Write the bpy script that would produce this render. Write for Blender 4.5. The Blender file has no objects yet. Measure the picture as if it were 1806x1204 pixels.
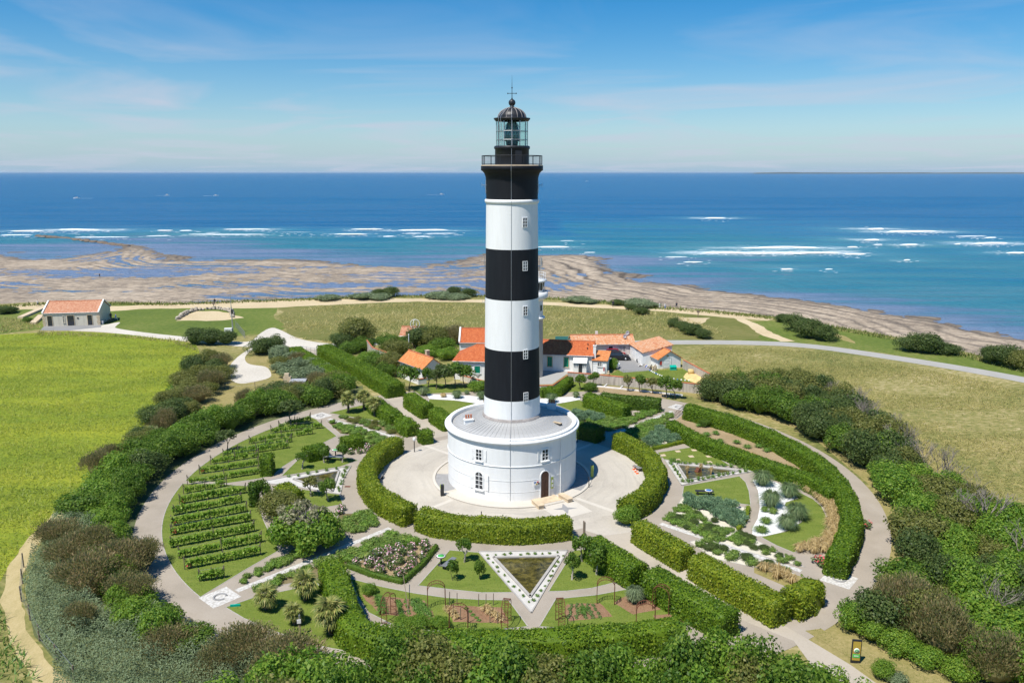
import bpy, math, random
import numpy as np
from mathutils import Vector, Matrix
random.seed(7)
RNG = np.random.default_rng(11)
SC = bpy.context.scene
COL = SC.collection
rad = math.radians

# ------------------------------------------------------------------ camera, sky, sun, exposure
H = 35.0                       # the drone hovers level with the gallery
F, CX, CY, PITCH = 1404.0, 903.0, 602.0, rad(12.02)
cam_d = bpy.data.cameras.new('camera')
cam_d.sensor_width = 36.0
cam_d.lens = F * 36.0 / 1806.0
cam_d.clip_start, cam_d.clip_end = 0.5, 120000.0
cam = bpy.data.objects.new('camera', cam_d)
cam.location = (0, 0, H)
cam.rotation_euler = (math.pi / 2 - PITCH, 0, 0)
COL.objects.link(cam)
SC.camera = cam

SUN_EL, SUN_DIR = rad(61), Vector((-0.70, -0.71, 0)).normalized()
world = bpy.data.worlds.new('World')
SC.world = world
world.use_nodes = True
wn, wl = world.node_tree.nodes, world.node_tree.links
wn.clear()
w_out = wn.new('ShaderNodeOutputWorld')
w_bg = wn.new('ShaderNodeBackground')
w_bg.inputs['Strength'].default_value = 0.086
w_sky = wn.new('ShaderNodeTexSky')
w_sky.sky_type = 'NISHITA'
w_sky.sun_disc = False
w_sky.sun_elevation = SUN_EL
w_sky.sun_rotation = math.atan2(SUN_DIR.x, SUN_DIR.y)
w_sky.altitude = 0
w_sky.air_density, w_sky.dust_density, w_sky.ozone_density = 1.0, 0.0, 4.5
# thin cirrus veil: streaky noise laid on a plane high above (direction / height)
w_tc = wn.new('ShaderNodeTexCoord')
w_sep = wn.new('ShaderNodeSeparateXYZ')
wl.new(w_tc.outputs['Generated'], w_sep.inputs[0])
def wmath(op, a, b=None, c=None):
    n = wn.new('ShaderNodeMath'); n.operation = op
    for i, v in enumerate((a, b, c)):
        if v is None: continue
        if isinstance(v, (int, float)): n.inputs[i].default_value = v
        else: wl.new(v, n.inputs[i])
    return n.outputs[0]
w_h = wmath('MAXIMUM', wmath('ADD', w_sep.outputs['Z'], 0.05), 0.02)
w_cx = wmath('DIVIDE', w_sep.outputs['X'], w_h)
w_cy = wmath('DIVIDE', w_sep.outputs['Y'], w_h)
w_cmb = wn.new('ShaderNodeCombineXYZ')
wl.new(wmath('ADD', wmath('MULTIPLY', w_cx, 0.55), wmath('MULTIPLY', w_cy, 0.12)), w_cmb.inputs[0])
wl.new(wmath('MULTIPLY', w_cy, 0.55), w_cmb.inputs[1])
w_n1 = wn.new('ShaderNodeTexNoise')
w_n1.inputs['Scale'].default_value = 0.8
w_n1.inputs['Detail'].default_value = 9
w_n1.inputs['Roughness'].default_value = 0.52
w_n1.inputs['Distortion'].default_value = 1.3
wl.new(w_cmb.outputs[0], w_n1.inputs['Vector'])
w_r = wn.new('ShaderNodeValToRGB')
w_r.color_ramp.elements[0].position, w_r.color_ramp.elements[1].position = 0.46, 0.80
wl.new(w_n1.outputs['Fac'], w_r.inputs[0])
w_mix = wn.new('ShaderNodeMixRGB')
w_mix.inputs['Color2'].default_value = (5.0, 5.4, 6.5, 1)
wl.new(wmath('MULTIPLY', w_r.outputs[0], wmath('MAXIMUM', wmath('SUBTRACT', 1.1, wmath('MULTIPLY', w_sep.outputs['Z'], 4.2)), 0.2)), w_mix.inputs['Fac'])
w_hs = wn.new('ShaderNodeHueSaturation')
w_hs.inputs['Saturation'].default_value = 1.5
w_hs.inputs['Value'].default_value = 1.0
wl.new(w_sky.outputs[0], w_hs.inputs['Color'])
# the pale marine haze that lies all round the horizon
w_hz = wn.new('ShaderNodeMixRGB')
w_hz.inputs['Color2'].default_value = (2.7, 4.3, 6.0, 1)
wl.new(wmath('MULTIPLY', wmath('POWER', 2.718, wmath('MULTIPLY', wmath('MAXIMUM', w_sep.outputs['Z'], 0.0), -15.0)), 0.92), w_hz.inputs['Fac'])
wl.new(w_hs.outputs[0], w_hz.inputs['Color1'])
wl.new(w_hz.outputs[0], w_mix.inputs['Color1'])
wl.new(w_mix.outputs[0], w_bg.inputs['Color'])
wl.new(w_bg.outputs[0], w_out.inputs['Surface'])

sun_d = bpy.data.lights.new('sun', 'SUN')
sun_d.energy = 4.6
sun_d.angle = rad(0.53)
sun_d.color = (1.0, 0.955, 0.88)
sun = bpy.data.objects.new('sun', sun_d)
to_sun = Vector((SUN_DIR.x * math.cos(SUN_EL), SUN_DIR.y * math.cos(SUN_EL), math.sin(SUN_EL)))
sun.rotation_euler = to_sun.to_track_quat('Z', 'Y').to_euler()
sun.location = (-60, -20, 120)
COL.objects.link(sun)
vs = SC.view_settings
vs.view_transform, vs.look, vs.exposure, vs.gamma = 'Standard', 'None', 0.42, 1.0
vs.use_curve_mapping = False
SC.cycles.max_bounces = 6
SC.cycles.transparent_max_bounces = 8
SC.cycles.use_denoising = True

# ------------------------------------------------------------------ ground points, helpers
TX, TY = 0.0, 88.4             # axis of the lighthouse
def P(px, py, z=0.0):
    """world x, y of the point at height z that lies at a position measured in the survey photograph"""
    d = PITCH + math.atan((py - CY) / F)
    y = (H - z) / math.tan(d)
    dep = y * math.cos(PITCH) + (H - z) * math.sin(PITCH)
    return ((px - CX) / F * dep, y)
def PP(pts, z=0.0): return [P(a, b, z) for a, b in pts]
def polar(r, a):
    return (TX + r * math.cos(rad(a)), TY + r * math.sin(rad(a)))
def arc(r, a0, a1, n=24):
    return [polar(r, a0 + (a1 - a0) * i / n) for i in range(n + 1)]
def resample(pts, step):
    out = [Vector(pts[0])]
    for a, b in zip(pts[:-1], pts[1:]):
        a, b = Vector(a), Vector(b)
        n = max(1, int(round((b - a).length / step)))
        for i in range(1, n + 1): out.append(a.lerp(b, i / n))
    return out
def smooth_line(pts, it=2):
    pts = [Vector(p) for p in pts]
    for _ in range(it):
        q = [pts[0]]
        for a, b in zip(pts[:-1], pts[1:]):
            q += [a.lerp(b, .25), a.lerp(b, .75)]
        q.append(pts[-1]); pts = q
    return pts
def in_poly(x, y, poly):
    c = False; n = len(poly); j = n - 1
    for i in range(n):
        xi, yi = poly[i][0], poly[i][1]; xj, yj = poly[j][0], poly[j][1]
        if (yi > y) != (yj > y) and x < (xj - xi) * (y - yi) / (yj - yi) + xi: c = not c
        j = i
    return c

def tag(o, label=None, cat=None, group=None, kind=None):
    if label: o['label'] = label
    if cat: o['category'] = cat
    if group: o['group'] = group
    if kind: o['kind'] = kind
    return o
def thing(name, label, cat, loc=(0, 0, 0), rotz=0.0, group=None):
    o = bpy.data.objects.new(name, None)
    o.empty_display_size = 0.3
    o.location = loc; o.rotation_euler = (0, 0, rotz)
    COL.objects.link(o)
    return tag(o, label, cat, group)
def place(name, mesh, parent=None, loc=(0, 0, 0), rot=(0, 0, 0), scale=(1, 1, 1)):
    o = bpy.data.objects.new(name, mesh)
    o.location, o.rotation_euler, o.scale = loc, rot, scale
    COL.objects.link(o)
    if parent is not None: o.parent = parent
    return o
KIDS = {}
def copy_tree(o, parent=None):
    c = o.copy(); COL.objects.link(c)
    if parent is not None: c.parent = parent
    for ch in o.children: copy_tree(ch, c)
    return c

class MB:
    """collects simple solids and links them as one mesh object"""
    def __init__(s): s.v, s.f, s.m, s.sm = [], [], [], []
    def add(s, v, f, m=0, smooth=False):
        b = len(s.v); s.v += [tuple(p) for p in v]
        for q in f: s.f.append(tuple(i + b for i in q)); s.m.append(m); s.sm.append(smooth)
        return s
    def box(s, c, d, rz=0.0, m=0, M=None):
        hx, hy, hz = d[0] / 2, d[1] / 2, d[2] / 2
        cs, sn = math.cos(rz), math.sin(rz)
        v = []
        for z in (-hz, hz):
            for x, y in ((-hx, -hy), (hx, -hy), (hx, hy), (-hx, hy)):
                p = (c[0] + x * cs - y * sn, c[1] + x * sn + y * cs, c[2] + z)
                v.append(M @ Vector(p) if M else p)
        return s.add(v, [(3, 2, 1, 0), (4, 5, 6, 7), (0, 1, 5, 4), (1, 2, 6, 5), (2, 3, 7, 6), (3, 0, 4, 7)], m)
    def tube(s, p0, p1, r0, r1=None, n=8, m=0, cap=True, smooth=True):
        r1 = r0 if r1 is None else r1
        p0, p1 = Vector(p0), Vector(p1)
        d = (p1 - p0)
        if d.length < 1e-6: return s
        d.normalize()
        a = d.orthogonal().normalized(); b = d.cross(a)
        v = [p0 + (a * math.cos(t) + b * math.sin(t)) * r0 for t in (2 * math.pi * i / n for i in range(n))]
        v += [p1 + (a * math.cos(t) + b * math.sin(t)) * r1 for t in (2 * math.pi * i / n for i in range(n))]
        f = [(i, (i + 1) % n, n + (i + 1) % n, n + i) for i in range(n)]
        s.add(v, f, m, smooth)
        if cap: s.add(v, [tuple(reversed(range(n))), tuple(range(n, 2 * n))], m)
        return s
    def path(s, pts, r, n=6, m=0):
        for a, b in zip(pts[:-1], pts[1:]): s.tube(a, b, r, r, n, m, cap=True)
        return s
    def lathe(s, prof, n=64, m=0, c=(0, 0, 0), a0=0.0, a1=360.0, smooth=True):
        full = abs(a1 - a0) >= 359.9
        k = n if full else n + 1
        v = []
        for r, z in prof:
            for i in range(k):
                t = rad(a0 + (a1 - a0) * i / n)
                v.append((c[0] + r * math.cos(t), c[1] + r * math.sin(t), c[2] + z))
        f = []
        for j in range(len(prof) - 1):
            for i in range(n):
                a, b = j * k + i, j * k + (i + 1) % k
                f.append((a, b, b + k, a + k))
        return s.add(v, f, m, smooth)
    def prism(s, poly, z0, z1, m=0):
        n = len(poly)
        ar = sum(poly[i][0] * poly[(i + 1) % n][1] - poly[(i + 1) % n][0] * poly[i][1] for i in range(n))
        if ar < 0: poly = list(reversed(poly))
        v = [(p[0], p[1], z0) for p in poly] + [(p[0], p[1], z1) for p in poly]
        f = [tuple(reversed(range(n))), tuple(range(n, 2 * n))]
        f += [(i, (i + 1) % n, n + (i + 1) % n, n + i) for i in range(n)]
        return s.add(v, f, m)
    def blob(s, c, r, m=0, seg=8, rings=5, squash=(1, 1, 1), jit=0.0):
        v = [(c[0], c[1], c[2] + r * squash[2])]
        for j in range(1, rings):
            t = math.pi * j / rings
            for i in range(seg):
                u = 2 * math.pi * i / seg
                q = r * (1 + random.uniform(-jit, jit))
                v.append((c[0] + q * squash[0] * math.sin(t) * math.cos(u), c[1] + q * squash[1] * math.sin(t) * math.sin(u), c[2] + q * squash[2] * math.cos(t)))
        v.append((c[0], c[1], c[2] - r * squash[2]))
        f = [(0, 1 + i, 1 + (i + 1) % seg) for i in range(seg)]
        for j in range(rings - 2):
            for i in range(seg):
                a, b = 1 + j * seg + i, 1 + j * seg + (i + 1) % seg
                f.append((a, a + seg, b + seg, b))
        e = len(v) - 1; q = 1 + (rings - 2) * seg
        f += [(e, q + (i + 1) % seg, q + i) for i in range(seg)]
        return s.add(v, f, m, True)
    def mesh(s, name, mats, shift=(0, 0, 0)):
        me = bpy.data.meshes.new(name)
        me.from_pydata([(x - shift[0], y - shift[1], z - shift[2]) for x, y, z in s.v], [], s.f)
        if not isinstance(mats, (list, tuple)): mats = [mats]
        for q in mats: me.materials.append(M[q])
        me.polygons.foreach_set('material_index', s.m)
        me.polygons.foreach_set('use_smooth', s.sm)
        me.update()
        return me
    def build(s, name, mats, parent=None):
        """world coordinates in, one object out; its origin sits at its own base (or its parent's)"""
        if parent is not None:
            sh = tuple(parent.location)
            return place(name, s.mesh(name, mats, sh), parent)
        xs = [p[0] for p in s.v]; ys = [p[1] for p in s.v]; zs = [p[2] for p in s.v]
        sh = ((min(xs) + max(xs)) / 2, (min(ys) + max(ys)) / 2, min(zs))
        return place(name, s.mesh(name, mats, sh), None, sh)
    def local(s, name, mats, parent, loc=(0, 0, 0), rot=(0, 0, 0)):
        """coordinates already local to the parent"""
        return place(name, s.mesh(name, mats), parent, loc, rot)

def np_mesh(name, verts, quads, mat, shift=(0, 0, 0), smooth=False, attrs=None):
    me = bpy.data.meshes.new(name)
    verts = np.asarray(verts, dtype=np.float64) - np.asarray(shift)
    k = quads.shape[1]
    me.vertices.add(len(verts)); me.loops.add(quads.size); me.polygons.add(len(quads))
    me.vertices.foreach_set('co', verts.astype(np.float32).ravel())
    me.loops.foreach_set('vertex_index', quads.astype(np.int32).ravel())
    me.polygons.foreach_set('loop_start', np.arange(0, quads.size, k, dtype=np.int32))
    if smooth: me.polygons.foreach_set('use_smooth', np.ones(len(quads), dtype=bool))
    for mm in (mat if isinstance(mat, (list, tuple)) else [mat]): me.materials.append(M[mm])
    if attrs:
        for an, av in attrs.items():
            a = me.attributes.new(an, 'FLOAT', 'POINT'); a.data.foreach_set('value', av.astype(np.float32).ravel())
    me.update(calc_edges=True)
    return me

# value noise on numpy arrays
_LAT = np.random.default_rng(5).random((256, 256))
def vnoise(x, y):
    xi, yi = np.floor(x).astype(int), np.floor(y).astype(int)
    fx, fy = x - xi, y - yi
    fx, fy = fx * fx * (3 - 2 * fx), fy * fy * (3 - 2 * fy)
    g = lambda a, b: _LAT[a % 256, b % 256]
    return (g(xi, yi) * (1 - fx) + g(xi + 1, yi) * fx) * (1 - fy) + (g(xi, yi + 1) * (1 - fx) + g(xi + 1, yi + 1) * fx) * fy
def fbm(x, y, o=4):
    s, a, t = 0, 1.0, 0
    for i in range(o):
        s = s + a * vnoise(x * 2 ** i + 17 * i, y * 2 ** i + 31 * i); t += a; a *= .5
    return s / t
# ------------------------------------------------------------------ materials
M = {}
class NT:
    def __init__(s, name):
        m = bpy.data.materials.new(name); m.use_nodes = True
        s.m, s.n, s.l = m, m.node_tree.nodes, m.node_tree.links
        s.n.clear(); s.out = s.n.new('ShaderNodeOutputMaterial'); M[name] = m
    def new(s, t, **kw):
        q = s.n.new(t)
        for k, v in kw.items(): setattr(q, k, v)
        return q
    def pos(s, scale=(1, 1, 1), rot=(0, 0, 0), obj=False):
        if obj:
            g = s.new('ShaderNodeTexCoord').outputs['Object']
        else:
            g = s.new('ShaderNodeNewGeometry').outputs['Position']
        mp = s.new('ShaderNodeMapping')
        mp.inputs['Scale'].default_value = scale; mp.inputs['Rotation'].default_value = rot
        s.l.new(g, mp.inputs['Vector'])
        return mp.outputs[0]
    def noise(s, vec, scale, detail=5, rough=.55, dist=0.0):
        q = s.new('ShaderNodeTexNoise')
        q.inputs['Scale'].default_value = scale; q.inputs['Detail'].default_value = detail
        q.inputs['Roughness'].default_value = rough; q.inputs['Distortion'].default_value = dist
        s.l.new(vec, q.inputs['Vector'])
        return q.outputs['Fac']
    def ramp(s, fac, stops):
        q = s.new('ShaderNodeValToRGB'); e = q.color_ramp.elements
        while len(e) < len(stops): e.new(.5)
        for el, (p, c) in zip(e, stops):
            el.position = p; el.color = (*c, 1) if len(c) == 3 else c
        s.l.new(fac, q.inputs[0])
        return q.outputs[0]
    def mix(s, fac, a, b, mode='MIX'):
        q = s.new('ShaderNodeMixRGB', blend_type=mode)
        for i, v in enumerate((fac, a, b)):
            if isinstance(v, (int, float)): q.inputs[i].default_value = v
            elif isinstance(v, tuple): q.inputs[i].default_value = (*v, 1)
            else: s.l.new(v, q.inputs[i])
        return q.outputs[0]
    def math(s, op, a, b=None):
        q = s.new('ShaderNodeMath', operation=op)
        for i, v in enumerate((a, b)):
            if v is None: continue
            if isinstance(v, (int, float)): q.inputs[i].default_value = v
            else: s.l.new(v, q.inputs[i])
        return q.outputs[0]
    def bump(s, h, strength=.3, dist=.05):
        q = s.new('ShaderNodeBump')
        q.inputs['Strength'].default_value = strength; q.inputs['Distance'].default_value = dist
        s.l.new(h, q.inputs['Height'])
        return q.outputs[0]
    def bsdf(s, col, rough=.8, normal=None, spec=.3, metal=0.0, **kw):
        q = s.new('ShaderNodeBsdfPrincipled')
        if isinstance(col, tuple): q.inputs['Base Color'].default_value = (*col, 1)
        else: s.l.new(col, q.inputs['Base Color'])
        if isinstance(rough, (int, float)): q.inputs['Roughness'].default_value = rough
        else: s.l.new(rough, q.inputs['Roughness'])
        q.inputs['Specular IOR Level'].default_value = spec
        q.inputs['Metallic'].default_value = metal
        for k, v in kw.items(): q.inputs[k].default_value = v
        if normal is not None: s.l.new(normal, q.inputs['Normal'])
        s.l.new(q.outputs[0], s.out.inputs['Surface'])
        return q

def plain(name, col, rough=.6, spec=.3, metal=0.0, var=.12, scale=1.5, bump=.0, obj=True):
    t = NT(name); p = t.pos(obj=obj)
    n = t.noise(p, scale, 6)
    c0 = tuple(c * (1 - var) for c in col); c1 = tuple(min(1, c * (1 + var)) for c in col)
    c = t.ramp(n, [(.3, c0), (.7, c1)])
    t.bsdf(c, rough, t.bump(t.noise(p, scale * 8, 4), bump, .02) if bump else None, spec, metal)
def ground_mat(name, stops, scale=.25, fine=3.0, bump=.35, rough=.95, stretch=(1, 1, 1), rot=0.0, bd=.08, fine_amt=.55):
    t = NT(name); p = t.pos(stretch, (0, 0, rot))
    big = t.noise(p, scale, 6, .6, .4); fi = t.noise(p, fine, 6, .65)
    f = t.math('ADD', t.math('MULTIPLY', big, 1 - fine_amt), t.math('MULTIPLY', fi, fine_amt))
    c = t.ramp(f, stops)
    t.bsdf(c, rough, t.bump(fi, bump, bd), .15)
def leaf_mat(name, stops, trans=.36, rough=.5, spec=.3, patch=.35, gain=1.3, ns=.45):
    stops = [(p, tuple(min(.9, k * gain) for k in c)) for p, c in stops]
    t = NT(name)
    g = t.new('ShaderNodeNewGeometry')
    oi = t.new('ShaderNodeObjectInfo')
    n = t.noise(t.pos((1, 1.8, 1)) if ns < .3 else t.pos(), ns, 4, .6)
    f = t.math('ADD', t.math('MULTIPLY', g.outputs['Random Per Island'], 1 - patch),
               t.math('MULTIPLY', t.math('ADD', t.math('MULTIPLY', n, .75), t.math('MULTIPLY', oi.outputs['Random'], .25)), patch))
    c = t.ramp(f, stops)
    q = t.bsdf(c, rough, None, spec)
    tr = t.new('ShaderNodeBsdfTranslucent'); t.l.new(c, tr.inputs['Color'])
    mx = t.new('ShaderNodeMixShader'); mx.inputs[0].default_value = trans
    t.l.new(q.outputs[0], mx.inputs[1]); t.l.new(tr.outputs[0], mx.inputs[2])
    t.l.new(mx.outputs[0], t.out.inputs['Surface'])

# painted render of the lighthouse, faint streaks and courses
def render_wall(name, col, dirt, amt=.25):
    t = NT(name); p = t.pos((1, 1, .12), obj=True); p2 = t.pos(obj=True)
    st = t.ramp(t.noise(p, 2.6, 6, .6), [(.42, (0, 0, 0)), (.8, (amt, amt, amt))])
    c = t.mix(st, col, dirt)
    pz = t.pos((.6, .6, 3.2), obj=True)
    h = t.math('ADD', t.noise(pz, 2.2, 4), t.noise(p2, 9, 3))
    t.bsdf(c, .62, t.bump(h, .22, .03), .3)
render_wall('white_render', (.80, .80, .78), (.58, .56, .50))
render_wall('black_render', (.006, .007, .010), (.014, .016, .02), .6)
render_wall('house_white', (.78, .78, .76), (.52, .49, .43), .35)
render_wall('house_pink', (.68, .61, .57), (.5, .44, .4), .35)
render_wall('hut_cream', (.62, .57, .46), (.36, .32, .25), .55)
render_wall('garden_wall', (.50, .45, .39), (.17, .15, .13), .85)
render_wall('tower_stone', (.48, .44, .38), (.3, .27, .23), .6)
plain('white_paint', (.8, .8, .78), .5)
plain('black_iron', (.02, .021, .024), .45, .4)
plain('dark_metal', (.035, .035, .038), .5)
plain('grey_metal', (.42, .43, .44), .4, metal=.6)
plain('zinc', (.40, .40, .39), .5, .3, metal=.1, var=.16, scale=.9)
plain('zinc_worn', (.30, .27, .25), .6, var=.3, scale=2)
plain('terracotta', (.44, .15, .075), .8)
plain('glass_dark', (.03, .035, .042), .06, .6)
plain('wood_door', (.075, .038, .024), .5, var=.3, scale=4)
plain('sandstone', (.55, .44, .30), .85, var=.16, bump=.3)
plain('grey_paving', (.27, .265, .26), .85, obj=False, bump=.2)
plain('green_paint', (.0, .20, .12), .45)
plain('sign_green', (.34, .42, .09), .5)
plain('sign_gold', (.42, .30, .05), .5)
plain('sign_bright', (.08, .45, .10), .5)
plain('sign_blue', (.06, .18, .45), .5)
plain('red_paint', (.5, .05, .04), .5)
plain('orange_plastic', (.75, .14, .03), .45)
plain('teal_plastic', (.0, .36, .27), .4)
plain('screen_cloth', (.05, .2, .2), .8)
plain('rust', (.14, .05, .027), .8, var=.4, scale=6)
plain('post_wood', (.19, .15, .11), .9, var=.3, scale=5)
plain('bark', (.16, .125, .095), .95, var=.35, scale=5, bump=.6)
plain('pale_bark', (.38, .34, .28), .9, var=.25, scale=5, bump=.5)
plain('dead_wood', (.23, .20, .165), .95, var=.3, scale=5)
plain('straw', (.62, .46, .2), .95, var=.2, scale=2, bump=.6)
plain('skin', (.5, .3, .22), .6)
plain('cloth_white', (.75, .74, .72), .8)
plain('cloth_dark', (.03, .035, .05), .8)
plain('cloth_red', (.4, .04, .05), .8)
plain('cloth_blue', (.08, .14, .4), .8)
plain('tyre', (.015, .015, .016), .8)
plain('car_black', (.012, .013, .016), .18, .6, var=.02)
plain('car_red', (.32, .012, .018), .18, .6, var=.02)
plain('car_white', (.75, .75, .75), .2, .6, var=.02)
plain('lamp_red', (.45, .02, .02), .25)
plain('rock', (.40, .35, .28), .95, var=.3, scale=1.5, bump=.8, obj=False)
plain('pond_kerb', (.38, .36, .33), .9, var=.12, obj=False)
plain('white_stone', (.72, .71, .68), .9, var=.12, bump=.5, obj=False)
plain('slate_table', (.1, .105, .11), .4)
plain('boat_white', (.8, .8, .8), .3)
plain('hull_blue', (.05, .12, .25), .3)
plain('tarp_grey', (.35, .36, .38), .6)
# lens glass
t = NT('lens_glass'); q = t.bsdf((.30, .42, .40), .08, None, .6); q.inputs['Transmission Weight'].default_value = .35
t = NT('pane_glass')
g1 = t.new('ShaderNodeBsdfGlossy'); g1.inputs['Roughness'].default_value = .02
g2 = t.new('ShaderNodeBsdfTransparent'); g2.inputs['Color'].default_value = (.86, .93, .92, 1)
lw = t.new('ShaderNodeLayerWeight'); lw.inputs['Blend'].default_value = .12
mx = t.new('ShaderNodeMixShader'); t.l.new(t.math('MULTIPLY', lw.outputs['Facing'], .35), mx.inputs[0])
t.l.new(g2.outputs[0], mx.inputs[1]); t.l.new(g1.outputs[0], mx.inputs[2]); t.l.new(mx.outputs[0], t.out.inputs['Surface'])

# clay tile roofs: courses along the slope, channels across, patchy firing colours
def roof_mat(name, stops, chan=.0):
    t = NT(name)
    tc = t.new('ShaderNodeTexCoord').outputs['UV']
    br = t.new('ShaderNodeTexBrick')
    br.inputs['Scale'].default_value = 1.0
    br.inputs['Brick Width'].default_value = .24; br.inputs['Row Height'].default_value = .34
    br.inputs['Mortar Size'].default_value = .018
    br.inputs['Color1'].default_value = (0, 0, 0, 1); br.inputs['Color2'].default_value = (1, 1, 1, 1)
    br.inputs['Mortar'].default_value = (.1, .1, .1, 1)
    t.l.new(tc, br.inputs['Vector'])
    mp = t.new('ShaderNodeMapping'); mp.inputs['Scale'].default_value = (1.6, .5, 1); t.l.new(tc, mp.inputs['Vector'])
    n = t.noise(mp.outputs[0], 1.3, 6, .6)
    f = t.math('ADD', t.math('MULTIPLY', br.outputs['Color'], .45), t.math('MULTIPLY', n, .6))
    c = t.mix(t.math('MULTIPLY', br.outputs['Fac'], .55), t.ramp(f, stops), (.1, .035, .02))
    wv = t.new('ShaderNodeTexWave', bands_direction='X')
    wv.inputs['Scale'].default_value = 1.3; t.l.new(tc, wv.inputs['Vector'])
    hh = t.math('SUBTRACT', t.math('MULTIPLY', wv.outputs['Fac'], .6), br.outputs['Fac'])
    t.bsdf(c, .8, t.bump(hh, .6, .05), .2)
roof_mat('tiles_red', [(.1, (.40, .085, .03)), (.5, (.52, .135, .045)), (.9, (.60, .19, .07))])
roof_mat('tiles_orange', [(.1, (.52, .16, .05)), (.5, (.64, .24, .08)), (.9, (.70, .34, .14))])
roof_mat('tiles_pale', [(.1, (.46, .16, .07)), (.45, (.62, .29, .14)), (.7, (.64, .42, .27)), (.95, (.6, .5, .38))])
roof_mat('tiles_pinkish', [(.1, (.40, .15, .08)), (.5, (.56, .27, .16)), (.9, (.62, .38, .25))])

# ground surfaces
ground_mat('meadow', [(.38, (.10, .12, .032)), (.46, (.18, .18, .055)), (.54, (.27, .235, .09)), (.62, (.42, .35, .19))], .035, .9, .6, stretch=(1, 1.6, 1), rot=.3, bd=.25)
ground_mat('coast_turf', [(.3, (.06, .10, .018)), (.5, (.12, .16, .03)), (.72, (.24, .22, .08))], .05, 1.1, .5, bd=.15)
ground_mat('crop', [(.36, (.11, .165, .018)), (.47, (.185, .235, .022)), (.56, (.255, .285, .026)), (.68, (.33, .34, .035))], .045, 1.4, .6, stretch=(.7, 2.4, 1), rot=-.5, bd=.3)
ground_mat('lawn', [(.3, (.08, .125, .018)), (.5, (.135, .18, .03)), (.66, (.2, .22, .05)), (.8, (.31, .26, .11))], .35, 5.0, .45, stretch=(1, 3, 1), rot=.8, bd=.03)
ground_mat('dry_grass', [(.3, (.14, .15, .035)), (.5, (.26, .22, .085)), (.75, (.42, .33, .16))], .2, 3.0, .4)
ground_mat('mown_strip', [(.3, (.28, .24, .1)), (.5, (.42, .34, .17)), (.75, (.52, .43, .25))], .3, 3.5, .4, stretch=(3, 1, 1))
ground_mat('path_stone', [(.3, (.27, .235, .185)), (.5, (.335, .29, .235)), (.72, (.39, .345, .285))], .25, 8, .15, bd=.02, fine_amt=.35)
ground_mat('plaza_stone', [(.32, (.31, .28, .235)), (.43, (.42, .38, .32)), (.58, (.49, .445, .375)), (.75, (.53, .485, .415))], .14, 3, .12, bd=.02, fine_amt=.3)
ground_mat('road_stone', [(.3, (.33, .29, .23)), (.5, (.41, .36, .29)), (.72, (.46, .41, .34))], .2, 5, .15, bd=.02, fine_amt=.35)
ground_mat('apron_stone', [(.3, (.48, .44, .375)), (.7, (.58, .54, .47))], .4, 9, .2, bd=.02)
ground_mat('white_gravel', [(.3, (.6, .6, .58)), (.5, (.74, .74, .72)), (.7, (.82, .82, .81))], 1.2, 14, .6, bd=.05)
ground_mat('track_gravel', [(.3, (.40, .365, .30)), (.5, (.54, .50, .43)), (.7, (.62, .58, .51))], .12, 2.5, .25, bd=.04)
ground_mat('sand_path', [(.3, (.38, .30, .17)), (.5, (.52, .42, .26)), (.75, (.62, .52, .35))], .1, 2, .3, bd=.05)
ground_mat('asphalt_old', [(.3, (.20, .2, .195)), (.7, (.29, .285, .28))], .3, 8, .2)
ground_mat('road_pale', [(.3, (.30, .29, .265)), (.7, (.40, .39, .36))], .3, 5, .2)
ground_mat('soil', [(.3, (.17, .095, .055)), (.5, (.25, .145, .085)), (.75, (.32, .2, .13))], .5, 6, .7, bd=.06)
ground_mat('dry_soil', [(.3, (.2, .16, .08)), (.5, (.31, .23, .13)), (.75, (.4, .31, .2))], .35, 4, .6, bd=.06)
ground_mat('scrub_soil', [(.3, (.1, .09, .04)), (.5, (.17, .14, .07)), (.75, (.26, .21, .12))], .3, 3, .5)
ground_mat('scrub_green', [(.3, (.06, .075, .03)), (.5, (.1, .12, .05)), (.75, (.17, .17, .08))], .3, 3, .5)
ground_mat('bed_gravel', [(.3, (.5, .46, .36)), (.7, (.66, .62, .52))], .6, 9, .4)
ground_mat('pond_gravel', [(.3, (.40, .385, .35)), (.5, (.52, .5, .46)), (.7, (.62, .6, .56))], 1.2, 14, .6, bd=.05)
ground_mat('meadow_green', [(.34, (.085, .105, .022)), (.47, (.135, .145, .038)), (.58, (.19, .175, .06)), (.72, (.28, .23, .1))], .03, .8, .6, stretch=(.6, 1.6, 1), bd=.25)
# tyre scuffs and sweeps circling the tower, over the plain paving of the plaza
t = NT('plaza_worn'); p = t.pos()
sb = t.new('ShaderNodeVectorMath', operation='SUBTRACT'); t.l.new(p, sb.inputs[0]); sb.inputs[1].default_value = (TX, TY, 0)
ln = t.new('ShaderNodeVectorMath', operation='LENGTH'); t.l.new(sb.outputs[0], ln.inputs[0])
n0 = t.noise(p, .16, 4, .6); cb = t.new('ShaderNodeCombineXYZ')
t.l.new(t.math('ADD', t.math('MULTIPLY', ln.outputs['Value'], 1.5), t.math('MULTIPLY', n0, 5)), cb.inputs[0]); t.l.new(n0, cb.inputs[1])
sw = t.noise(cb.outputs[0], 1.0, 5, .65); fi = t.noise(p, 5, 6, .7)
base = t.ramp(t.math('ADD', t.math('MULTIPLY', n0, .6), t.math('MULTIPLY', fi, .4)), [(.34, (.36, .325, .275)), (.5, (.455, .415, .35)), (.68, (.52, .48, .41))])
k = t.math('MULTIPLY', t.ramp(sw, [(.48, (0, 0, 0)), (.66, (1, 1, 1))]), t.ramp(t.noise(p, .1, 3), [(.42, (0, 0, 0)), (.62, (.55, .55, .55))]))
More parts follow.
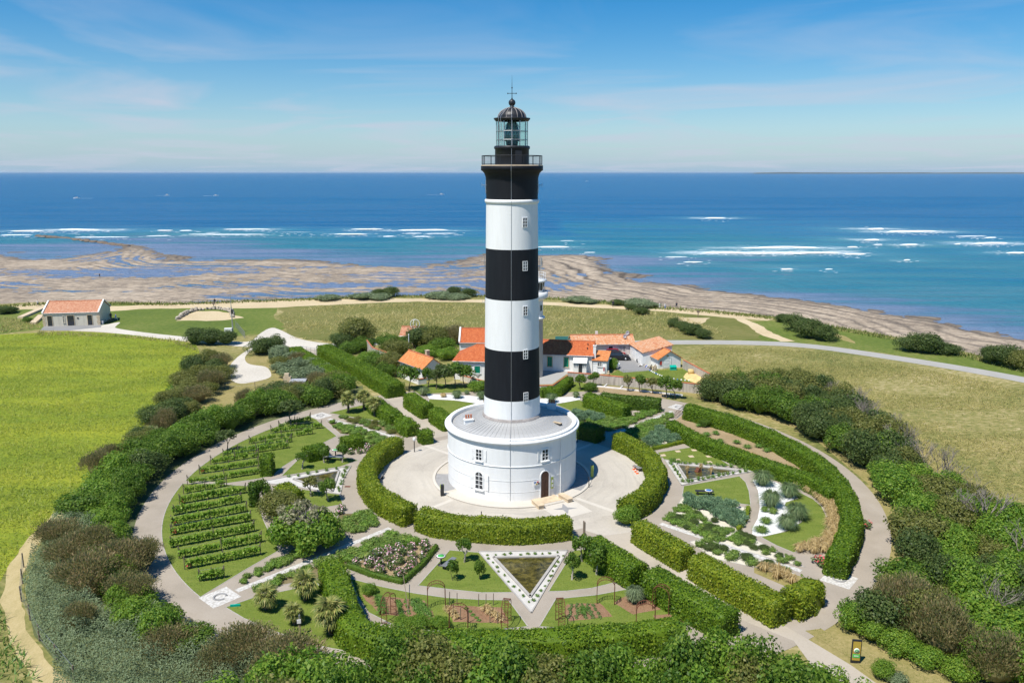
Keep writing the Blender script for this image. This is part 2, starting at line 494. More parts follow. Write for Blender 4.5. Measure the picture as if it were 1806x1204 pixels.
t.bsdf(t.mix(k, base, (.25, .23, .205)), .9, t.bump(fi, .15, .02), .15)
# worn cobbled strip of the compass paths
t = NT('cobble_white'); p = t.pos()
vo = t.new('ShaderNodeTexVoronoi'); vo.inputs['Scale'].default_value = 5; t.l.new(p, vo.inputs['Vector'])
t.bsdf(t.ramp(vo.outputs['Distance'], [(.2, (.6, .585, .55)), (.8, (.42, .4, .36))]), .85, t.bump(vo.outputs['Distance'], -.5, .03), .2)

# foliage, from dark to yellow leaves
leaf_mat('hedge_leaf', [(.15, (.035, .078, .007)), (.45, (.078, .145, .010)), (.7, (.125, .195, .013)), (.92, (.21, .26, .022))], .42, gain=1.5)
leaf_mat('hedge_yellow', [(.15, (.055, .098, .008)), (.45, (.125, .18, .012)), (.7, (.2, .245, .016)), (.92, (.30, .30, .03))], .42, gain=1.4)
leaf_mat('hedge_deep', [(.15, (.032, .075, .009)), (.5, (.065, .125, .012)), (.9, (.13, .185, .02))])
leaf_mat('bush_green', [(.15, (.032, .075, .010)), (.5, (.07, .125, .014)), (.8, (.115, .17, .022)), (.95, (.18, .22, .035))], gain=1.85, trans=.5)
leaf_mat('bush_bright', [(.15, (.045, .105, .012)), (.5, (.095, .165, .018)), (.9, (.17, .23, .03))], gain=1.95, trans=.5)
leaf_mat('bush_dark', [(.15, (.028, .05, .014)), (.5, (.055, .085, .022)), (.8, (.09, .115, .032)), (.95, (.15, .155, .06))], gain=1.95, trans=.5)
leaf_mat('bush_olive', [(.15, (.065, .085, .02)), (.5, (.12, .13, .03)), (.8, (.17, .17, .05)), (.95, (.24, .2, .08))], gain=1.75, trans=.5)
leaf_mat('tamarisk_leaf', [(.12, (.06, .075, .025)), (.4, (.12, .125, .045)), (.68, (.19, .155, .07)), (.95, (.31, .22, .13))], .5, gain=1.9)
leaf_mat('saltbush_leaf', [(.1, (.08, .115, .055)), (.5, (.135, .175, .09)), (.9, (.2, .24, .14))], .4, .8, gain=1.6)
leaf_mat('vine_leaf', [(.1, (.06, .125, .014)), (.5, (.12, .205, .02)), (.9, (.22, .29, .04))], .4, gain=1.9)
leaf_mat('lavender_leaf', [(.1, (.05, .095, .05)), (.5, (.085, .14, .075)), (.9, (.15, .2, .11))], .25, .7, gain=2.1)
leaf_mat('mound_leaf', [(.1, (.04, .075, .014)), (.5, (.075, .125, .022)), (.9, (.14, .175, .035))], .25, gain=2.0)
leaf_mat('mound_bright', [(.1, (.05, .11, .015)), (.5, (.09, .165, .022)), (.9, (.15, .215, .035))], .25, gain=1.7)
leaf_mat('miscanthus_leaf', [(.1, (.05, .085, .035)), (.5, (.085, .13, .05)), (.9, (.17, .2, .09))], .25, gain=1.6)
leaf_mat('tan_grass', [(.1, (.24, .18, .075)), (.5, (.36, .275, .13)), (.9, (.46, .38, .22))], .4, .8, gain=1.65)
leaf_mat('palm_leaf', [(.1, (.065, .09, .02)), (.5, (.125, .14, .035)), (.9, (.24, .21, .07))], .3, gain=1.9)
leaf_mat('palm_dry', [(.1, (.22, .16, .08)), (.9, (.42, .32, .17))], .25, gain=1.5)
leaf_mat('crop_leaf', [(.15, (.09, .145, .03)), (.42, (.175, .225, .04)), (.62, (.25, .285, .048)), (.8, (.40, .375, .07))], .5, gain=1.55, patch=.75, ns=.11)
leaf_mat('grass_blade', [(.1, (.13, .15, .042)), (.42, (.22, .21, .07)), (.62, (.32, .275, .115)), (.8, (.46, .40, .22))], .5, .8, patch=.75, gain=1.8, ns=.12)
leaf_mat('turf_blade', [(.1, (.06, .10, .018)), (.5, (.12, .16, .03)), (.9, (.25, .23, .09))], .3, .8)
leaf_mat('dry_leaf', [(.1, (.13, .15, .06)), (.5, (.22, .21, .11)), (.9, (.33, .3, .2))], .25)
leaf_mat('rose_leaf', [(.1, (.04, .075, .02)), (.9, (.12, .16, .05))], .25, gain=1.7)
leaf_mat('pink_petal', [(.1, (.5, .2, .27)), (.6, (.7, .45, .48)), (.9, (.8, .7, .68))], .3)
leaf_mat('red_petal', [(.1, (.5, .02, .03)), (.9, (.6, .12, .14))], .3)
leaf_mat('weed_leaf', [(.1, (.05, .13, .02)), (.9, (.16, .26, .05))], .3)

# sea: deep water blue, turquoise over the shallow shelf ("shallow" follows the sea bed; its top end is painted sky reflection)
t = NT('sea_water')
at = t.new('ShaderNodeAttribute', attribute_name='shallow')
p = t.pos((.35, 1, 1))
n1 = t.noise(p, .012, 4, .5, .3)
n9 = t.noise(t.pos((.16, 1, 1), (0, 0, .05)), .055, 5, .62, .3)  # streaks tint the water in place of darker wave faces
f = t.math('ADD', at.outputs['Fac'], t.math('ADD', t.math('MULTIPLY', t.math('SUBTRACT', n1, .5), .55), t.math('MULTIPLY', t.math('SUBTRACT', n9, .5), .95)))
c = t.ramp(f, [(.05, (.004, .098, .235)), (.38, (.007, .128, .255)), (.62, (.012, .145, .22)), (.78, (.03, .165, .225)), (.90, (.075, .15, .25)), (1.0, (.13, .18, .29))])  # last lilac stops put the sky's reflection into the water colour
p2 = t.pos((.22, 1, 1), (0, 0, .06)); p3 = t.pos((.5, 1, 1), (0, 0, -.1))
hh = t.math('ADD', t.math('MULTIPLY', t.noise(p2, .06, 3, .55, .4), 2.2), t.math('ADD', t.math('MULTIPLY', t.noise(p3, .28, 4, .6, .3), .9), t.math('MULTIPLY', t.noise(p3, 1.1, 3, .6), .3)))
fo = t.new('ShaderNodeAttribute', attribute_name='foam')
fn = t.noise(t.pos((.28, 1, 1)), .32, 8, .72, .8)
fm = t.new('ShaderNodeMapRange'); fm.inputs[1].default_value = .98; fm.inputs[2].default_value = 1.26
t.l.new(t.math('ADD', fn, t.math('MULTIPLY', fo.outputs['Fac'], .62)), fm.inputs[0])
c = t.mix(t.math('MULTIPLY', fo.outputs['Fac'], .30), c, (.16, .38, .40))
c = t.mix(fm.outputs[0], c, (.72, .80, .82))
q = t.bsdf(c, .26, t.bump(hh, .9, 3.5), .09)
t = NT('pond_water'); p = t.pos()
n = t.noise(p, 1.6, 6, .65, .5)
t.bsdf(t.ramp(n, [(.35, (.028, .026, .009)), (.5, (.075, .065, .016)), (.62, (.14, .115, .03)), (.75, (.2, .18, .06))]), .12, t.bump(n, .1, .02), .5)
t = NT('foam'); p = t.pos()
t.bsdf(t.ramp(t.noise(p, .6, 5), [(.3, (.66, .71, .73)), (.6, (.86, .88, .89))]), .8, None, .1)
# limestone foreshore: pale ledges, dark weed by the waterline, dark lines in the band lows
t = NT('foreshore_rock'); p = t.pos()
g = t.new('ShaderNodeNewGeometry'); sp = t.new('ShaderNodeSeparateXYZ'); t.l.new(g.outputs['Position'], sp.inputs[0])
n1 = t.noise(p, .5, 9, .75, .4); n2 = t.noise(p, .03, 4, .6)
base = t.ramp(t.math('ADD', t.math('MULTIPLY', n1, .6), t.math('MULTIPLY', n2, .4)), [(.36, (.15, .115, .085)), (.45, (.30, .24, .175)), (.54, (.42, .34, .25)), (.66, (.50, .42, .32))])
zz = t.math('ADD', sp.outputs['Z'], t.math('MULTIPLY', t.math('SUBTRACT', n1, .5), .5))
mr = t.new('ShaderNodeMapRange'); mr.inputs[1].default_value = -7.62; mr.inputs[2].default_value = -7.28; t.l.new(zz, mr.inputs[0])
at = t.new('ShaderNodeAttribute', attribute_name='weed_bands')
wet = t.mix(mr.outputs[0], (.15, .125, .10), base)
c = t.mix(at.outputs['Fac'], wet, (.085, .07, .055))
t.bsdf(c, .85, t.bump(n1, .7, .25), .25)
t = NT('far_land'); t.bsdf((.13, .15, .11), .9)
t = NT('haze_air')
pv_ = t.new('ShaderNodeVolumePrincipled')
pv_.inputs['Color'].default_value = (.72, .86, 1.0, 1); pv_.inputs['Density'].default_value = 2.0e-5; pv_.inputs['Anisotropy'].default_value = .0
t.l.new(pv_.outputs[0], t.out.inputs['Volume'])
# ------------------------------------------------------------------ foliage generators (numpy)
def unit(v): return v / np.maximum(np.linalg.norm(v, axis=1, keepdims=True), 1e-9)
def leaf_cards(pts, nrm, size, tilt=.6, aspect=.6, rng=RNG):
    """one rhombic leaf spray per point, lying roughly along the surface normal's plane; returns verts, quads"""
    n = len(pts)
    nn = unit(nrm + rng.normal(0, tilt, (n, 3)))
    a = unit(np.cross(nn, rng.normal(0, 1, (n, 3))))
    b = np.cross(nn, a)
    s = (size * rng.uniform(.65, 1.35, n))[:, None]
    v = np.stack([pts - a * s, pts - b * s * aspect, pts + a * s, pts + b * s * aspect], 1).reshape(-1, 3)
    return v, np.arange(4 * n).reshape(n, 4)
def blades(pts, h, w, lean=.35, rng=RNG):
    """upright tapered blades: triangles"""
    n = len(pts)
    a = rng.uniform(0, 2 * np.pi, n)
    d = np.stack([np.cos(a), np.sin(a), np.zeros(n)], 1)
    hh = (h * rng.uniform(.55, 1.3, n))[:, None]
    tip = pts + np.array([0, 0, 1.]) * hh + rng.normal(0, lean, (n, 3)) * hh * np.array([1, 1, .1])
    v = np.stack([pts - d * w, pts + d * w, tip], 1).reshape(-1, 3)
    return v, np.arange(3 * n).reshape(n, 3)
def sphere_pts(n, rng=RNG):
    return unit(rng.normal(0, 1, (n, 3)))

def lumpy_core(rx, ry, rz, zc, n=14):
    mb = MB(); mb.blob((0, 0, zc), 1.0, 0, n, 7, (rx, ry, rz), .12)
    f = []
    for q in mb.f:
        f.append(q if len(q) == 4 else (q[0], q[1], q[2], q[2]))
    return np.array(mb.v), mb.f
def crown_mesh(name, mat, rx, rz, clumps, leaves, size, zc=None, flat=.25, style='round', rng=None):
    """bush or crown: leaf sprays over many overlapping clumps, with gaps between them"""
    rng = rng or np.random.default_rng(len(bpy.data.meshes) + 3)
    zc = rz if zc is None else zc
    P0, N0 = [], []
    per = leaves // clumps
    for i in range(clumps):
        d = sphere_pts(1, rng)[0]
        if d[2] < -.35: d[2] = -d[2] * .6
        u = rng.uniform(.55, .86)
        c = np.array([d[0] * rx * u, d[1] * rx * u, zc + d[2] * rz * u])
        r = rng.uniform(.26, .46) * min(rx, rz * 1.2)
        k = int(per * (r / (.36 * min(rx, rz * 1.2))) ** 2) + 4
        q = sphere_pts(k, rng)
        rr = r * (1 + rng.normal(0, .1, (k, 1)))
        if style == 'feather':
            q[:, 2] = np.abs(q[:, 2]) * 1.3
            rr *= rng.uniform(.7, 1.35, (k, 1))
        P0.append(c + q * rr); N0.append(q + np.array(d) * .35)
    pts, nr = np.concatenate(P0), np.concatenate(N0)
    keep = pts[:, 2] > .05
    pts, nr = pts[keep], nr[keep]
    if style == 'feather':
        n = len(pts); a = unit(nr * .7 + np.array([0, 0, .9]) + rng.normal(0, .35, (n, 3)))
        b = unit(np.cross(a, rng.normal(0, 1, (n, 3))))
        s = (size * rng.uniform(.7, 1.5, n))[:, None]
        v = np.stack([pts - a * s, pts - b * s * .26, pts + a * s, pts + b * s * .26], 1).reshape(-1, 3)
        q = np.arange(4 * n).reshape(n, 4)
    else:
        v, q = leaf_cards(pts, nr, size, .6, .62, rng)
    me = np_mesh(name, v, q, mat)
    return me
def with_core(name, me_leaf, mat, rx, rz, zc):
    """adds the dense inner mass of twigs and leaves behind the outer sprays"""
    k = len(me_leaf.vertices); v0 = np.empty(k * 3, np.float32); me_leaf.vertices.foreach_get('co', v0)
    cv, cf = lumpy_core(rx * .6, rx * .6, rz * .64, zc * .92)
    fq = [tuple(i + k for i in q) for q in cf]
    nq = len(me_leaf.polygons); li = np.empty(nq * 4, np.int32); me_leaf.loops.foreach_get('vertex_index', li)
    me = bpy.data.meshes.new(name)
    me.from_pydata(np.concatenate([v0.reshape(-1, 3), cv]).tolist(), [], li.reshape(-1, 4).tolist() + fq)
    me.materials.append(M[mat]); bpy.data.meshes.remove(me_leaf)
    return me
BUSH = {}
def make_bushes(kind, mat, rx, rz, clumps, leaves, size, n=4, style='round', core=True):
    lst = []
    for i in range(n):
        me = crown_mesh(kind + '_foliage', mat, rx, rz, clumps, leaves, size, zc=rz * .8, style=style, rng=np.random.default_rng(hash(kind) % 1000 + i * 7 + len(kind)))
        if core: me = with_core(kind + '_foliage', me, mat, rx, rz, rz * .8)
        lst.append(me)
    BUSH[kind] = lst
# radius 1, height about 1.9 units; scaled when planted
make_bushes('evergreen', 'bush_green', 1.0, 1.0, 34, 6000, .052)
make_bushes('bright', 'bush_bright', 1.0, 1.0, 34, 6000, .054)
make_bushes('dark', 'bush_dark', 1.0, 1.0, 38, 6000, .05)
make_bushes('olive', 'bush_olive', 1.0, 1.0, 36, 6000, .05)
make_bushes('tamarisk', 'tamarisk_leaf', 1.0, 1.0, 44, 7500, .062, 4, 'feather')
make_bushes('saltbush', 'saltbush_leaf', 1.0, .6, 40, 3600, .055)
make_bushes('mound', 'mound_leaf', 1.0, .62, 22, 800, .085, 3)
make_bushes('mound_bright', 'mound_bright', 1.0, .62, 22, 800, .085, 3)
make_bushes('lavender', 'lavender_leaf', 1.0, .62, 16, 900, .16, 3, 'feather')
make_bushes('crown', 'bush_green', 1.0, .72, 18, 1300, .10, 3, core=False)
make_bushes('pale_crown', 'bush_olive', 1.0, .72, 16, 900, .10, 3, core=False)
make_bushes('dark_crown', 'bush_dark', 1.0, .72, 20, 1500, .09, 3, core=False)
make_bushes('rose', 'rose_leaf', 1.0, .8, 14, 420, .13, 3, core=False)

def bush(name, kind, label, cat, x, y, r, h, group=None, mesh_i=None):
    """one shrub: its foliage is the thing itself"""
    lst = BUSH[kind]
    me = lst[random.randrange(len(lst)) if mesh_i is None else mesh_i % len(lst)]
    hz = {'saltbush': 1.08, 'mound': 1.1, 'mound_bright': 1.1, 'lavender': 1.15}.get(kind, 1.75)
    o = place(name, me, None, (x, y, -.02), (random.uniform(-.06, .06), random.uniform(-.06, .06), random.uniform(0, 6.28)),
              (r * random.uniform(.9, 1.1), r * random.uniform(.9, 1.1), h / hz))
    return tag(o, label, cat, group)
def branchy(mb, base, h, r, lev, spread=.6, m=0, rng=random):
    """a forking limb"""
    p = Vector(base)
    d = Vector((rng.uniform(-.2, .2), rng.uniform(-.2, .2), 1)).normalized()
    def grow(p, d, ln, r, lev):
        q = p + d * ln
        mid = p.lerp(q, .5) + Vector((rng.uniform(-1, 1), rng.uniform(-1, 1), 0)) * ln * .06
        mb.tube(p, mid, r, r * .85, 6, m, False); mb.tube(mid, q, r * .85, r * .65, 6, m, lev == 0)
        if lev == 0: return
        for i in range(rng.choice((2, 3))):
            dd = (d + Vector((rng.uniform(-1, 1), rng.uniform(-1, 1), rng.uniform(-.1, .5))) * spread).normalized()
            grow(q, dd, ln * rng.uniform(.55, .8), r * .62, lev - 1)
    grow(p, d, h, r, lev)
def small_tree(label, x, y, h, cr, kind='crown', bark='bark', trunk_r=.09, group=None, cat='tree', name='small_tree', ch=None, bare=.0, lift=.5):
    t = thing(name, label, cat, (x, y, 0), random.uniform(0, 6.28), group)
    mb = MB(); branchy(mb, (0, 0, -.05), h * .38, trunk_r, 2, .7)
    mb.local('trunk', bark, t)
    ch = ch or h * .55
    lst = BUSH[kind]
    place('crown', random.choice(lst), t, (0, 0, h - ch), (0, 0, random.uniform(0, 6)), (cr, cr, ch / 1.25))
    return t

def hedge(label, top_px, w, h, mat='hedge_leaf', name='hedge', closed=False, world_pts=None, dens=115, lsize=.092, group=None, rough=.06, taper=.06, smooth_it=0, cat='hedge'):
    """clipped hedge: solid trimmed body under a skin of leaves; the line runs along the middle of its top"""
    w, h = w * .88, h * .95
    line = [Vector((*p, 0)) for p in (world_pts or PP(top_px, h))]
    if smooth_it: line = smooth_line(line, smooth_it)
    line = [Vector((p[0], p[1], 0)) for p in resample([tuple(p) for p in line], .45)]
    rng = np.random.default_rng(int(abs(line[0].x * 13 + line[0].y * 7) * 10) % 99991)
    n = len(line)
    L = np.array([[p.x, p.y] for p in line])
    T = np.gradient(L, axis=0); T /= np.linalg.norm(T, axis=1, keepdims=True) + 1e-9
    Nn = np.stack([-T[:, 1], T[:, 0]], 1)
    s = np.concatenate([[0], np.cumsum(np.linalg.norm(np.diff(L, axis=0), axis=1))])
    wob = lambda k, a: (vnoise(s * .5 + k * 9.1, s * 0 + k) - .5) * a
    # cross-section (offset across, height), rounded shoulders
    prof = [(-.5 - taper, 0), (-.5, .55), (-.48, .86), (-.38, .985), (0, 1.0), (.38, .985), (.48, .86), (.5, .55), (.5 + taper, 0)]
    rings = []
    for i, (o, z) in enumerate(prof):
        oo = o * w * .88 + wob(i, rough * 2); zz = np.full(n, z * h * .94) + (wob(i + 20, rough * 1.6) if z > .5 else 0)
        rings.append(np.stack([L[:, 0] + Nn[:, 0] * oo, L[:, 1] + Nn[:, 1] * oo, zz], 1))
    V = np.stack(rings, 1)                       # n, k, 3
    k = len(prof)
    core = V.reshape(-1, 3); quads = []
    for i in range(n - 1):
        for j in range(k - 1):
            quads.append((i * k + j, i * k + j + 1, (i + 1) * k + j + 1, (i + 1) * k + j))
    caps = [(a, b, c, d) for e in (0, n - 1) for a, b, c, d in [(e * k, e * k + 1, e * k + 7, e * k + 8), (e * k + 1, e * k + 2, e * k + 6, e * k + 7), (e * k + 2, e * k + 3, e * k + 5, e * k + 6), (e * k + 3, e * k + 4, e * k + 4, e * k + 5)]]
    quads = [q for q in quads + caps if len(set(q)) == 4]
    # leaves over the skin
    A = V[:-1, :-1]; B = V[1:, :-1]; C = V[1:, 1:]; D = V[:-1, 1:]
    nrm = np.cross(C - A, D - B).reshape(-1, 3)
    area = np.linalg.norm(nrm, axis=1) / 2
    nrm = -unit(nrm)
    mid = nrm[:, 2].reshape(n - 1, k - 1)
    if mid[:, 3].mean() < 0: nrm = -nrm
    tot = int(area.sum() * dens)
    idx = rng.choice(len(area), tot, p=area / area.sum())
    u, v = rng.random((tot, 1)), rng.random((tot, 1))
    f = lambda q: q.reshape(-1, 3)[idx]
    pts = (f(A) * (1 - u) + f(B) * u) * (1 - v) + (f(D) * (1 - u) + f(C) * u) * v
    pn = nrm[idx]
    # the two ends
    for e, sg in ((0, -1), (n - 1, 1)):
        m = int(w * h * dens)
        o = rng.uniform(-.5, .5, m) * w; z = rng.uniform(0.02, .97, m) * h
        q = np.stack([L[e, 0] + Nn[e, 0] * o + T[e, 0] * sg * .02, L[e, 1] + Nn[e, 1] * o + T[e, 1] * sg * .02, z], 1)
        pts = np.concatenate([pts, q]); pn = np.concatenate([pn, np.tile([T[e, 0] * sg, T[e, 1] * sg, 0], (m, 1))])
    pts = pts + pn * rng.normal(.09, .05, (len(pts), 1))
    lump = (fbm(pts[:, 0] * .9 + pts[:, 2] * .7, pts[:, 1] * .9, 3) - .5)[:, None]
    pts = pts + pn * lump * rough * 3
    lv, lq = leaf_cards(pts, pn, lsize, .62, .62, rng)
    allv = np.concatenate([core, lv]); allq = np.concatenate([np.array(quads, dtype=int), lq + len(core)])
    base = np.array([L[:, 0].mean(), L[:, 1].mean(), 0])
    me = np_mesh(name, allv, allq, mat, base)
    return tag(place(name, me, None, tuple(base)), label, cat, group)

def scatter(region, spacing, seed=0, world=True, margin=0, reject=None):
    """evenly jittered points in a polygon"""
    rg = random.Random(seed)
    xs = [p[0] for p in region]; ys = [p[1] for p in region]
    pts = []; cell = {}
    n = int((max(xs) - min(xs)) * (max(ys) - min(ys)) / spacing ** 2 * 14)
    for _ in range(n):
        x, y = rg.uniform(min(xs), max(xs)), rg.uniform(min(ys), max(ys))
        if not in_poly(x, y, region) or (reject and reject(x, y)): continue
        ci, cj = int(x // spacing), int(y // spacing)
        if any((x - a) ** 2 + (y - b) ** 2 < spacing ** 2 for i in (-1, 0, 1) for j in (-1, 0, 1) for a, b in cell.get((ci + i, cj + j), ())): continue
        cell.setdefault((ci, cj), []).append((x, y)); pts.append((x, y))
    return pts
def tuft_field(name, polys, dens, h, w, mat, label=None, kids=1, rng=RNG, z=0.0, holes=(), lean=.4, thin=None):
    """countless stems as one object"""
    allp = []
    for poly in polys:
        pa = np.array([(p[0], p[1]) for p in poly])
        x0, y0 = pa.min(0); x1, y1 = pa.max(0)
        n = int((x1 - x0) * (y1 - y0) * dens)
        q = rng.uniform((x0, y0), (x1, y1), (n, 2))
        if thin is not None: q = q[rng.random(len(q)) < thin(q[:, 0], q[:, 1])]
        q = q[np_in(q, pa)]
        for hp in holes: q = q[~np_in(q, np.array([(p[0], p[1]) for p in hp]))]
        allp.append(q)
    q = np.concatenate(allp)
    pts = np.concatenate([q, np.full((len(q), 1), z)], 1)
    v, f = blades(pts, h, w, lean, rng)
    c = pts.mean(0); c[2] = 0
    o = place(name, np_mesh(name, v, f, mat, c), None, tuple(c))
    return tag(o, kind='stuff')
def np_in(q, poly):
    x, y = q[:, 0], q[:, 1]; c = np.zeros(len(q), bool); n = len(poly); j = n - 1
    for i in range(n):
        xi, yi = poly[i]; xj, yj = poly[j]
        with np.errstate(divide='ignore', invalid='ignore'):
            t = ((yi > y) != (yj > y)) & (x < (xj - xi) * (y - yi) / (yj - yi + 1e-12) + xi)
        c ^= t; j = i
    return c
# ------------------------------------------------------------------ sea, foreshore, land
SEA = -7.5
shore_px = [(-260, 462), (-120, 456), (0, 449), (45, 458), (100, 457), (150, 450), (205, 441), (222, 433), (262, 437), (290, 452), (300, 460), (420, 459), (500, 458), (560, 462), (640, 468), (720, 469), (790, 464), (830, 454), (860, 447), (950, 451), (1010, 449), (1056, 453), (1062, 466), (1085, 484), (1140, 497), (1200, 502), (1262, 513), (1350, 521), (1450, 534), (1550, 549), (1650, 566), (1750, 586), (1830, 601), (2000, 640), (2300, 720)]
shore = np.array(PP(shore_px, SEA))
edge_px = [(-260, 541), (-100, 538), (0, 536), (85, 532), (190, 531), (300, 535), (400, 532), (500, 528), (600, 523), (700, 521), (850, 521), (960, 524), (1060, 531), (1150, 540), (1250, 547), (1380, 559), (1440, 571), (1500, 580), (1580, 594), (1660, 611), (1740, 630), (1830, 655), (2000, 700), (2200, 770)]
cliff = PP(edge_px, 0)
def line_dist(X, Y, line):
    best = np.full(X.shape, 1e9)
    for (ax, ay), (bx, by) in zip(line[:-1], line[1:]):
        dx, dy = bx - ax, by - ay
        t = np.clip(((X - ax) * dx + (Y - ay) * dy) / (dx * dx + dy * dy), 0, 1)
        best = np.minimum(best, np.hypot(X - ax - t * dx, Y - ay - t * dy))
    return best
def signed_shore(X, Y):
    """positive on the landward side of the waterline"""
    poly = np.concatenate([shore, [[900, 60], [900, -400], [-900, -400], [-900, shore[0][1]]]])
    ins = np_in(np.stack([X.ravel(), Y.ravel()], 1), poly).reshape(X.shape)
    d = line_dist(X, Y, shore)
    return np.where(ins, d, -d)
def fan(rows, cols, half):
    """grid that widens with distance"""
    u = np.linspace(-1, 1, cols)
    Y = np.repeat(rows[:, None], cols, 1)
    X = u[None, :] * (half(rows))[:, None]
    idx = np.arange(len(rows) * cols).reshape(len(rows), cols)
    q = np.stack([idx[:-1, :-1], idx[:-1, 1:], idx[1:, 1:], idx[1:, :-1]], -1).reshape(-1, 4)
    return X, Y, q
surf = [(18, 408, 78, .9), (98, 406, 184, 1.4), (112, 413, 150, .5), (0, 415, 62, .6), (130, 419, 228, .5), (276, 407, 306, .7), (318, 407, 342, .7), (393, 405, 479, .8), (330, 414, 470, .6), (480, 411, 560, .5), (258, 417, 300, .5), (618, 405, 676, .8), (590, 413, 650, .7), (676, 417, 697, .6), (700, 407, 790, 1.1), (714, 412, 745, .5), (750, 412, 805, .5), (728, 418, 760, .5), (948, 436, 1004, .8), (985, 426, 1016, .6), (1244, 385, 1278, 1.1), (1526, 404, 1560, 1.2), (1560, 409, 1656, 1.3), (1520, 423, 1546, 1.0), (1586, 432, 1620, .9), (1494, 436, 1512, .6), (1300, 438, 1448, 1.3), (1236, 446, 1484, 1.2), (1490, 449, 1528, .8), (1712, 430, 1784, 1.1), (1730, 419, 1752, .7), (1684, 417, 1740, .5), (1770, 446, 1806, .8), (1375, 475, 1398, .6), (1456, 476, 1470, .4), (1592, 459, 1604, .6), (1172, 454, 1215, .4), (1205, 463, 1240, .4), (1684, 431, 1694, .5), (1540, 432, 1556, .5), (360, 411, 392, .4), (1030, 446, 1050, .3)]
rows = np.concatenate([np.linspace(95, 1400, 400), np.geomspace(1420, 45000, 40)])
X, Y, q = fan(rows, 150, lambda r: 160 + r * .85)
d = signed_shore(X, Y)
swell = np.exp(-((Y - 900) / 500) ** 2)
Zs = SEA + np.where(Y < 1500, .42 * np.sin(Y * .15 + fbm(X * .006, Y * .006) * 9) * np.clip(fbm(X * .004 + 5, Y * .02, 3) * 3 - .9, 0, 1), 0) * np.clip(-d / 60, 0, 1)
reach = np.where(X > 40, 420 + .3 * X, 230)
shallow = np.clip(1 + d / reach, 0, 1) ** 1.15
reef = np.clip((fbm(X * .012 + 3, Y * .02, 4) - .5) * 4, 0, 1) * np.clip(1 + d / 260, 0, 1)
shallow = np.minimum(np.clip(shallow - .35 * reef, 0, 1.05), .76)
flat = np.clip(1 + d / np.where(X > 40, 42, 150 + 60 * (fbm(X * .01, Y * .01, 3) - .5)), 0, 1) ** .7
shallow = shallow * (1 - flat) + flat * (.80 + .2 * flat)  # inshore water pushed onto the painted sky-reflection stops
foam = np.zeros(X.shape)
for x0, py, x1, th in surf:
    (ax, ay), (bx, by) = P(x0, py, SEA), P(x1, py, SEA)
    dx = np.maximum(0, np.maximum(ax - X, X - bx)); dy = Y - ay
    foam = np.maximum(foam, min(1, .45 + .5 * th) * np.exp(-(dx / (30 * th)) ** 2) * np.where(dy > 0, np.exp(-(dy / (26 * th)) ** 2), np.exp(-(dy / (13 * th)) ** 2)))
foam = np.clip(foam + .25 * np.clip(1 + d / 14, 0, 1) * (d < 0), 0, 1)
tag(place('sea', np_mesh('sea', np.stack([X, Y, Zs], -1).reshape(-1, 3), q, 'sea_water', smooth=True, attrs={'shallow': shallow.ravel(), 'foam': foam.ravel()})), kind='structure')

rows = np.concatenate([np.linspace(92, 190, 40)[:-1], np.linspace(190, 420, 330), np.linspace(421, 660, 120)])
X, Y, q = fan(rows, 620, lambda r: 70 + r * .78)
d = signed_shore(X, Y)
warp = (fbm(X * .010, Y * .010, 3) - .5) * 46 + (fbm(X * .05 + 7, Y * .05, 3) - .5) * 6
b1 = np.sin((d + warp) * 2 * np.pi / 11.0); b2 = np.sin((d * 1.02 + warp * 1.2) * 2 * np.pi / 4.6)
band = b1 * .4 + b2 * .5
patch = fbm(X * .018 + 40, Y * .030 + 9, 4)
pool = np.clip((fbm(X * .013 + 90, Y * .03 + 50, 4) - .53) * 7, 0, 1)
rough = (fbm(X * .3, Y * .3, 4) - .5)
inner = np.clip(d / 14, 0, 1)
Zf = SEA + np.clip(d * .03, -1.5, .17) + inner * (band * (.06 + .16 * pool) - pool * .17) + rough * .42 + np.clip((d - 150) * .002, 0, .12)
for px, py, rx, ry in ((190, 485, 38, 14), (60, 478, 25, 10), (255, 477, 20, 8), (410, 480, 25, 8), (560, 505, 50, 8), (680, 500, 55, 8), (620, 519, 45, 5), (480, 471, 45, 8), (100, 514, 30, 4), (800, 472, 25, 12), (20, 500, 20, 4), (1010, 500, 12, 6)):
    x, y = P(px, py, SEA); Zf = Zf - .19 * np.exp(-((X - x) / rx) ** 2 - ((Y - y) / ry) ** 2)
awash = np.clip((fbm(X * .03 + 11, Y * .06 + 4, 4) - .58) * 4, 0, 1) * np.clip(1 + d / 45, 0, 1) * (d < 0)
Zf = Zf + awash * .7
weed_bands = np.clip(1 - d / 8, 0, 1) * .6 + np.clip(-band - .3, 0, 1) * .8 * np.clip(patch * 2.4 - .6, 0, 1) + np.clip(-b2 - .5, 0, 1) * np.where(X > 20, 1.3, .6)  # seaweed by the waterline, plus dark lines in the band lows
tag(place('foreshore', np_mesh('foreshore', np.stack([X, Y, Zf], -1).reshape(-1, 3), q, 'foreshore_rock', smooth=True, attrs={'weed_bands': np.clip(weed_bands, 0, 1).ravel()})), kind='structure')
# the breakwater of dark rocks running out from the point
jetty = PP([(222, 434), (190, 430), (160, 426), (120, 421), (64, 416)], SEA)
mb = MB()
for a, b in zip(jetty[:-1], jetty[1:]):
    k = int(math.dist(a, b) / 2.2)
    for i in range(k):
        s = i / k
        mb.blob((a[0] + (b[0] - a[0]) * s, a[1] + (b[1] - a[1]) * s + random.uniform(-1.5, 1.5), SEA), random.uniform(1.2, 2.2), 0, 6, 4, (1.3, 1.2, .55), .25)
tag(mb.build('rock_spit', 'bark'), kind='structure')
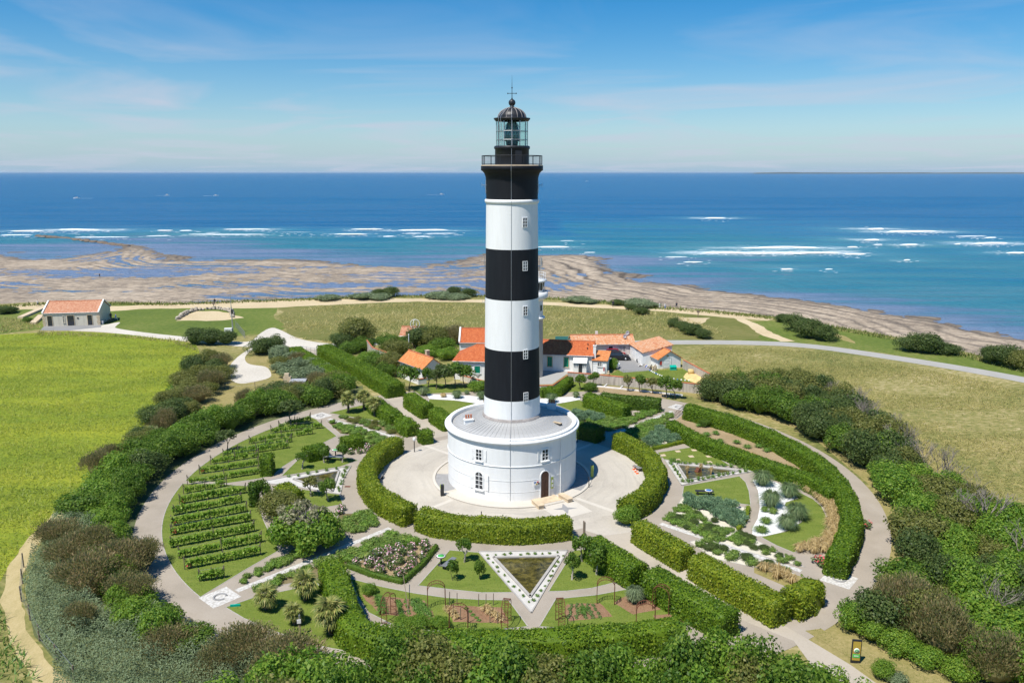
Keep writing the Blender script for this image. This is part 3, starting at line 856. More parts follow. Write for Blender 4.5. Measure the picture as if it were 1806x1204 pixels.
# surf: crests as low ridges of foam, each lying on the swell
fv, ff = [], []
for x0, py, x1, th in surf:
    (ax, ay), (bx, by) = P(x0, py, SEA), P(x1, py - .4, SEA)
    k = max(6, int((bx - ax) / 3.2)); b0 = len(fv); wd = th * ay / 95
    for i in range(k + 1):
        s = i / k; x = ax + (bx - ax) * s; y = ay + (by - ay) * s + (fbm(np.array([x * .03]), np.array([py * 1.7]))[0] - .5) * wd * 3
        e = math.sin(math.pi * min(1, max(0, s))) ** .35
        ww = wd * .55 * e * max(.06, 1.9 * fbm(np.array([x * .10]), np.array([py * 3.3]))[0] - .45)
        fv += [(x, y - ww * 1.5, SEA + .14), (x, y - ww * .3, SEA + .2 + .55 * th * e), (x, y + ww * .5, SEA + .12)]
    for i in range(k):
        for j in (0, 1): ff.append((b0 + i * 3 + j, b0 + i * 3 + 3 + j, b0 + i * 3 + 4 + j, b0 + i * 3 + 1 + j))
# torn scraps of foam around and behind the crests
for x0, py, x1, th in surf:
    for _ in range(int((x1 - x0) * .5 * th) + 2):
        px = random.uniform(x0 - 12, x1 + 14); y2 = py + random.gauss(2.2, 2.0)
        x, y = P(px, y2, SEA); a = random.uniform(.8, 3.2) * y / 700; b = random.uniform(.25, .7) * y / 450
        b0 = len(fv); z = SEA + .17
        fv += [(x - a, y, z), (x - a * .3, y - b, z), (x + a, y + b * .2, z), (x + a * .2, y + b, z)]
        ff.append((b0, b0 + 1, b0 + 2, b0 + 3))
tag(place('surf', np_mesh('surf', np.array(fv), np.array(ff), 'foam')), kind='structure')
# far low coast on the right of the horizon
fl = []
for i in range(61):
    s = i / 60
    fl.append((5200 + 9800 * s, 17500 + 600 * math.sin(s * 4), 26 + 20 * fbm(np.array([s * 30.]), np.array([2.]))[0] * (1 if s > .03 else 0)))
mb = MB()
mb.add([(x, y, SEA - 1) for x, y, h in fl] + [(x, y, SEA + h * .75) for x, y, h in fl] + [(x, y + 900, SEA + h * .75) for x, y, h in fl],
       [(i, i + 1, 62 + i, 61 + i) for i in range(60)] + [(61 + i, 62 + i, 123 + i, 122 + i) for i in range(60)])
tag(mb.build('far_coast', 'far_land'), kind='structure')

# the land: one sheet to the cliff edge, with the cliff face below it
cl = smooth_line([(*p, 0) for p in cliff], 2)
cl = [(p.x + (random.random() - .5) * 1.2, p.y + (random.random() - .5) * 1.6) for p in cl]
land = cl + [(cl[-1][0] + 60, -250), (cl[0][0] - 60, -250)]
mb = MB()
mb.add([(x, y, 0) for x, y in land], [tuple(reversed(range(len(land))))])
n = len(cl)
mb.add([(x, y, 0) for x, y in cl] + [(x + random.uniform(-.6, .6), y + 1.2, -4) for x, y in cl] + [(x, y + 2.5, SEA - .5) for x, y in cl],
       [(i, i + 1, n + i + 1, n + i) for i in range(n - 1)] + [(n + i, n + i + 1, 2 * n + i + 1, 2 * n + i) for i in range(n - 1)], 1)
tag(mb.build('land', ['meadow', 'rock']), kind='structure')

SHEETS, ZOF = [], {}
def _cross(a, b, c, d):
    o = lambda p, q, r: (q[0] - p[0]) * (r[1] - p[1]) - (q[1] - p[1]) * (r[0] - p[0])
    return o(a, b, c) * o(a, b, d) < 0 and o(c, d, a) * o(c, d, b) < 0
def overlaps(A, B):
    if any(in_poly(p[0], p[1], B) for p in A) or any(in_poly(p[0], p[1], A) for p in B): return True
    return any(_cross(A[i - 1], A[i], B[j - 1], B[j]) for i in range(len(A)) for j in range(len(B)))
def sheet(name, poly, mat, label=None):
    """a flat ground surface, 4 mm above whatever sheet it lies on"""
    poly = [(p[0], p[1]) for p in poly]
    ar = sum(poly[i][0] * poly[(i + 1) % len(poly)][1] - poly[(i + 1) % len(poly)][0] * poly[i][1] for i in range(len(poly)))
    if ar < 0: poly = poly[::-1]
    bb = (min(p[0] for p in poly), min(p[1] for p in poly), max(p[0] for p in poly), max(p[1] for p in poly))
    z = 0.004
    for q, b2, z2 in SHEETS:
        if z2 + .004 > z and bb[0] < b2[2] and b2[0] < bb[2] and bb[1] < b2[3] and b2[1] < bb[3] and overlaps(poly, q): z = z2 + .004
    SHEETS.append((poly, bb, z))
    mb = MB().add([(x, y, z) for x, y in poly], [tuple(range(len(poly)))])
    o = mb.build(name, mat)
    ZOF[o.name] = z
    return tag(o, label, kind='structure')
def ribbon(line, w):
    """polygon of a path of width w along a line"""
    L = [Vector((p[0], p[1])) for p in line]
    A, B = [], []
    for i, p in enumerate(L):
        t = (L[min(i + 1, len(L) - 1)] - L[max(i - 1, 0)]).normalized(); nn = Vector((-t.y, t.x))
        ww = w[i] if isinstance(w, (list, tuple)) else w
        A.append(tuple(p + nn * ww / 2)); B.append(tuple(p - nn * ww / 2))
    return A + B[::-1]
def edging(poly, parent, w=.07, h=.04, mat='pond_kerb', z=0.0, closed=True):
    """stone edging laid round a bed or lawn"""
    mb = MB(); pts = [(p[0], p[1]) for p in poly]
    if closed: pts = pts + [pts[0]]
    for a, b in zip(pts[:-1], pts[1:]):
        L = math.dist(a, b)
        if L < .02: continue
        mb.box(((a[0] + b[0]) / 2, (a[1] + b[1]) / 2, z + h / 2), (L + w * .5, w, h), math.atan2(b[1] - a[1], b[0] - a[0]))
    return mb.build('edging', mat, parent)
def bent(poly, rough=.25, step=1.4):
    """irregular natural outline"""
    out = []
    for p in resample([(a, b, 0) for a, b in poly + [poly[0]]], step)[:-1]:
        out.append((p.x + random.uniform(-rough, rough), p.y + random.uniform(-rough, rough)))
    return out

# coastal turf nearer the sea, then the paths over it
sheet('coast_turf', bent(PP([(-200, 560), (0, 541), (200, 536), (490, 537), (486, 556), (500, 578), (470, 590), (330, 596), (200, 586), (70, 580), (-200, 620)]), .8, 4), 'coast_turf')
sheet('coast_turf', bent(PP([(1180, 600), (1290, 566), (1390, 566), (1470, 580), (1600, 602), (1700, 628), (1830, 662), (1830, 672), (1560, 622), (1420, 606), (1300, 600)]), .6, 4), 'coast_turf')
sheet('meadow', bent(PP([(505, 590), (492, 560), (498, 540), (640, 532), (860, 531), (960, 536), (1050, 541), (1180, 549), (1300, 562), (1330, 580), (1340, 600), (1160, 599), (1000, 597), (860, 598), (700, 603), (600, 603), (545, 598)]), .9, 3), 'meadow_green')
CROP = PP([(-700, 640), (-200, 604), (0, 590), (120, 584), (240, 590), (345, 606), (352, 622), (318, 655), (290, 700), (252, 752), (198, 802), (142, 862), (92, 910), (52, 950), (20, 990), (-20, 1060), (-60, 1204), (-700, 1250)])
sheet('crop_field', CROP, 'crop')
sheet('mown_strip', bent(PP([(150, 855), (168, 862), (110, 915), (68, 960), (40, 1010), (36, 1060), (52, 1120), (86, 1168), (130, 1210), (60, 1210), (20, 1130), (2, 1060), (10, 1010), (40, 960), (92, 908)]), .15, 1), 'mown_strip')
SCRUB = PP([(355, 640), (380, 640), (470, 690), (560, 690), (640, 680), (640, 720), (500, 740), (380, 800), (300, 850), (260, 920), (270, 980), (330, 1040), (460, 1110), (640, 1204), (130, 1204), (60, 1120), (44, 1040), (70, 960), (150, 870), (240, 780), (300, 700)])
sheet('scrub_ground', SCRUB, 'scrub_green')
sheet('scrub_ground', PP([(1190, 690), (1440, 670), (1640, 780), (1830, 960), (1830, 1300), (1480, 1300), (1420, 1110), (1560, 980), (1540, 860), (1420, 760), (1240, 706)]), 'dry_grass')
sheet('dry_grass', bent(PP([(390, 640), (480, 620), (505, 660), (560, 690), (480, 720), (400, 740), (350, 720), (365, 680)]), .5, 2), 'dry_grass')
sheet('gravel_parking', smooth_line([(*p, 0) for p in PP([(445, 612), (414, 632), (398, 656), (404, 668), (421, 678), (450, 673), (479, 666), (478, 656), (470, 646), (447, 644), (434, 640), (431, 630), (438, 622), (449, 614)])], 2), 'track_gravel')
sheet('gravel_track', smooth_line([(*p, 0) for p in PP([(69, 582), (176, 575), (216, 566), (204, 575), (202, 579), (260, 587), (318, 593), (400, 601), (443, 604), (455, 590), (478, 576), (496, 582), (524, 597), (560, 604), (588, 606), (590, 609), (562, 622), (533, 620), (511, 611), (494, 609), (443, 613), (380, 607), (315, 601), (194, 586), (124, 583)])], 2), 'track_gravel')
sheet('back_lane', ribbon(PP([(585, 607.5), (660, 606), (760, 603), (860, 601), (960, 601), (1060, 600)]), 3.0), 'road_pale')
sheet('coast_path', bent(ribbon(PP([(-200, 560), (0, 546), (50, 540), (110, 540), (190, 545), (250, 541), (330, 540), (400, 538), (470, 537), (560, 533), (640, 531), (740, 529), (850, 531), (960, 535), (1050, 540), (1130, 543), (1200, 548), (1290, 557), (1360, 564)]), [9, 9, 10, 9, 9, 7, 7, 10, 12, 11, 8, 6, 5, 5, 6, 6, 7, 6, 3]), .5, 3), 'sand_path')
sheet('foot_track', bent(ribbon(PP([(1300, 560), (1330, 574), (1350, 588), (1390, 602)]), [2, 3, 3.5, 3]), .3, 2), 'sand_path')
sheet('sandy_clearing', bent(PP([(1195, 559), (1250, 561), (1242, 568), (1228, 572), (1196, 566)]), .5, 2), 'sand_path')
sheet('sandy_clearing', bent(PP([(1470, 586), (1500, 596), (1512, 606), (1490, 600), (1470, 592)]), .4, 2), 'dry_grass')
sheet('sandy_clearing', bent(PP([(312, 565), (322, 556), (345, 549), (380, 548), (404, 552), (428, 560), (408, 564), (360, 566)]), .5, 2), 'sand_path')
sheet('coast_road', ribbon(smooth_line([(*p, 0) for p in PP([(1060, 606), (1160, 603.5), (1300, 603.5), (1420, 608), (1560, 628), (1700, 650), (1830, 674), (2000, 712)])], 2), 4.2), 'road_pale')
sheet('hut_apron', PP([(70, 583), (78, 575), (180, 572), (178, 577), (120, 583)]), 'asphalt_old')

# ------------------------------------------------------------------ the round garden
sheet('garden_paths', arc(40.5, 0, 360, 140)[:-1], 'path_stone')
# entry road from the north-west, exit road to the south-east
sheet('entry_road', PP([(533, 614), (560, 616), (562, 624), (610, 650), (660, 672), (700, 692), (712, 700), (760, 735), (800, 765), (735, 780), (705, 722), (676, 700), (640, 670), (585, 640)]), 'road_stone')
sheet('exit_road', PP([(1020, 915), (1108, 925), (1215, 996), (1300, 1048), (1374, 1097), (1430, 1130), (1500, 1172), (1560, 1215), (1480, 1240), (1400, 1130), (1310, 1094), (1216, 1045), (1140, 998), (1062, 946)]), 'road_stone')
sheet('plaza', arc(15.8, 0, 360, 120)[:-1], 'plaza_worn')
sheet('plaza', PP([(1020, 915), (1110, 905), (1125, 935), (1105, 940), (1062, 945), (1030, 935)]), 'plaza_stone')
sheet('ramp_and_shade', [polar(9.2, a) for a in range(176, 216, 4)] + [polar(7.3, a) for a in range(212, 172, -4)], 'grey_paving')
sheet('ramp_and_shade', [polar(9.2, a) for a in range(-30, 42, 4)] + [polar(7.3, a) for a in range(38, -34, -4)], 'grey_paving')  # dark sheet laid in for the drum's shade on the paving
ap = sheet('apron', [polar(9.0, a) for a in range(216, 331, 3)] + [polar(7.3, a) for a in range(330, 213, -3)], 'apron_stone')
mb = MB(); mb.lathe([(9.0, 0.0), (9.0, .07), (9.32, .07), (9.32, 0.0)], 96, 0, (TX, TY, .06), smooth=False)
tag(mb.build('apron_kerb', 'apron_stone'), kind='structure')
# compass star let into the paving in front of the door
sc0 = P(997, 897); sq = 2.05
dr = Vector((sc0[0] - TX, sc0[1] - TY)).normalized(); sd = Vector((-dr.y, dr.x))
pt = lambda a, b: (sc0[0] + dr.x * a + sd.x * b, sc0[1] + dr.y * a + sd.y * b)
sheet('star_paving', [pt(-sq, -sq), pt(sq, -sq), pt(sq, sq), pt(-sq, sq)], 'apron_stone')
star = []
for i in range(8):
    a = rad(45 * i + 8); r = 1.35 if i % 2 == 0 else .42
    star.append((sc0[0] + r * math.cos(a), sc0[1] + r * math.sin(a)))
sheet('compass_star', star, 'grey_paving')
# pale radial bands crossing the plaza
for a in (47, 137, 227, 317):
    p0, p1 = polar(9.6, a), polar(15.4, a)
    sheet('paving_band', ribbon([p0, p1], .55), 'apron_stone')

LAWNS = {}
def lawn(key, px, mat='lawn', edge=True, world=None, name='lawn'):
    poly = world or PP(px)
    o = sheet(name, poly, mat)
    if edge: edging(poly, o)
    LAWNS[key] = poly
    return o
ringpts = lambda a0, a1, n=20, r=37.9: arc(r, a0, a1, n)
# west: two vineyard lawns
def ang(px, py):
    x, y = P(px, py); return math.degrees(math.atan2(y - TY, x - TX)) % 360
lawn('vine_n', None, world=ringpts(ang(548, 735), ang(322, 848)) + PP([(380, 850), (401, 852), (457, 844), (482, 838), (500, 822), (523, 808), (560, 786), (594, 769), (558, 740)]))
lawn('vine_s', None, world=ringpts(ang(320, 853), ang(371, 1046)) + PP([(432, 1005), (493, 970), (478, 945), (466, 920), (458, 897), (452, 858), (401, 854.5), (380, 853)]))
lawn('w_n', [(524, 812), (496, 839.5), (599, 823), (633, 811.5), (605, 806), (540, 803)])
lawn('w_s', [(534, 863), (599, 872), (605, 889), (571, 895), (520, 893), (508, 880)])
lawn('nw', [(579.6, 728), (645, 713), (668, 722), (689, 740), (675, 743), (629, 737)])
lawn('sw', [(397.5, 1070.6), (452, 1052), (519, 1038), (557, 1024), (575, 1050), (596, 1085), (618, 1115), (651, 1148), (615, 1149), (574, 1141), (528, 1129), (487, 1114), (430, 1090)])
lawn('s_w', [(793, 970), (846, 974), (904.6, 1044.5), (850, 1045), (800, 1040), (737, 1032.5)])
lawn('s_e', [(1011.6, 971), (1030, 968), (1063, 992), (1110, 1021), (1044, 1037), (1000, 1042), (967, 1043)])
lawn('veg_w', [(618, 1020), (672, 1034), (732, 1046), (786, 1053.5), (845, 1057), (897, 1058), (931, 1104.6), (860, 1112), (760, 1112), (690, 1100), (650, 1080), (630, 1050)])
lawn('veg_e', [(980, 1056), (1051, 1049), (1110, 1038), (1131, 1036), (1180, 1068), (1232, 1099), (1205, 1106), (1100, 1115), (951, 1104.6)])
lawn('e_n', [(1159, 798), (1229, 787), (1262, 804.6), (1289, 822), (1199, 814), (1172, 811)])
lawn('e_s', [(1205.6, 857), (1304, 839.5), (1315, 850), (1321, 866), (1324, 890.6), (1260, 882), (1203, 875.6)])
lawn('e_out', [(1361, 836), (1379, 835), (1390, 846), (1408, 867), (1434, 880), (1449, 893), (1458, 912), (1462, 935), (1455, 948), (1439, 958), (1420, 968), (1399, 974), (1370, 962), (1342, 947), (1386, 937), (1414, 920), (1396, 900), (1379, 888), (1407, 879), (1392, 862), (1374, 850)])
lawn('n_w', [(757, 704), (800, 706), (838, 711), (795, 735), (770, 740), (752, 722)])
lawn('n_e', [(979.5, 713), (1021, 705), (1060, 720), (1092, 734), (1086, 737), (1050, 731), (1012, 727)])
lawn('n_far', [(742, 697), (722, 682), (760, 676), (850, 680), (850, 690), (800, 692), (757, 694)], edge=False)
lawn('n_far_e', [(995, 692), (1010, 672), (1030, 676), (1042, 688), (1030, 690)], edge=False)
lawn('yard', [(1066, 667), (1090, 652), (1150, 653), (1206, 650), (1235, 665), (1270, 690), (1235, 684), (1110, 670)], edge=False)
sheet('yard_drive', PP([(1048, 640), (1070, 626), (1122, 624), (1130, 640), (1160, 652), (1100, 657), (1086, 650), (1060, 652)]), 'asphalt_old')
sheet('terrace', PP([(940, 678), (974, 677), (1000, 659), (1060, 663), (1060, 656), (955, 650), (940, 655)]), 'road_pale')
lawn('roadside', [(1420, 1112), (1448, 1108), (1500, 1140), (1560, 1160), (1640, 1180), (1700, 1215), (1570, 1215), (1500, 1160)], 'dry_grass', edge=False, name='verge')
sheet('back_bed', PP([(1040, 690), (1052, 678), (1100, 683), (1190, 694), (1175, 702), (1120, 700)]), 'dry_soil')
kb = sheet('kitchen_strip', PP([(1190, 742), (1207, 730), (1290, 752), (1370, 792), (1430, 826), (1470, 862), (1460, 870), (1400, 852), (1320, 812), (1250, 782)]), 'dry_soil')

# soil plots of the kitchen garden
SOIL = {}
for k, px in (('a', [(638, 1049), (668, 1050), (710, 1055), (748, 1059), (773, 1094), (720, 1088), (668, 1082)]),
              ('b', [(784, 1067), (886, 1071), (898, 1099), (800, 1096)]),
              ('c', [(995, 1079), (1000, 1065), (1058, 1063), (1081, 1087), (1004, 1095)]),
              ('d', [(1081, 1063), (1105, 1051), (1147, 1049), (1166, 1075), (1130, 1080), (1116, 1083)]),
              ('e', [(1150, 1085), (1190, 1082), (1215, 1098), (1170, 1100)])):
    SOIL[k] = PP(px)
    sheet('soil_plot', bent(SOIL[k], .06, .5), 'soil')
# gravel beds
sheet('white_gravel', smooth_line([(*p, 0) for p in PP([(1327, 846), (1352, 846), (1374, 852), (1392, 866), (1407, 879), (1379, 888), (1398, 902), (1416, 918), (1386, 937), (1341, 947), (1322, 940), (1341, 906), (1337, 865)])], 1), 'white_gravel')
sheet('white_gravel', PP([(752, 694), (770, 696), (800, 696), (852, 700), (852, 713), (806, 706), (757, 703)]), 'white_gravel')
sheet('white_gravel', PP([(951, 704), (975, 701), (1010, 700), (1024, 700), (1022, 705), (980, 712), (951, 716)]), 'white_gravel')
for nm, px in (('bed_sw_n', [(420, 1028), (490, 987), (545, 965), (600, 940), (657, 926), (640, 905), (598, 905), (590, 930), (520, 975)]),
               ('bed_sw_s', [(452, 1040), (520, 1012), (590, 985), (660, 955), (690, 942), (760, 957), (740, 960), (655, 981), (612, 998), (560, 1020)]),
               ('bed_nw_n', [(595, 735), (640, 741), (692, 746), (722, 763), (708, 770), (650, 752)]),
               ('bed_nw_s', [(575, 742), (610, 750), (650, 762), (690, 774), (660, 800), (646, 800), (644, 770), (600, 765)]),
               ('bed_ne_n', [(1012, 728), (1050, 731), (1089, 739), (1130, 730), (1169, 722), (1130, 742), (1082, 761), (1020, 758)]),
               ('bed_ne_s', [(1098, 764), (1150, 742), (1190, 728), (1180, 740), (1162, 756), (1136, 780), (1120, 775)]),
               ('bed_lav', [(1162, 756), (1190, 764), (1221, 778), (1150, 792), (1136, 782)]),
               ('bed_se_n', [(1172, 918), (1195, 890), (1203, 878), (1262, 886), (1321, 896), (1316, 915), (1300, 935), (1330, 950), (1420, 1000), (1380, 990), (1290, 965), (1220, 940)]),
               ('bed_se_s', [(1216, 955), (1240, 950), (1310, 975), (1402, 1012), (1395, 1016), (1330, 1000), (1260, 985)])):
    b = sheet('planting_bed', PP(px), 'bed_gravel' if nm.startswith(('bed_se', 'bed_lav')) else 'scrub_soil'); edging(PP(px), b)
sheet('rose_bed', PP([(613, 997), (655, 980), (700, 968), (755, 960), (772, 965), (745, 995), (712, 1027), (660, 1015)]), 'dry_soil')
sheet('rough_corner', PP([(1330, 1000), (1400, 1012), (1420, 1020), (1400, 1040), (1330, 1010)]), 'dry_grass')
# cobbled line down the middle of each compass path, and a laid square at its outer end
for (a, b), sqc in ((((417, 1042), (688, 931)), (388, 1053)), (((579.6, 738.5), (697, 770.5)), (565, 733)), (((1089, 763), (1186, 725)), (1197, 718)), (((1165, 923), (1413, 1007)), (1480, 1021))):
    A, B = P(*a), P(*b)
    sheet('cobbled_line', ribbon([A, B], .62), 'cobble_white')
    c = P(*sqc); d = Vector((c[0] - TX, c[1] - TY)).normalized(); e = Vector((-d.y, d.x)); s = 1.25
    sheet('compass_square', [(c[0] + d.x * i * s + e.x * j * s, c[1] + d.y * i * s + e.y * j * s) for i, j in ((-1, -1), (1, -1), (1, 1), (-1, 1))], 'cobble_white')
    mb = MB(); mb.lathe([(.42, 0), (.42, .06), (.6, .06), (.6, 0)], 20, 0, (c[0], c[1], .02), 20, 330)
    tag(mb.build('compass_ring', 'grey_paving'), kind='structure')

# ponds: stone kerb round a sunken sheet of water, pale gravel outside it
def pond(outer, inner, label):
    o = sheet('pond_gravel', PP(outer), 'pond_gravel')
    A = PP(inner); n = len(A)
    edging(PP(outer), o, .12, .1, 'pond_kerb')
    t = thing('pond', label, 'pond', (sum(p[0] for p in A) / n, sum(p[1] for p in A) / n, 0))
    edging(A, t, .24, .14, 'pond_kerb', ZOF[o.name])
    z = ZOF[o.name] + .03
    MB().add([(x, y, z) for x, y in (A if sum(A[i][0] * A[(i + 1) % n][1] - A[(i + 1) % n][0] * A[i][1] for i in range(n)) > 0 else A[::-1])], [tuple(range(n))]).build('water', 'pond_water', t)
    return t
pond([(844, 973), (1001, 971), (937, 1081)], [(871, 984), (985, 982), (935, 1053)], 'triangular green lily pond with a white stone border in front of the lighthouse')
pond([(1172, 811), (1202, 856), (1262, 843), (1334, 831), (1260, 823), (1198, 815)], [(1194, 820), (1212, 848), (1304, 831)], 'triangular pond with a small red float on the right of the plaza')
pond([(455, 851), (520, 838), (600, 825), (619, 822), (606, 845), (600, 872), (560, 865), (512, 857)], [(518, 846), (598, 831), (586, 867)], 'triangular pond half hidden by small trees on the left of the plaza')
# sea air: even pale haze over land and water, its top just above the lighthouse
HZ = MB(); HZ.box((0, 22000, 19), (44000, 46000, 56))
hz = HZ.build('haze', 'haze_air'); tag(hz, kind='stuff')
# ------------------------------------------------------------------ the lighthouse
LH = thing('lighthouse', 'tall round lighthouse banded black and white on a broad white drum base', 'lighthouse', (TX, TY, 0))
def lath(name, prof, mat, n=96, parent=LH, **k):
    return MB().lathe(prof, n, 0, (0, 0, 0), **k).local(name, mat, parent)
RD = 7.45
lath('drum_wall', [(RD + .02, 0), (RD, 1.0), (RD, 6.45)], 'white_render')
for z, pr in ((1.02, .012), (2.34, .02), (3.95, .06)):
    lath('string_course', [(RD - .02, z - .05), (RD + pr, z - .04), (RD + pr, z + .03), (RD - .02, z + .07)], 'white_render')
lath('cornice', [(RD - .02, 6.40), (RD + .1, 6.46), (RD + .30, 6.55), (RD + .33, 6.62), (RD + .33, 6.76), (RD + .26, 6.80), (RD + .02, 6.84)], 'white_render')
lath('parapet', [(RD + .02, 6.80), (RD + .05, 6.86), (RD + .05, 7.02), (RD + .02, 7.06), (7.02, 7.06), (7.0, 7.0), (7.0, 6.6)], 'white_render')
# standing-seam roof: one sheet of metal per bay
NP = 72
z0r, z1r = 6.66, 7.62
mb = MB()
dA = 2 * math.pi / NP
a0, a1 = -dA / 2 + .004, dA / 2 - .004
v = []
for r, z in ((6.99, z0r), (3.36, z1r)):
    for a in (a0, a1): v.append((r * math.cos(a), r * math.sin(a), z))
mb.add(v, [(0, 1, 3, 2)])
for r0, za, r1, zb in ((6.99, z0r, 3.36, z1r),):       # raised seam on one side
    w = .018; hgt = .035
    p = [(r0, -w, za - .02), (r0, w, za - .02), (r0, w, za + hgt), (r0, -w, za + hgt), (r1, -w * .7, zb - .02), (r1, w * .7, zb - .02), (r1, w * .7, zb + hgt), (r1, -w * .7, zb + hgt)]
    cs, sn = math.cos(dA / 2), math.sin(dA / 2)
    mb.add([(x * cs - y * sn, x * sn + y * cs, z) for x, y, z in p], [(0, 1, 2, 3), (7, 6, 5, 4), (3, 2, 6, 7), (1, 5, 6, 2), (0, 3, 7, 4)])
panel_me = mb.mesh('roof_panel', 'zinc')
for i in range(NP):
    place('roof_panel', panel_me, LH, (0, 0, random.uniform(0, .012)), (0, 0, i * dA))
lath('roof_flashing', [(3.45, 7.56), (3.38, 7.88), (3.2, 7.92)], 'zinc_worn')
bm = [(7.7, 3.26), (10.0, 3.20), (15.7, 3.09), (21.3, 2.99), (26.8, 2.90), (31.75, 2.83)]
for i, (za, zb) in enumerate(zip(bm[:-1], bm[1:])):
    lath('white_band' if i % 2 == 0 else 'black_band', [(za[1], za[0]), ((za[1] + zb[1]) / 2, (za[0] + zb[0]) / 2), (zb[1], zb[0])], 'white_render' if i % 2 == 0 else 'black_render')
lath('ring_moulding', [(2.82, 31.62), (2.94, 31.70), (2.98, 31.85), (2.98, 32.02), (2.90, 32.08), (2.80, 32.1)], 'white_render')
lath('gallery_corbel', [(2.83, 32.1), (2.83, 34.0), (2.88, 34.45), (3.02, 34.85), (3.25, 35.1), (3.37, 35.14), (3.37, 35.62), (3.30, 35.66), (1.8, 35.68)], 'black_render')
lath('floor_rim', [(3.36, 35.63), (3.34, 35.70), (3.20, 35.70)], 'sandstone')
mb = MB()
for i in range(96):
    a = 2 * math.pi * i / 96; c, s = math.cos(a) * 3.25, math.sin(a) * 3.25
    mb.tube((c, s, 35.68), (c, s, 36.66), .013, n=4, cap=False)
for i in range(16):
    a = 2 * math.pi * i / 16; c, s = math.cos(a) * 3.25, math.sin(a) * 3.25
    mb.tube((c, s, 35.6), (c, s, 36.72), .032, n=6)
for z, r in ((36.68, .035), (35.80, .022)):
    pts = [(3.25 * math.cos(2 * math.pi * i / 64), 3.25 * math.sin(2 * math.pi * i / 64), z) for i in range(65)]
    mb.path(pts, r, 6)
mb.local('gallery_railing', 'dark_metal', LH)
lath('lantern_base', [(1.84, 35.68), (1.84, 37.35), (1.93, 37.42), (1.95, 37.62), (1.86, 37.72), (1.6, 37.72)], 'black_iron', 64)
MB().box((0, 0, 0), (.05, .75, 1.5)).local('service_door', 'dark_metal', LH, (1.84 * math.sin(rad(22)), -1.84 * math.cos(rad(22)), 36.45), (0, 0, rad(-68)))
NG = 12; RG = 1.68
for i in range(NG):
    a = 2 * math.pi * (i + .5) / NG
    w = 2 * RG * math.sin(math.pi / NG) - .05
    p = MB().box((0, 0, 0), (.015, w, 2.5)).local('lantern_pane', 'pane_glass', LH, (RG * math.cos(math.pi / NG) * math.cos(a), RG * math.cos(math.pi / NG) * math.sin(a), 38.98), (0, 0, a))
    a = 2 * math.pi * i / NG
    MB().box((0, 0, 0), (.07, .07, 2.6)).local('glazing_bar', 'grey_metal', LH, (RG * math.cos(a), RG * math.sin(a), 39.0), (0, 0, a))
for z in (38.35, 39.25):
    mb = MB(); mb.path([((RG + .03) * math.cos(2 * math.pi * i / NG), (RG + .03) * math.sin(2 * math.pi * i / NG), z) for i in range(NG + 1)], .03, 6)
    mb.local('glazing_ring', 'grey_metal', LH)
lath('lantern_floor', [(1.62, 37.70), (0.02, 37.71)], 'dark_metal', 32)
lens = lath('lens', [(.30, 37.72), (.62, 37.8), (.66, 38.2), (.80, 38.3), (.84, 38.8), (.84, 39.3), (.72, 39.45), (.62, 39.9), (.34, 40.25), (.05, 40.3)], 'lens_glass', 24)
mb = MB()
for i in range(8):
    a = 2 * math.pi * i / 8
    mb.path([(.86 * math.cos(a) * k, .86 * math.sin(a) * k, z) for k, z in ((.8, 38.2), (1, 38.3), (1, 39.4), (.75, 39.95), (.4, 40.25))], .028, 6)
for z, r in ((38.3, .86), (39.35, .86), (38.75, .86)):
    mb.path([(r * math.cos(2 * math.pi * i / 24), r * math.sin(2 * math.pi * i / 24), z) for i in range(25)], .03, 6)
fr = mb.local('lens_frame', 'grey_metal', lens)
lath('lantern_eave', [(1.6, 40.28), (1.78, 40.30), (1.95, 40.50), (1.97, 40.60), (1.72, 40.62), (1.50, 40.62)], 'black_iron', 48)
dome = [(1.52 * math.cos(t), 40.6 + 1.12 * math.sin(t)) for t in [math.pi / 2 * i / 10 for i in range(10)]] + [(.20, 41.74)]
dm = lath('dome', dome, 'black_iron', 48)
mb = MB()
for i in range(16):
    a = 2 * math.pi * i / 16
    mb.path([((r + .01) * math.cos(a), (r + .01) * math.sin(a), z + .01) for r, z in dome], .035, 5)
mb.local('rib', 'zinc_worn', dm)
lath('finial_ball', [(.2, 41.70), (.26, 41.78), (.20, 41.86)] + [(.37 * math.sin(t) + .001, 42.2 - .37 * math.cos(t)) for t in [.45 + (math.pi - .45) * i / 12 for i in range(13)]], 'black_iron', 24)
mb = MB()
mb.tube((0, 0, 42.5), (0, 0, 44.2), .045, .02, 8).tube((0, 0, 44.2), (0, 0, 45.0), .018, .006, 6)
mb.tube((-.42, 0, 43.15), (.42, 0, 43.15), .03, n=6).tube((0, -.42, 43.15), (0, .42, 43.15), .03, n=6)
for x in (-.45, .45): mb.blob((x, 0, 43.15), .07, 0, 6, 4)
mb.blob((0, 0, 43.72), .08, 0, 6, 4).blob((0, 0, 42.62), .09, 0, 6, 4)
mb.local('weather_vane', 'black_iron', LH)
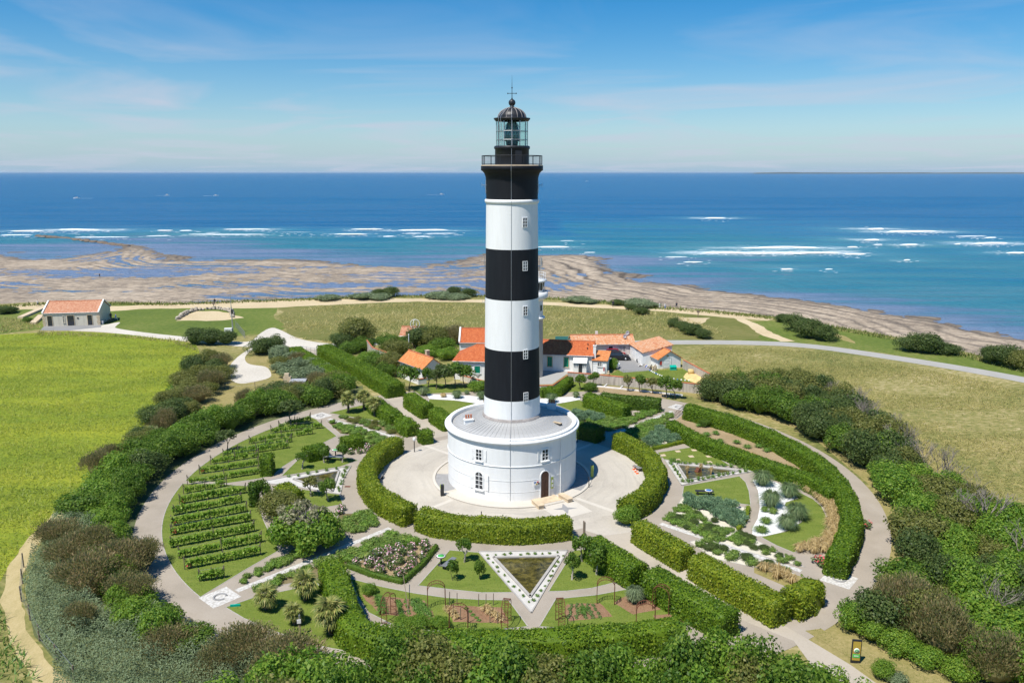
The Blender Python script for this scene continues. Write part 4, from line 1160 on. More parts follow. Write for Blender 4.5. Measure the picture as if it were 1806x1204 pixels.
# rigid ladder on the lantern and lightning conductor down the face
mb = MB()
for dx in (-.14, .14):
    a = rad(230)
    mb.path([((r) * math.cos(a) + dx * math.sin(a), (r) * math.sin(a) - dx * math.cos(a), z) for r, z in ((1.82, 37.7), (1.82, 39.0), (2.05, 40.5), (2.0, 40.75), (1.55, 41.1), (1.0, 41.55))], .028, 5)
for i in range(11):
    z = 37.9 + i * .25; r = 1.82
    mb.tube(((r) * math.cos(a) - .14 * math.sin(a), r * math.sin(a) + .14 * math.cos(a), z), (r * math.cos(a) + .14 * math.sin(a), r * math.sin(a) - .14 * math.cos(a), z), .018, n=4)
mb.local('ladder', 'grey_metal', LH)
a = rad(268.5)
cp = [(.1, 42.0), (1.2, 41.45), (1.6, 40.9), (2.0, 40.6), (1.9, 37.6), (1.9, 35.8), (3.4, 35.7), (3.4, 35.1), (2.88, 34.3), (2.86, 32.2), (3.02, 31.9), (2.86, 31.6), (2.93, 26.8), (3.02, 21.3), (3.12, 15.7), (3.24, 10), (3.3, 7.95), (3.5, 7.6), (6.98, 6.78), (7.0, 7.09), (7.53, 7.09), (7.53, 6.85), (7.81, 6.78), (7.81, 6.6), (7.5, 6.45), (7.48, .1)]
MB().path([(r * math.cos(a), r * math.sin(a), z) for r, z in cp], .022, 6).local('lightning_cable', 'grey_metal', LH)
a = rad(270 + 45.4)
MB().path([(r * math.cos(a), r * math.sin(a), z) for r, z in ((7.55, 6.4), (7.55, .05))], .055, 8).local('downpipe', 'white_paint', LH)
# small aerials on brackets, left and right under the gallery, and lower down behind
for a, z, L in ((196, 33.6, .55), (-16, 33.6, .55), (172, 25.3, .5), (8, 25.0, .5), (165, 20.6, .4)):
    t = rad(a); r = 2.84 + (33 - z) * .016
    mb = MB()
    c, s = math.cos(t), math.sin(t)
    mb.tube((r * c, r * s, z), ((r + L) * c, (r + L) * s, z), .025, n=5).tube(((r + .12) * c, (r + .12) * s, z - .9), ((r + .12) * c, (r + .12) * s, z + .55), .03, n=6)
    mb.tube(((r + L) * c, (r + L) * s, z - .2), ((r + L) * c, (r + L) * s, z + .25), .02, n=5).tube((r * c, r * s, z - .7), ((r + L * .6) * c, (r + L * .6) * s, z), .018, n=4)
    mb.local('aerial', 'grey_metal', LH)

def wall_window(parent, ang, r, z, w, h, arched=False, shutters=True, cols=2, rws=3, door=False, thin=False):
    """opening on a curved wall, facing outward at the given compass angle; built at the origin facing -Y"""
    root_loc = (r * math.cos(rad(ang)), r * math.sin(rad(ang)), z)
    rot = (0, 0, rad(ang) + math.pi / 2)
    def outline(w2, h2, zo=0.0):
        if not arched: return [(-w2, zo), (w2, zo), (w2, h2), (-w2, h2)]
        k = 10; rr = w2
        return [(-w2, zo), (w2, zo)] + [(rr * math.cos(math.pi * i / k), h2 - rr + rr * math.sin(math.pi * i / k)) for i in range(k + 1)]
    mb = MB()
    bw = .03 if thin else .1; o = outline(w / 2 + bw, h + bw, -bw); i_ = outline(w / 2, h, 0)
    if len(o) == len(i_):
        n = len(o)
        v = [(x, -.06, y) for x, y in o] + [(x, -.06, y) for x, y in i_] + [(x, .30, y) for x, y in o] + [(x, .12, y) for x, y in i_]
        f = []
        for k in range(n):
            j = (k + 1) % n
            f += [(k, j, n + j, n + k), (2 * n + k, 2 * n + j, j, k), (n + k, n + j, 3 * n + j, 3 * n + k)]
        mb.add(v, f)
    if not thin: mb.box((0, -.1, -.1), (w + .3, .2, .09))
    fr = mb.local('door_frame' if door else 'window', 'white_paint', parent, root_loc, rot)
    if door:
        d = MB(); poly = outline(w / 2 - .01, h - .01, .0)
        n = len(poly)
        d.add([(x, -.03, y) for x, y in poly] + [(x, .1, y) for x, y in poly], [tuple(range(n))] + [(k, n + k, n + (k + 1) % n, (k + 1) % n) for k in range(n)])
        for sx in (-1, 1):
            for zz, hh in ((.5, .62), (1.3, .7)):
                d.box((sx * w * .22, -.04, zz), (w * .3, .03, hh))
        d.box((0, -.035, h * .45), (.03, .03, h * .85))
        d.local('door', 'wood_door', fr)
        return fr
    g = MB(); poly = outline(w / 2 - .005, h - .005, .005)
    g.add([(x, -.025, y) for x, y in poly], [tuple(range(len(poly)))])
    g.local('pane', 'glass_dark', fr)
    b = MB()
    for k in range(cols + 1): b.box((-w / 2 + w * k / cols, -.04, h * (.5 if not arched or k in (0, cols) else .5)), (.06 if k in (0, cols) else .07, .05, h * (.999 if not arched else .98) if k not in (0, cols) or not arched else h - w / 2))
    top = h if not arched else h - w / 2
    for k in range(rws + 1): b.box((0, -.041, top * k / rws), (w, .045, .05))
    b.local('frame', 'white_paint', fr)
    if shutters:
        for sx in (-1, 1):
            s = MB(); s.box((0, 0, h / 2 - (w * .12 if arched else 0)), (w * .62, .05, h * (.93 if arched else 1.0)))
            for k in range(2): s.box((0, -.03, h * (.28 + .4 * k)), (w * .42, .02, h * .3))
            s.local('shutter', 'white_paint', fr, (sx * (w * .5 + w * .36 + .05), .04, 0), (0, 0, sx * rad(-9)))
    return fr
for a in (270 - 28.7, 270 + 28.7): wall_window(LH, a, RD, 4.42, .74, 1.22)
wall_window(LH, 270 - 28.7, RD, 1.1, .95, 1.95, arched=True)
wall_window(LH, 270 + 28.7, RD, .15, 1.0, 3.0, arched=True, door=True)
for z, r in ((9.95, 3.21), (14.8, 3.11), (19.65, 3.02), (24.55, 2.94), (29.2, 2.87)):
    wall_window(LH, 270 + 28.7, r - .01, z, .52, 1.0, shutters=False, thin=True)
# panels beside the door
a = 270 + 28.7
tv = Vector((math.cos(rad(a + 90)), math.sin(rad(a + 90)), 0))
b0 = Vector((RD * math.cos(rad(a)), RD * math.sin(rad(a)), 0))
pn = MB().box((0, 0, .55), (.3, .05, 1.3)).local('information_panel', 'sign_green', LH, tuple(b0 * .997 + tv * .98 + Vector((0, 0, 1.05))), (0, 0, rad(a + 97)))
for k, hh in ((0, .25), (1, .75)):
    MB().box((0, -.03, hh), (.2, .02, .32)).local('poster', 'cloth_white', pn)
pl = MB().box((0, 0, 0), (.75, .06, .5)).local('plaque', 'cloth_white', LH, tuple(b0 * 1.003 - tv * 1.05 + Vector((0, 0, 2.0))), (0, 0, rad(a + 82)))
for k, (x, z, m) in enumerate(((-.2, .08, 'sign_blue'), (.12, .1, 'red_paint'), (.0, -.12, 'sign_gold'), (.24, -.1, 'dark_metal'))):
    MB().box((x, -.035, z), (.2, .012, .16)).local('picture', m, pl)
# doorstep between two low stone blocks
st = thing('doorstep', 'pale stone step and landing in front of the lighthouse door', 'doorstep', (b0.x + TX + math.cos(rad(a)) * .8, b0.y + TY + math.sin(rad(a)) * .8, 0))
MB().box((0, .1, .06), (2.6, 1.7, .2)).local('landing', 'sandstone', st, (0, 0, 0), (0, 0, rad(a + 90)))
MB().box((0, -.95, .04), (2.9, .42, .14)).local('step', 'apron_stone', st, (0, 0, 0), (0, 0, rad(a + 90)))
for sx, lab in ((-1, 'low stone bench block to the left of the lighthouse doorstep'), (1, 'low stone bench block to the right of the lighthouse doorstep')):
    t = thing('stone_bench', lab, 'bench', tuple(Vector((b0.x + TX, b0.y + TY, 0)) + Vector((math.cos(rad(a)), math.sin(rad(a)), 0)) * 1.5 + tv * sx * 1.75), rad(a + 90 + 4 * sx))
    MB().box((0, 0, .2), (.62, 1.75, .38)).local('block', 'sandstone', t)
    MB().box((0, 0, .43), (.72, 1.85, .09)).local('slab', 'sandstone', t)
# things standing on the drum roof
def chimney_stack(label, x, y, z, rz, pots=3):
    t = thing('chimney_stack', label, 'chimney', (x, y, z), rz)
    mb = MB(); mb.box((0, 0, .1), (1.0, .62, .9)).box((0, 0, .58), (1.12, .74, .09)).box((0, 0, .66), (.98, .5, .1))
    mb.local('stack', 'white_render', t)
    for i in range(pots):
        MB().lathe([(.10, .7), (.115, .78), (.09, .9), (.10, 1.06), (.125, 1.1), (.11, 1.14), (.07, 1.14), (.07, .95)], 12).local('chimney_pot', 'terracotta', t, ((i - (pots - 1) / 2) * .29, 0, 0))
    return t
p = P(826.5, 747, 7.0)
chimney_stack('white chimney with three terracotta pots at the left of the drum roof', p[0], p[1], 6.95, rad(18))
p = P(973, 719, 7.0)
chimney_stack('white chimney with three dark red pots at the back right of the drum roof', p[0], p[1], 6.9, rad(-12))
p = P(983, 748, 7.0)
t = thing('roof_hatch', 'brown slatted hatch lying on the right of the drum roof', 'hatch', (p[0], p[1], 6.98), rad(-38))
MB().box((0, 0, .06), (1.0, .42, .3)).local('kerb', 'dark_metal', t)
for i in range(5): MB().box((0, -.17 + .085 * i, .24), (1.06, .06, .04)).local('slat', 'sandstone', t)
# ------------------------------------------------------------------ houses
def uv_roof(name, quads, mat, parent, th=.12):
    """roof slabs: each quad (eave a, eave b, ridge b, ridge a) in local space, with tile courses mapped along it"""
    me = bpy.data.meshes.new(name); V, Fq, UV = [], [], []
    for q in quads:
        q = [Vector(p) for p in q]; b = len(V)
        n = (q[1] - q[0]).cross(q[3] - q[0]).normalized()
        if n.z < 0: q = [q[1], q[0], q[3], q[2]]; n = -n
        V += [tuple(p) for p in q] + [tuple(p - n * th) for p in q]
        ex = (q[1] - q[0]).normalized(); ey = n.cross(ex)
        uv = [((p - q[0]).dot(ex), (p - q[0]).dot(ey)) for p in q]
        faces = [(0, 1, 2, 3), (7, 6, 5, 4), (0, 4, 5, 1), (1, 5, 6, 2), (2, 6, 7, 3), (3, 7, 4, 0)]
        for f in faces: Fq.append(tuple(i + b for i in f)); UV += [uv[i % 4] for i in f]
    me.from_pydata(V, [], Fq); me.materials.append(M[mat])
    l = me.uv_layers.new(name='UVMap')
    for i, u in enumerate(UV): l.data[i].uv = u
    me.update()
    return place(name, me, parent)
def ridge_tiles(parent, a, b, mat='terracotta', r=.11):
    """half-round ridge tiles, laid one by one"""
    a, b = Vector(a), Vector(b); L = (b - a).length; n = max(2, int(L / .42)); d = (b - a).normalized()
    mb = MB()
    for i in range(n):
        p = a + d * (i * L / n); q = a + d * ((i + 1) * L / n + .03)
        mb.tube(p, q, r, r * .9, 8)
    mb.local('ridge_tiles', mat, parent)
def house(name, label, cat, p0, p1, depth, ze, zr, wall, roof, over=.3, gable_pts=None, ridge_off=.5, hip=0.0, coping=False):
    """gabled house: front eaves wall from p0 to p1 (left to right), the rest behind it. local x along front, y back"""
    p0, p1 = Vector((*p0, 0)), Vector((*p1, 0))
    d = (p1 - p0); L = d.length; rz = math.atan2(d.y, d.x)
    t = thing(name, label, cat, tuple(p0), rz)
    yr = depth * ridge_off
    mb = MB()
    mb.add([(0, 0, 0), (L, 0, 0), (L, depth, 0), (0, depth, 0), (0, 0, ze), (L, 0, ze), (L, depth, ze), (0, depth, ze), (hip, yr, zr - .1), (L, yr, zr - .1)],
           [(0, 1, 5, 4), (1, 2, 6, 9, 5), (2, 3, 7, 6), (3, 0, 4, 8, 7) if not hip else (3, 0, 4, 7)])
    mb.local('wall', wall, t)
    sl = (zr - ze) / yr; s2 = (zr - ze) / (depth - yr); e = over; g = .12 if coping else .25
    hx = hip
    quads = [((-g if not hip else -e, -e, ze - e * sl), (L + g, -e, ze - e * sl), (L + g, yr, zr), (-g + hx, yr, zr)),
             ((L + g, depth + e, ze - e * s2), (-g if not hip else -e, depth + e, ze - e * s2), (-g + hx, yr, zr), (L + g, yr, zr))]
    if hip: quads.append(((-e, depth + e, ze - e * s2), (-e, -e, ze - e * sl), (-g + hx, yr, zr), (-g + hx, yr + .01, zr)))
    uv_roof('roof', quads, roof, t)
    ridge_tiles(t, (-g + hx, yr, zr + .03), (L + g, yr, zr + .03))
    mb = MB(); mb.tube((-g, -e - .05, ze - e * sl - .04), (L + g, -e - .05, ze - e * sl - .04), .06, n=6); mb.local('gutter', 'grey_metal', t)
    if coping:
        for x in (-.06, L + .06):
            mb = MB()
            for y0, z0, y1, z1 in ((-.15, ze - .1, yr, zr + .05), (depth + .15, ze - .1, yr, zr + .05)):
                mb.add([(x - .16, y0, z0), (x + .16, y0, z0), (x + .16, y1, z1), (x - .16, y1, z1), (x - .16, y0, z0 + .24), (x + .16, y0, z0 + .24), (x + .16, y1, z1 + .2), (x - .16, y1, z1 + .2)], [(0, 3, 2, 1), (4, 5, 6, 7), (0, 1, 5, 4), (1, 2, 6, 5), (2, 3, 7, 6), (3, 0, 4, 7)])
            mb.local('gable_coping', 'white_stone', t)
    t['len'] = L
    return t
def opening(t, kind, x, z, w, h, side='front', mat=None, frame='white_paint', depth=7.0, cols=2, rws=3, sill=True):
    """window, door or pair of shutters on a wall of house t"""
    L = t['len']
    loc, rz = {'front': ((x, 0, z), 0), 'right': ((L, x, z), math.pi / 2), 'left': ((0, x, z), -math.pi / 2), 'back': ((x, depth, z), math.pi)}[side]
    mb = MB()
    fw = .1
    for sx in (-1, 1): mb.box((sx * (w / 2 + fw / 2), -.03, h / 2), (fw, .1, h + .2))
    mb.box((0, -.03, h + .06), (w + .02, .1, .12))
    if sill: mb.box((0, -.06, -.05), (w + .3, .18, .1))
    fr = mb.local('window' if kind != 'door' else 'doorway', frame, t, loc, (0, 0, rz))
    if kind == 'window':
        MB().box((0, .02, h / 2), (w, .04, h)).local('pane', 'glass_dark', fr)
        b = MB()
        for k in range(1, cols): b.box((-w / 2 + w * k / cols, -.02, h / 2), (.06, .05, h))
        for k in range(1, rws): b.box((0, -.021, h * k / rws), (w, .045, .04))
        b.local('frame', mat or 'white_paint', fr)
    elif kind == 'shutters':
        for sx in (-1, 1):
            s = MB().box((sx * w / 4, -.02, h / 2), (w / 2 - .015, .06, h))
            for k in range(5): s.box((sx * w / 4, -.06, h * (.1 + .2 * k)), (w / 2 - .08, .03, h * .13))
            s.local('shutter', mat or 'green_paint', fr)
    else:
        d = MB().box((0, .0, h / 2), (w, .05, h))
        for k in range(3): d.box((0, -.03, h * (.18 + .31 * k)), (w * .7, .03, h * .22))
        d.local('door', mat or 'dark_metal', fr)
    return fr
# the white cottage right of the tower
A = house('cottage', 'white cottage with bright orange tiled roof and green shutters right of the tower', 'house', P(940, 652.5), P(1044, 657), 6.6, 3.25, 5.0, 'house_white', 'tiles_red')
for px in (968.5, 998.5):
    x = (Vector((*P(px, 655), 0)) - A.location).length
    opening(A, 'shutters', x, .85, .82, 1.75, frame='sandstone')
xp = (Vector((*P(1024, 655), 0)) - A.location).length
por = MB(); por.box((xp, -.75, .5), (2.3, 1.5, 1.0)); por.local('porch_wall', 'house_white', A)
pf = MB()
for i in range(9): pf.box((xp - 1.1 + i * .275, -1.46, 1.5), (.07, .07, 1.05))
for i in range(6):
    for sx in (-1, 1): pf.box((xp + sx * 1.1, -1.4 + i * .25, 1.5), (.06, .06, 1.05))
pf.box((xp, -1.46, 1.02), (2.3, .09, .07)).box((xp, -1.46, 2.03), (2.3, .09, .07))
pf.local('porch_frame', 'white_paint', A)
MB().box((xp, -1.40, 1.5), (2.2, .03, 1.0)).local('porch_glass', 'tarp_grey', A)
MB().box((xp + .1, -1.53, .95), (.62, .05, 1.85)).local('porch_door', 'glass_dark', A)
MB().add([(xp - 1.25, -1.7, 2.02), (xp + 1.25, -1.7, 2.02), (xp + 1.25, .02, 2.75), (xp - 1.25, .02, 2.75), (xp - 1.25, -1.7, 2.1), (xp + 1.25, -1.7, 2.1), (xp + 1.25, .02, 2.83), (xp - 1.25, .02, 2.83)], [(3, 2, 1, 0), (4, 5, 6, 7), (0, 1, 5, 4), (1, 2, 6, 5), (2, 3, 7, 6), (3, 0, 4, 7)]).local('porch_roof', 'house_white', A)
ch = MB().box((A['len'] + .35, .6, 2.4), (.5, .6, 4.8)).box((A['len'] + .35, .6, 4.84), (.62, .72, .12))
ch.local('chimney', 'house_white', A)
MB().lathe([(.11, 4.85), (.13, 5.1), (.1, 5.3)], 10, 0, (A['len'] + .35, .6, 0)).local('chimney_pot', 'terracotta', A)
for yy in (1.3, 2.3): MB().tube((A['len'] - 1, yy, 3.25 + yy * .53), (A['len'] - 1, yy, 3.6 + yy * .53), .09, n=8).local('roof_vent', 'dark_metal', A)
# lean-to at its right end
def lean_to(name, label, p0, p1, depth, zl, zh, wall, roof, low='front', cat='house'):
    """single pitch building; low='front' or 'right' names the low side"""
    p0, p1 = Vector((*p0, 0)), Vector((*p1, 0)); d = p1 - p0; L = d.length
    t = thing(name, label, cat, tuple(p0), math.atan2(d.y, d.x)); t['len'] = L
    zs = {'front': (zl, zl, zh, zh), 'right': (zh, zl, zl, zh), 'left': (zl, zh, zh, zl), 'back': (zh, zh, zl, zl)}[low]
    b = [(0, 0), (L, 0), (L, depth), (0, depth)]
    MB().add([(x, y, 0) for x, y in b] + [(x, y, z) for (x, y), z in zip(b, zs)], [(0, 1, 5, 4), (1, 2, 6, 5), (2, 3, 7, 6), (3, 0, 4, 7)]).local('wall', wall, t)
    e = .22; o = [(-e, -e), (L + e, -e), (L + e, depth + e), (-e, depth + e)]
    # keep the plane of the roof through the enlarged corners
    def zp(x, y):
        return {'front': zl + (zh - zl) * y / depth, 'back': zh + (zl - zh) * y / depth, 'right': zh + (zl - zh) * x / L, 'left': zl + (zh - zl) * x / L}[low] + .12
    c = [(x, y, zp(x, y)) for x, y in o]
    r = {'front': (0, 1, 2, 3), 'right': (1, 2, 3, 0), 'left': (3, 0, 1, 2), 'back': (2, 3, 0, 1)}[low]
    uv_roof('roof', [tuple(c[i] for i in r)], roof, t)
    return t
B = lean_to('wash_house', 'small white lean-to with pale orange roof at the end of the cottage', P(1045, 658), P(1069.5, 659.5), 4.2, 2.35, 3.1, 'house_white', 'tiles_orange')
opening(B, 'window', 1.25, 1.35, .75, .7, frame='house_white', rws=1)
opening(B, 'door', .45, .05, .7, 1.75, mat='house_white', sill=False)
lb = MB().box((2.05, -.15, .75), (.34, .18, 1.3)); lb.local('meter_box', 'cloth_white', B)
MB().box((2.05, -.25, .95), (.22, .03, .7)).local('notice', 'cloth_red', B)
# two roofs left of the tower
C1 = house('station_house', 'white house with orange roof and grey verge left of the tower, farther back', 'house', P(811, 633), P(870, 633), 7.5, 3.4, 5.3, 'house_white', 'tiles_red', coping=True)
C2 = house('station_house', 'white house with hipped orange roof and one green shuttered window left of the tower', 'house', P(801, 669), P(872, 671), 7.5, 3.5, 5.5, 'house_white', 'tiles_red', hip=3.6)
w = opening(C2, 'shutters', (Vector((*P(842.5, 669), 0)) - C2.location).length, 1.25, 1.0, 1.25)
sg = MB().prism([(-.5, 0), (.5, 0), (0, -.55)], -.04, .04)
sg.v = [(x, z - .1, y) for x, y, z in sg.v]
sg.local('shutter_bracket', 'tarp_grey', w, (0, 0, -.08))
# the low shed among the trees on the left
pa = Vector((*P(704, 655), 0)); pb = Vector((*P(744, 672), 0))
S = house('garden_shed', 'small white shed with orange roof among trees left of the tower', 'shed', P(706, 656), P(746.5, 671.5), 4.0, 2.3, 3.75, 'house_white', 'tiles_orange')
MB().box((S['len'] * .55, 3.1, 3.4), (.6, .6, 1.7)).box((S['len'] * .55, 3.1, 4.3), (.72, .72, .1)).local('chimney', 'sandstone', S)
# long low house behind the cars, its side wing and the gabled workshop
D = house('bungalow', 'long low pinkish house with mottled pale tile roof behind the cars', 'house', P(1010, 629), P(1118, 628), 6.0, 2.55, 3.7, 'house_pink', 'tiles_pale')
opening(D, 'door', (Vector((*P(1077, 629), 0)) - D.location).length, .02, .8, 2.0, mat='glass_dark', sill=False)
opening(D, 'window', (Vector((*P(1097.5, 629), 0)) - D.location).length, .95, 1.2, 1.1, frame='house_pink')
MB().box((D['len'] * .42, 3.2, 3.9), (.5, .5, .9)).local('chimney', 'house_pink', D)
for xx in (.86, .92):
    dish = MB(); dish.lathe([(.02, .0), (.25, .04), (.42, .14), (.44, .16), (.25, .07), (.02, .03)], 16)
    dish.v = [(x, -z, y) for x, y, z in dish.v]
    k = dish.tube((0, 0, 0), (0, .3, -.5), .03, n=5).local('satellite_dish', 'white_paint', D, (D['len'] * xx, 1.4 if xx < .9 else 2.6, 3.7 if xx < .9 else 4.1), (0, 0, rad(20)))
lp = [P(1112, 631), P(1134, 645)]
Wg = lean_to('side_wing', 'white side wing with pale orange single pitch roof beside the yard', P(1111, 629), P(1133, 645), 5.6, 2.45, 3.7, 'house_white', 'tiles_pale')
opening(Wg, 'door', Wg['len'] * .3, .02, 1.9, 1.9, mat='cloth_white', frame='house_white', sill=False)
opening(Wg, 'door', Wg['len'] * .75, .02, 1.6, 1.9, mat='cloth_white', frame='house_white', sill=False)
g0, g1 = Vector((*P(1161, 650.5), 0)), Vector((*P(1204.5, 650.5), 0))
ax = (g1 - g0).normalized()
# workshop: gable to the camera, so its eaves wall runs back from the left corner
back = Vector((-1.9, 6.4, 0))
Wk = house('workshop', 'white gabled workshop with orange roof and a cluttered front yard', 'workshop', tuple((g0 + back))[:2], tuple(g0)[:2], (g1 - g0).length, 1.95, 3.3, 'house_white', 'tiles_orange')
opening(Wk, 'door', 1.9, .02, .9, 1.8, mat='glass_dark', sill=False)
rb = opening(Wk, 'door', 1.6, .02, 1.5, 1.95, side='right', mat='house_white', sill=False)
MB().box((Wk['len'] + .06, .45, 1.1), (.08, .35, .7)).local('red_banner', 'red_paint', Wk)
MB().box((Wk['len'] + .06, 1.75, 2.35), (.08, .4, .22)).local('house_sign', 'sign_gold', Wk)
# the semaphore tower, mostly hidden behind the lighthouse
sx, sy = P(938.5, 662)
Tm = thing('signal_tower', 'stone signal tower with white lookout cab half hidden behind the lighthouse', 'tower', (sx, sy, 0))
TS = [('shaft', [(1.9, 0), (1.82, 10.2)], 'tower_stone'), ('ledge', [(1.8, 10.1), (2.15, 10.3), (2.15, 10.55), (1.8, 10.6)], 'white_render'), ('upper_shaft', [(1.8, 10.6), (1.8, 13.6)], 'house_white'),
      ('balcony', [(1.8, 13.4), (2.55, 13.9), (2.62, 14.0), (2.62, 15.0), (2.5, 15.0), (2.5, 14.05), (1.6, 14.02)], 'white_render'), ('cab_wall', [(1.75, 14.0), (1.75, 15.2)], 'house_white'),
      ('cab_glass', [(1.75, 15.2), (2.05, 16.6)], 'glass_dark'), ('cab_roof', [(2.05, 16.6), (2.4, 16.7), (2.4, 17.0), (.1, 17.25)], 'white_render')]
for nm, pr, mt in TS: MB().lathe(pr, 40).local(nm, mt, Tm)
mb = MB()
for i in range(20):
    a = 2 * math.pi * i / 20
    mb.tube((2.05 * math.cos(a), 2.05 * math.sin(a), 15.15), (2.07 * math.cos(a), 2.07 * math.sin(a), 16.65), .04, n=4)
mb.local('cab_mullion', 'white_paint', Tm)
mb = MB()
for z in (17.6, 18.1): mb.path([(2.2 * math.cos(2 * math.pi * i / 24), 2.2 * math.sin(2 * math.pi * i / 24), z) for i in range(25)], .035, 5)
for i in range(12):
    a = 2 * math.pi * i / 12; mb.tube((2.2 * math.cos(a), 2.2 * math.sin(a), 17), (2.2 * math.cos(a), 2.2 * math.sin(a), 18.1), .03, n=5)
mb.local('roof_railing', 'white_paint', Tm)
mb = MB()
for x, y, z in ((1.3, -.6, 21.3), (.5, -1.2, 20.2), (1.6, .3, 20.6), (-.8, .6, 21.9)): mb.tube((x, y, 17), (x, y, z), .045, .03, 6)
mb.box((1.5, .3, 20.0), (.18, .12, 1.4)).local('mast', 'grey_metal', Tm)
MB().box((1.45, -1.05, 12.2), (.06, .5, 1.0), rad(-35)).local('window', 'glass_dark', Tm)

# garden walls with tile coping: panels between piers, streaked with lichen
def garden_wall(label, line, h, mat='garden_wall', step=2.4, cope=True, th=.16, ribs=True):
    p = [Vector((*q, 0)) for q in line]
    t = thing('garden_wall', label, 'wall', tuple(p[0]))
    for a, b in zip(p[:-1], p[1:]):
        d = b - a; L = d.length; n = max(1, round(L / step)); rz = math.atan2(d.y, d.x)
        for i in range(n):
            c = a + d * ((i + .5) / n) - p[0]
            mb = MB().box((c.x, c.y, h / 2), (L / n - .03, th, h), rz)
            mb.local('wall_panel', mat, t)
            if ribs:
                mb = MB().box(tuple(a + d * (i / n) - p[0] + Vector((0, 0, h / 2 - .02))), (.22, th + .1, h), rz); mb.local('pier', mat, t)
        if cope:
            n2 = max(2, int(L / .42)); mb = MB()
            for i in range(n2):
                q0 = a + d * (i / n2) - p[0]; q1 = a + d * ((i + 1) / n2) - p[0]
                mb.tube(q0 + Vector((0, 0, h + .03)), q1 + Vector((0, 0, h + .035)), .13, .115, 8)
            mb.local('coping', 'terracotta', t)
    return t
garden_wall('streaked concrete wall with tile coping in front of the cottage yard', [P(1001, 672), P(1060, 677), P(1130, 684), P(1204, 691), P(1262, 697)], 1.55)
garden_wall('low wall with tile coping stepping down beside the cottage terrace', [P(948, 691), P(975, 690), P(1001, 672)], 1.0, ribs=False, mat='house_white')
garden_wall('concrete wall with tile coping running down from the workshop to the dark trees', [P(1205, 650), P(1245, 672), P(1297, 699)], 1.6)
garden_wall('low stone wall with tile coping in front of the hipped house', [P(812, 671), P(856, 683), P(880, 688)], 1.0, mat='hut_cream', ribs=False)
garden_wall('free standing plastered wall end with tile coping among the left shrubs', [P(648, 620), P(658, 634), P(683, 643)], 2.3, ribs=False)
garden_wall('low white wall below the small shed on the left', [P(700, 662), P(738, 678), P(752, 676)], .9, mat='house_white', ribs=False)

# the old coastguard hut on the far left
Hh = house('coast_hut', 'rendered stone hut with pinkish tile roof and three dark doors beside the sea', 'hut', P(78, 575.5), P(175.8, 572.8), 8.2, 3.15, 5.2, 'hut_cream', 'tiles_pinkish', over=.15, coping=True)
Lh = Hh['len']
for fx, w in ((.115, 1.0), (.49, 1.45), (.835, 1.0)): opening(Hh, 'door', Lh * fx, .05, w, 2.35, mat='glass_dark', frame='sandstone', sill=False)
opening(Hh, 'window', Lh * .365, .75, .32, 1.6, mat='tarp_grey', frame='hut_cream', cols=1, rws=1)
MB().box((Lh * .62, -.03, 1.75), (.35, .1, .3)).local('vent', 'dark_metal', Hh)
for x in (.08, Lh - .08):
    for k in range(5):
        MB().box((x + (.06 if x < 1 else -.06) * (k % 2), .02, .25 + k * .55), (.55 + .2 * (k % 2), .1, .44)).local('quoin', 'sandstone', Hh)
# ------------------------------------------------------------------ hedges
HR = 16.75
def ring_hedge(label, a0, a1, **k):
    n = max(2, int(abs(a1 - a0) / 3))
    hedge(label, None, 2.3, 2.25, world_pts=arc(HR, a0, a1, n), name='ring_hedge', **k)
def ra(px, py, z=2.25):
    x, y = P(px, py, z); return math.degrees(math.atan2(y - TY, x - TX)) % 360
G_H = 'clipped hedges of the round garden'
ring_hedge('curved clipped hedge on the left side of the plaza', ra(722, 772), ra(694, 900), mat='hedge_yellow', rough=.10)
ring_hedge('curved clipped hedge along the front of the plaza', ra(716, 908), ra(1020, 925), mat='hedge_yellow', rough=.10)
ring_hedge('curved clipped hedge on the right side of the plaza', ra(1136, 892) - 360, ra(1062, 768), mat='hedge_yellow', rough=.12)
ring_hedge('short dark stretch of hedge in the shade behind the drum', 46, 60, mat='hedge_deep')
def HG(label, px, w, h, mat='hedge_leaf', **k): return hedge(label, px, w, h, mat, group=None, **k)
HG('straight clipped hedge starting at the exit road, beside the small white trees', [(1047, 946), (1126, 994)], 2.5, 2.3)
HG('long straight clipped hedge left of the exit road, beside the rose arches', [(1149, 1000), (1288, 1078)], 2.7, 2.35)
HG('straight clipped hedge right of the exit road, nearest the plaza', [(1128, 917), (1211, 965)], 2.2, 2.25, 'hedge_yellow')
HG('long straight yellowing hedge right of the exit road, farther from the plaza', [(1229, 975), (1380, 1057)], 2.4, 2.3, 'hedge_yellow')
HG('short bushy yellow hedge closing the corner by the exit road', [(1397, 1046), (1434, 1018)], 2.3, 2.2, 'hedge_yellow', rough=.2)
HG('long curved hedge along the right outer ring path', [(1212, 712), (1263, 724), (1331, 746), (1400, 778), (1456, 814), (1487, 850), (1503, 885), (1504, 915), (1492, 948), (1476, 978)], 2.2, 2.3, 'hedge_leaf', smooth_it=1, rough=.09)
HG('curved hedge inside the right outer hedge, above the tan grasses', [(1183, 740), (1241, 771), (1309, 794), (1377, 819), (1434, 838), (1472, 862)], 1.8, 1.9, 'hedge_leaf', smooth_it=1)
HG('great curved hedge sweeping across the front of the garden', [(583, 985), (597, 1018), (606, 1060), (622, 1088), (646, 1102), (695, 1115), (760, 1118), (860, 1117), (960, 1115), (1060, 1109), (1140, 1101), (1200, 1091)], 2.5, 2.2, 'hedge_leaf', smooth_it=2, rough=.14)
HG('left clipped hedge of the entry road, by the white gate', [(519, 611), (560, 634), (612, 666)], 3.2, 2.1, 'hedge_leaf')
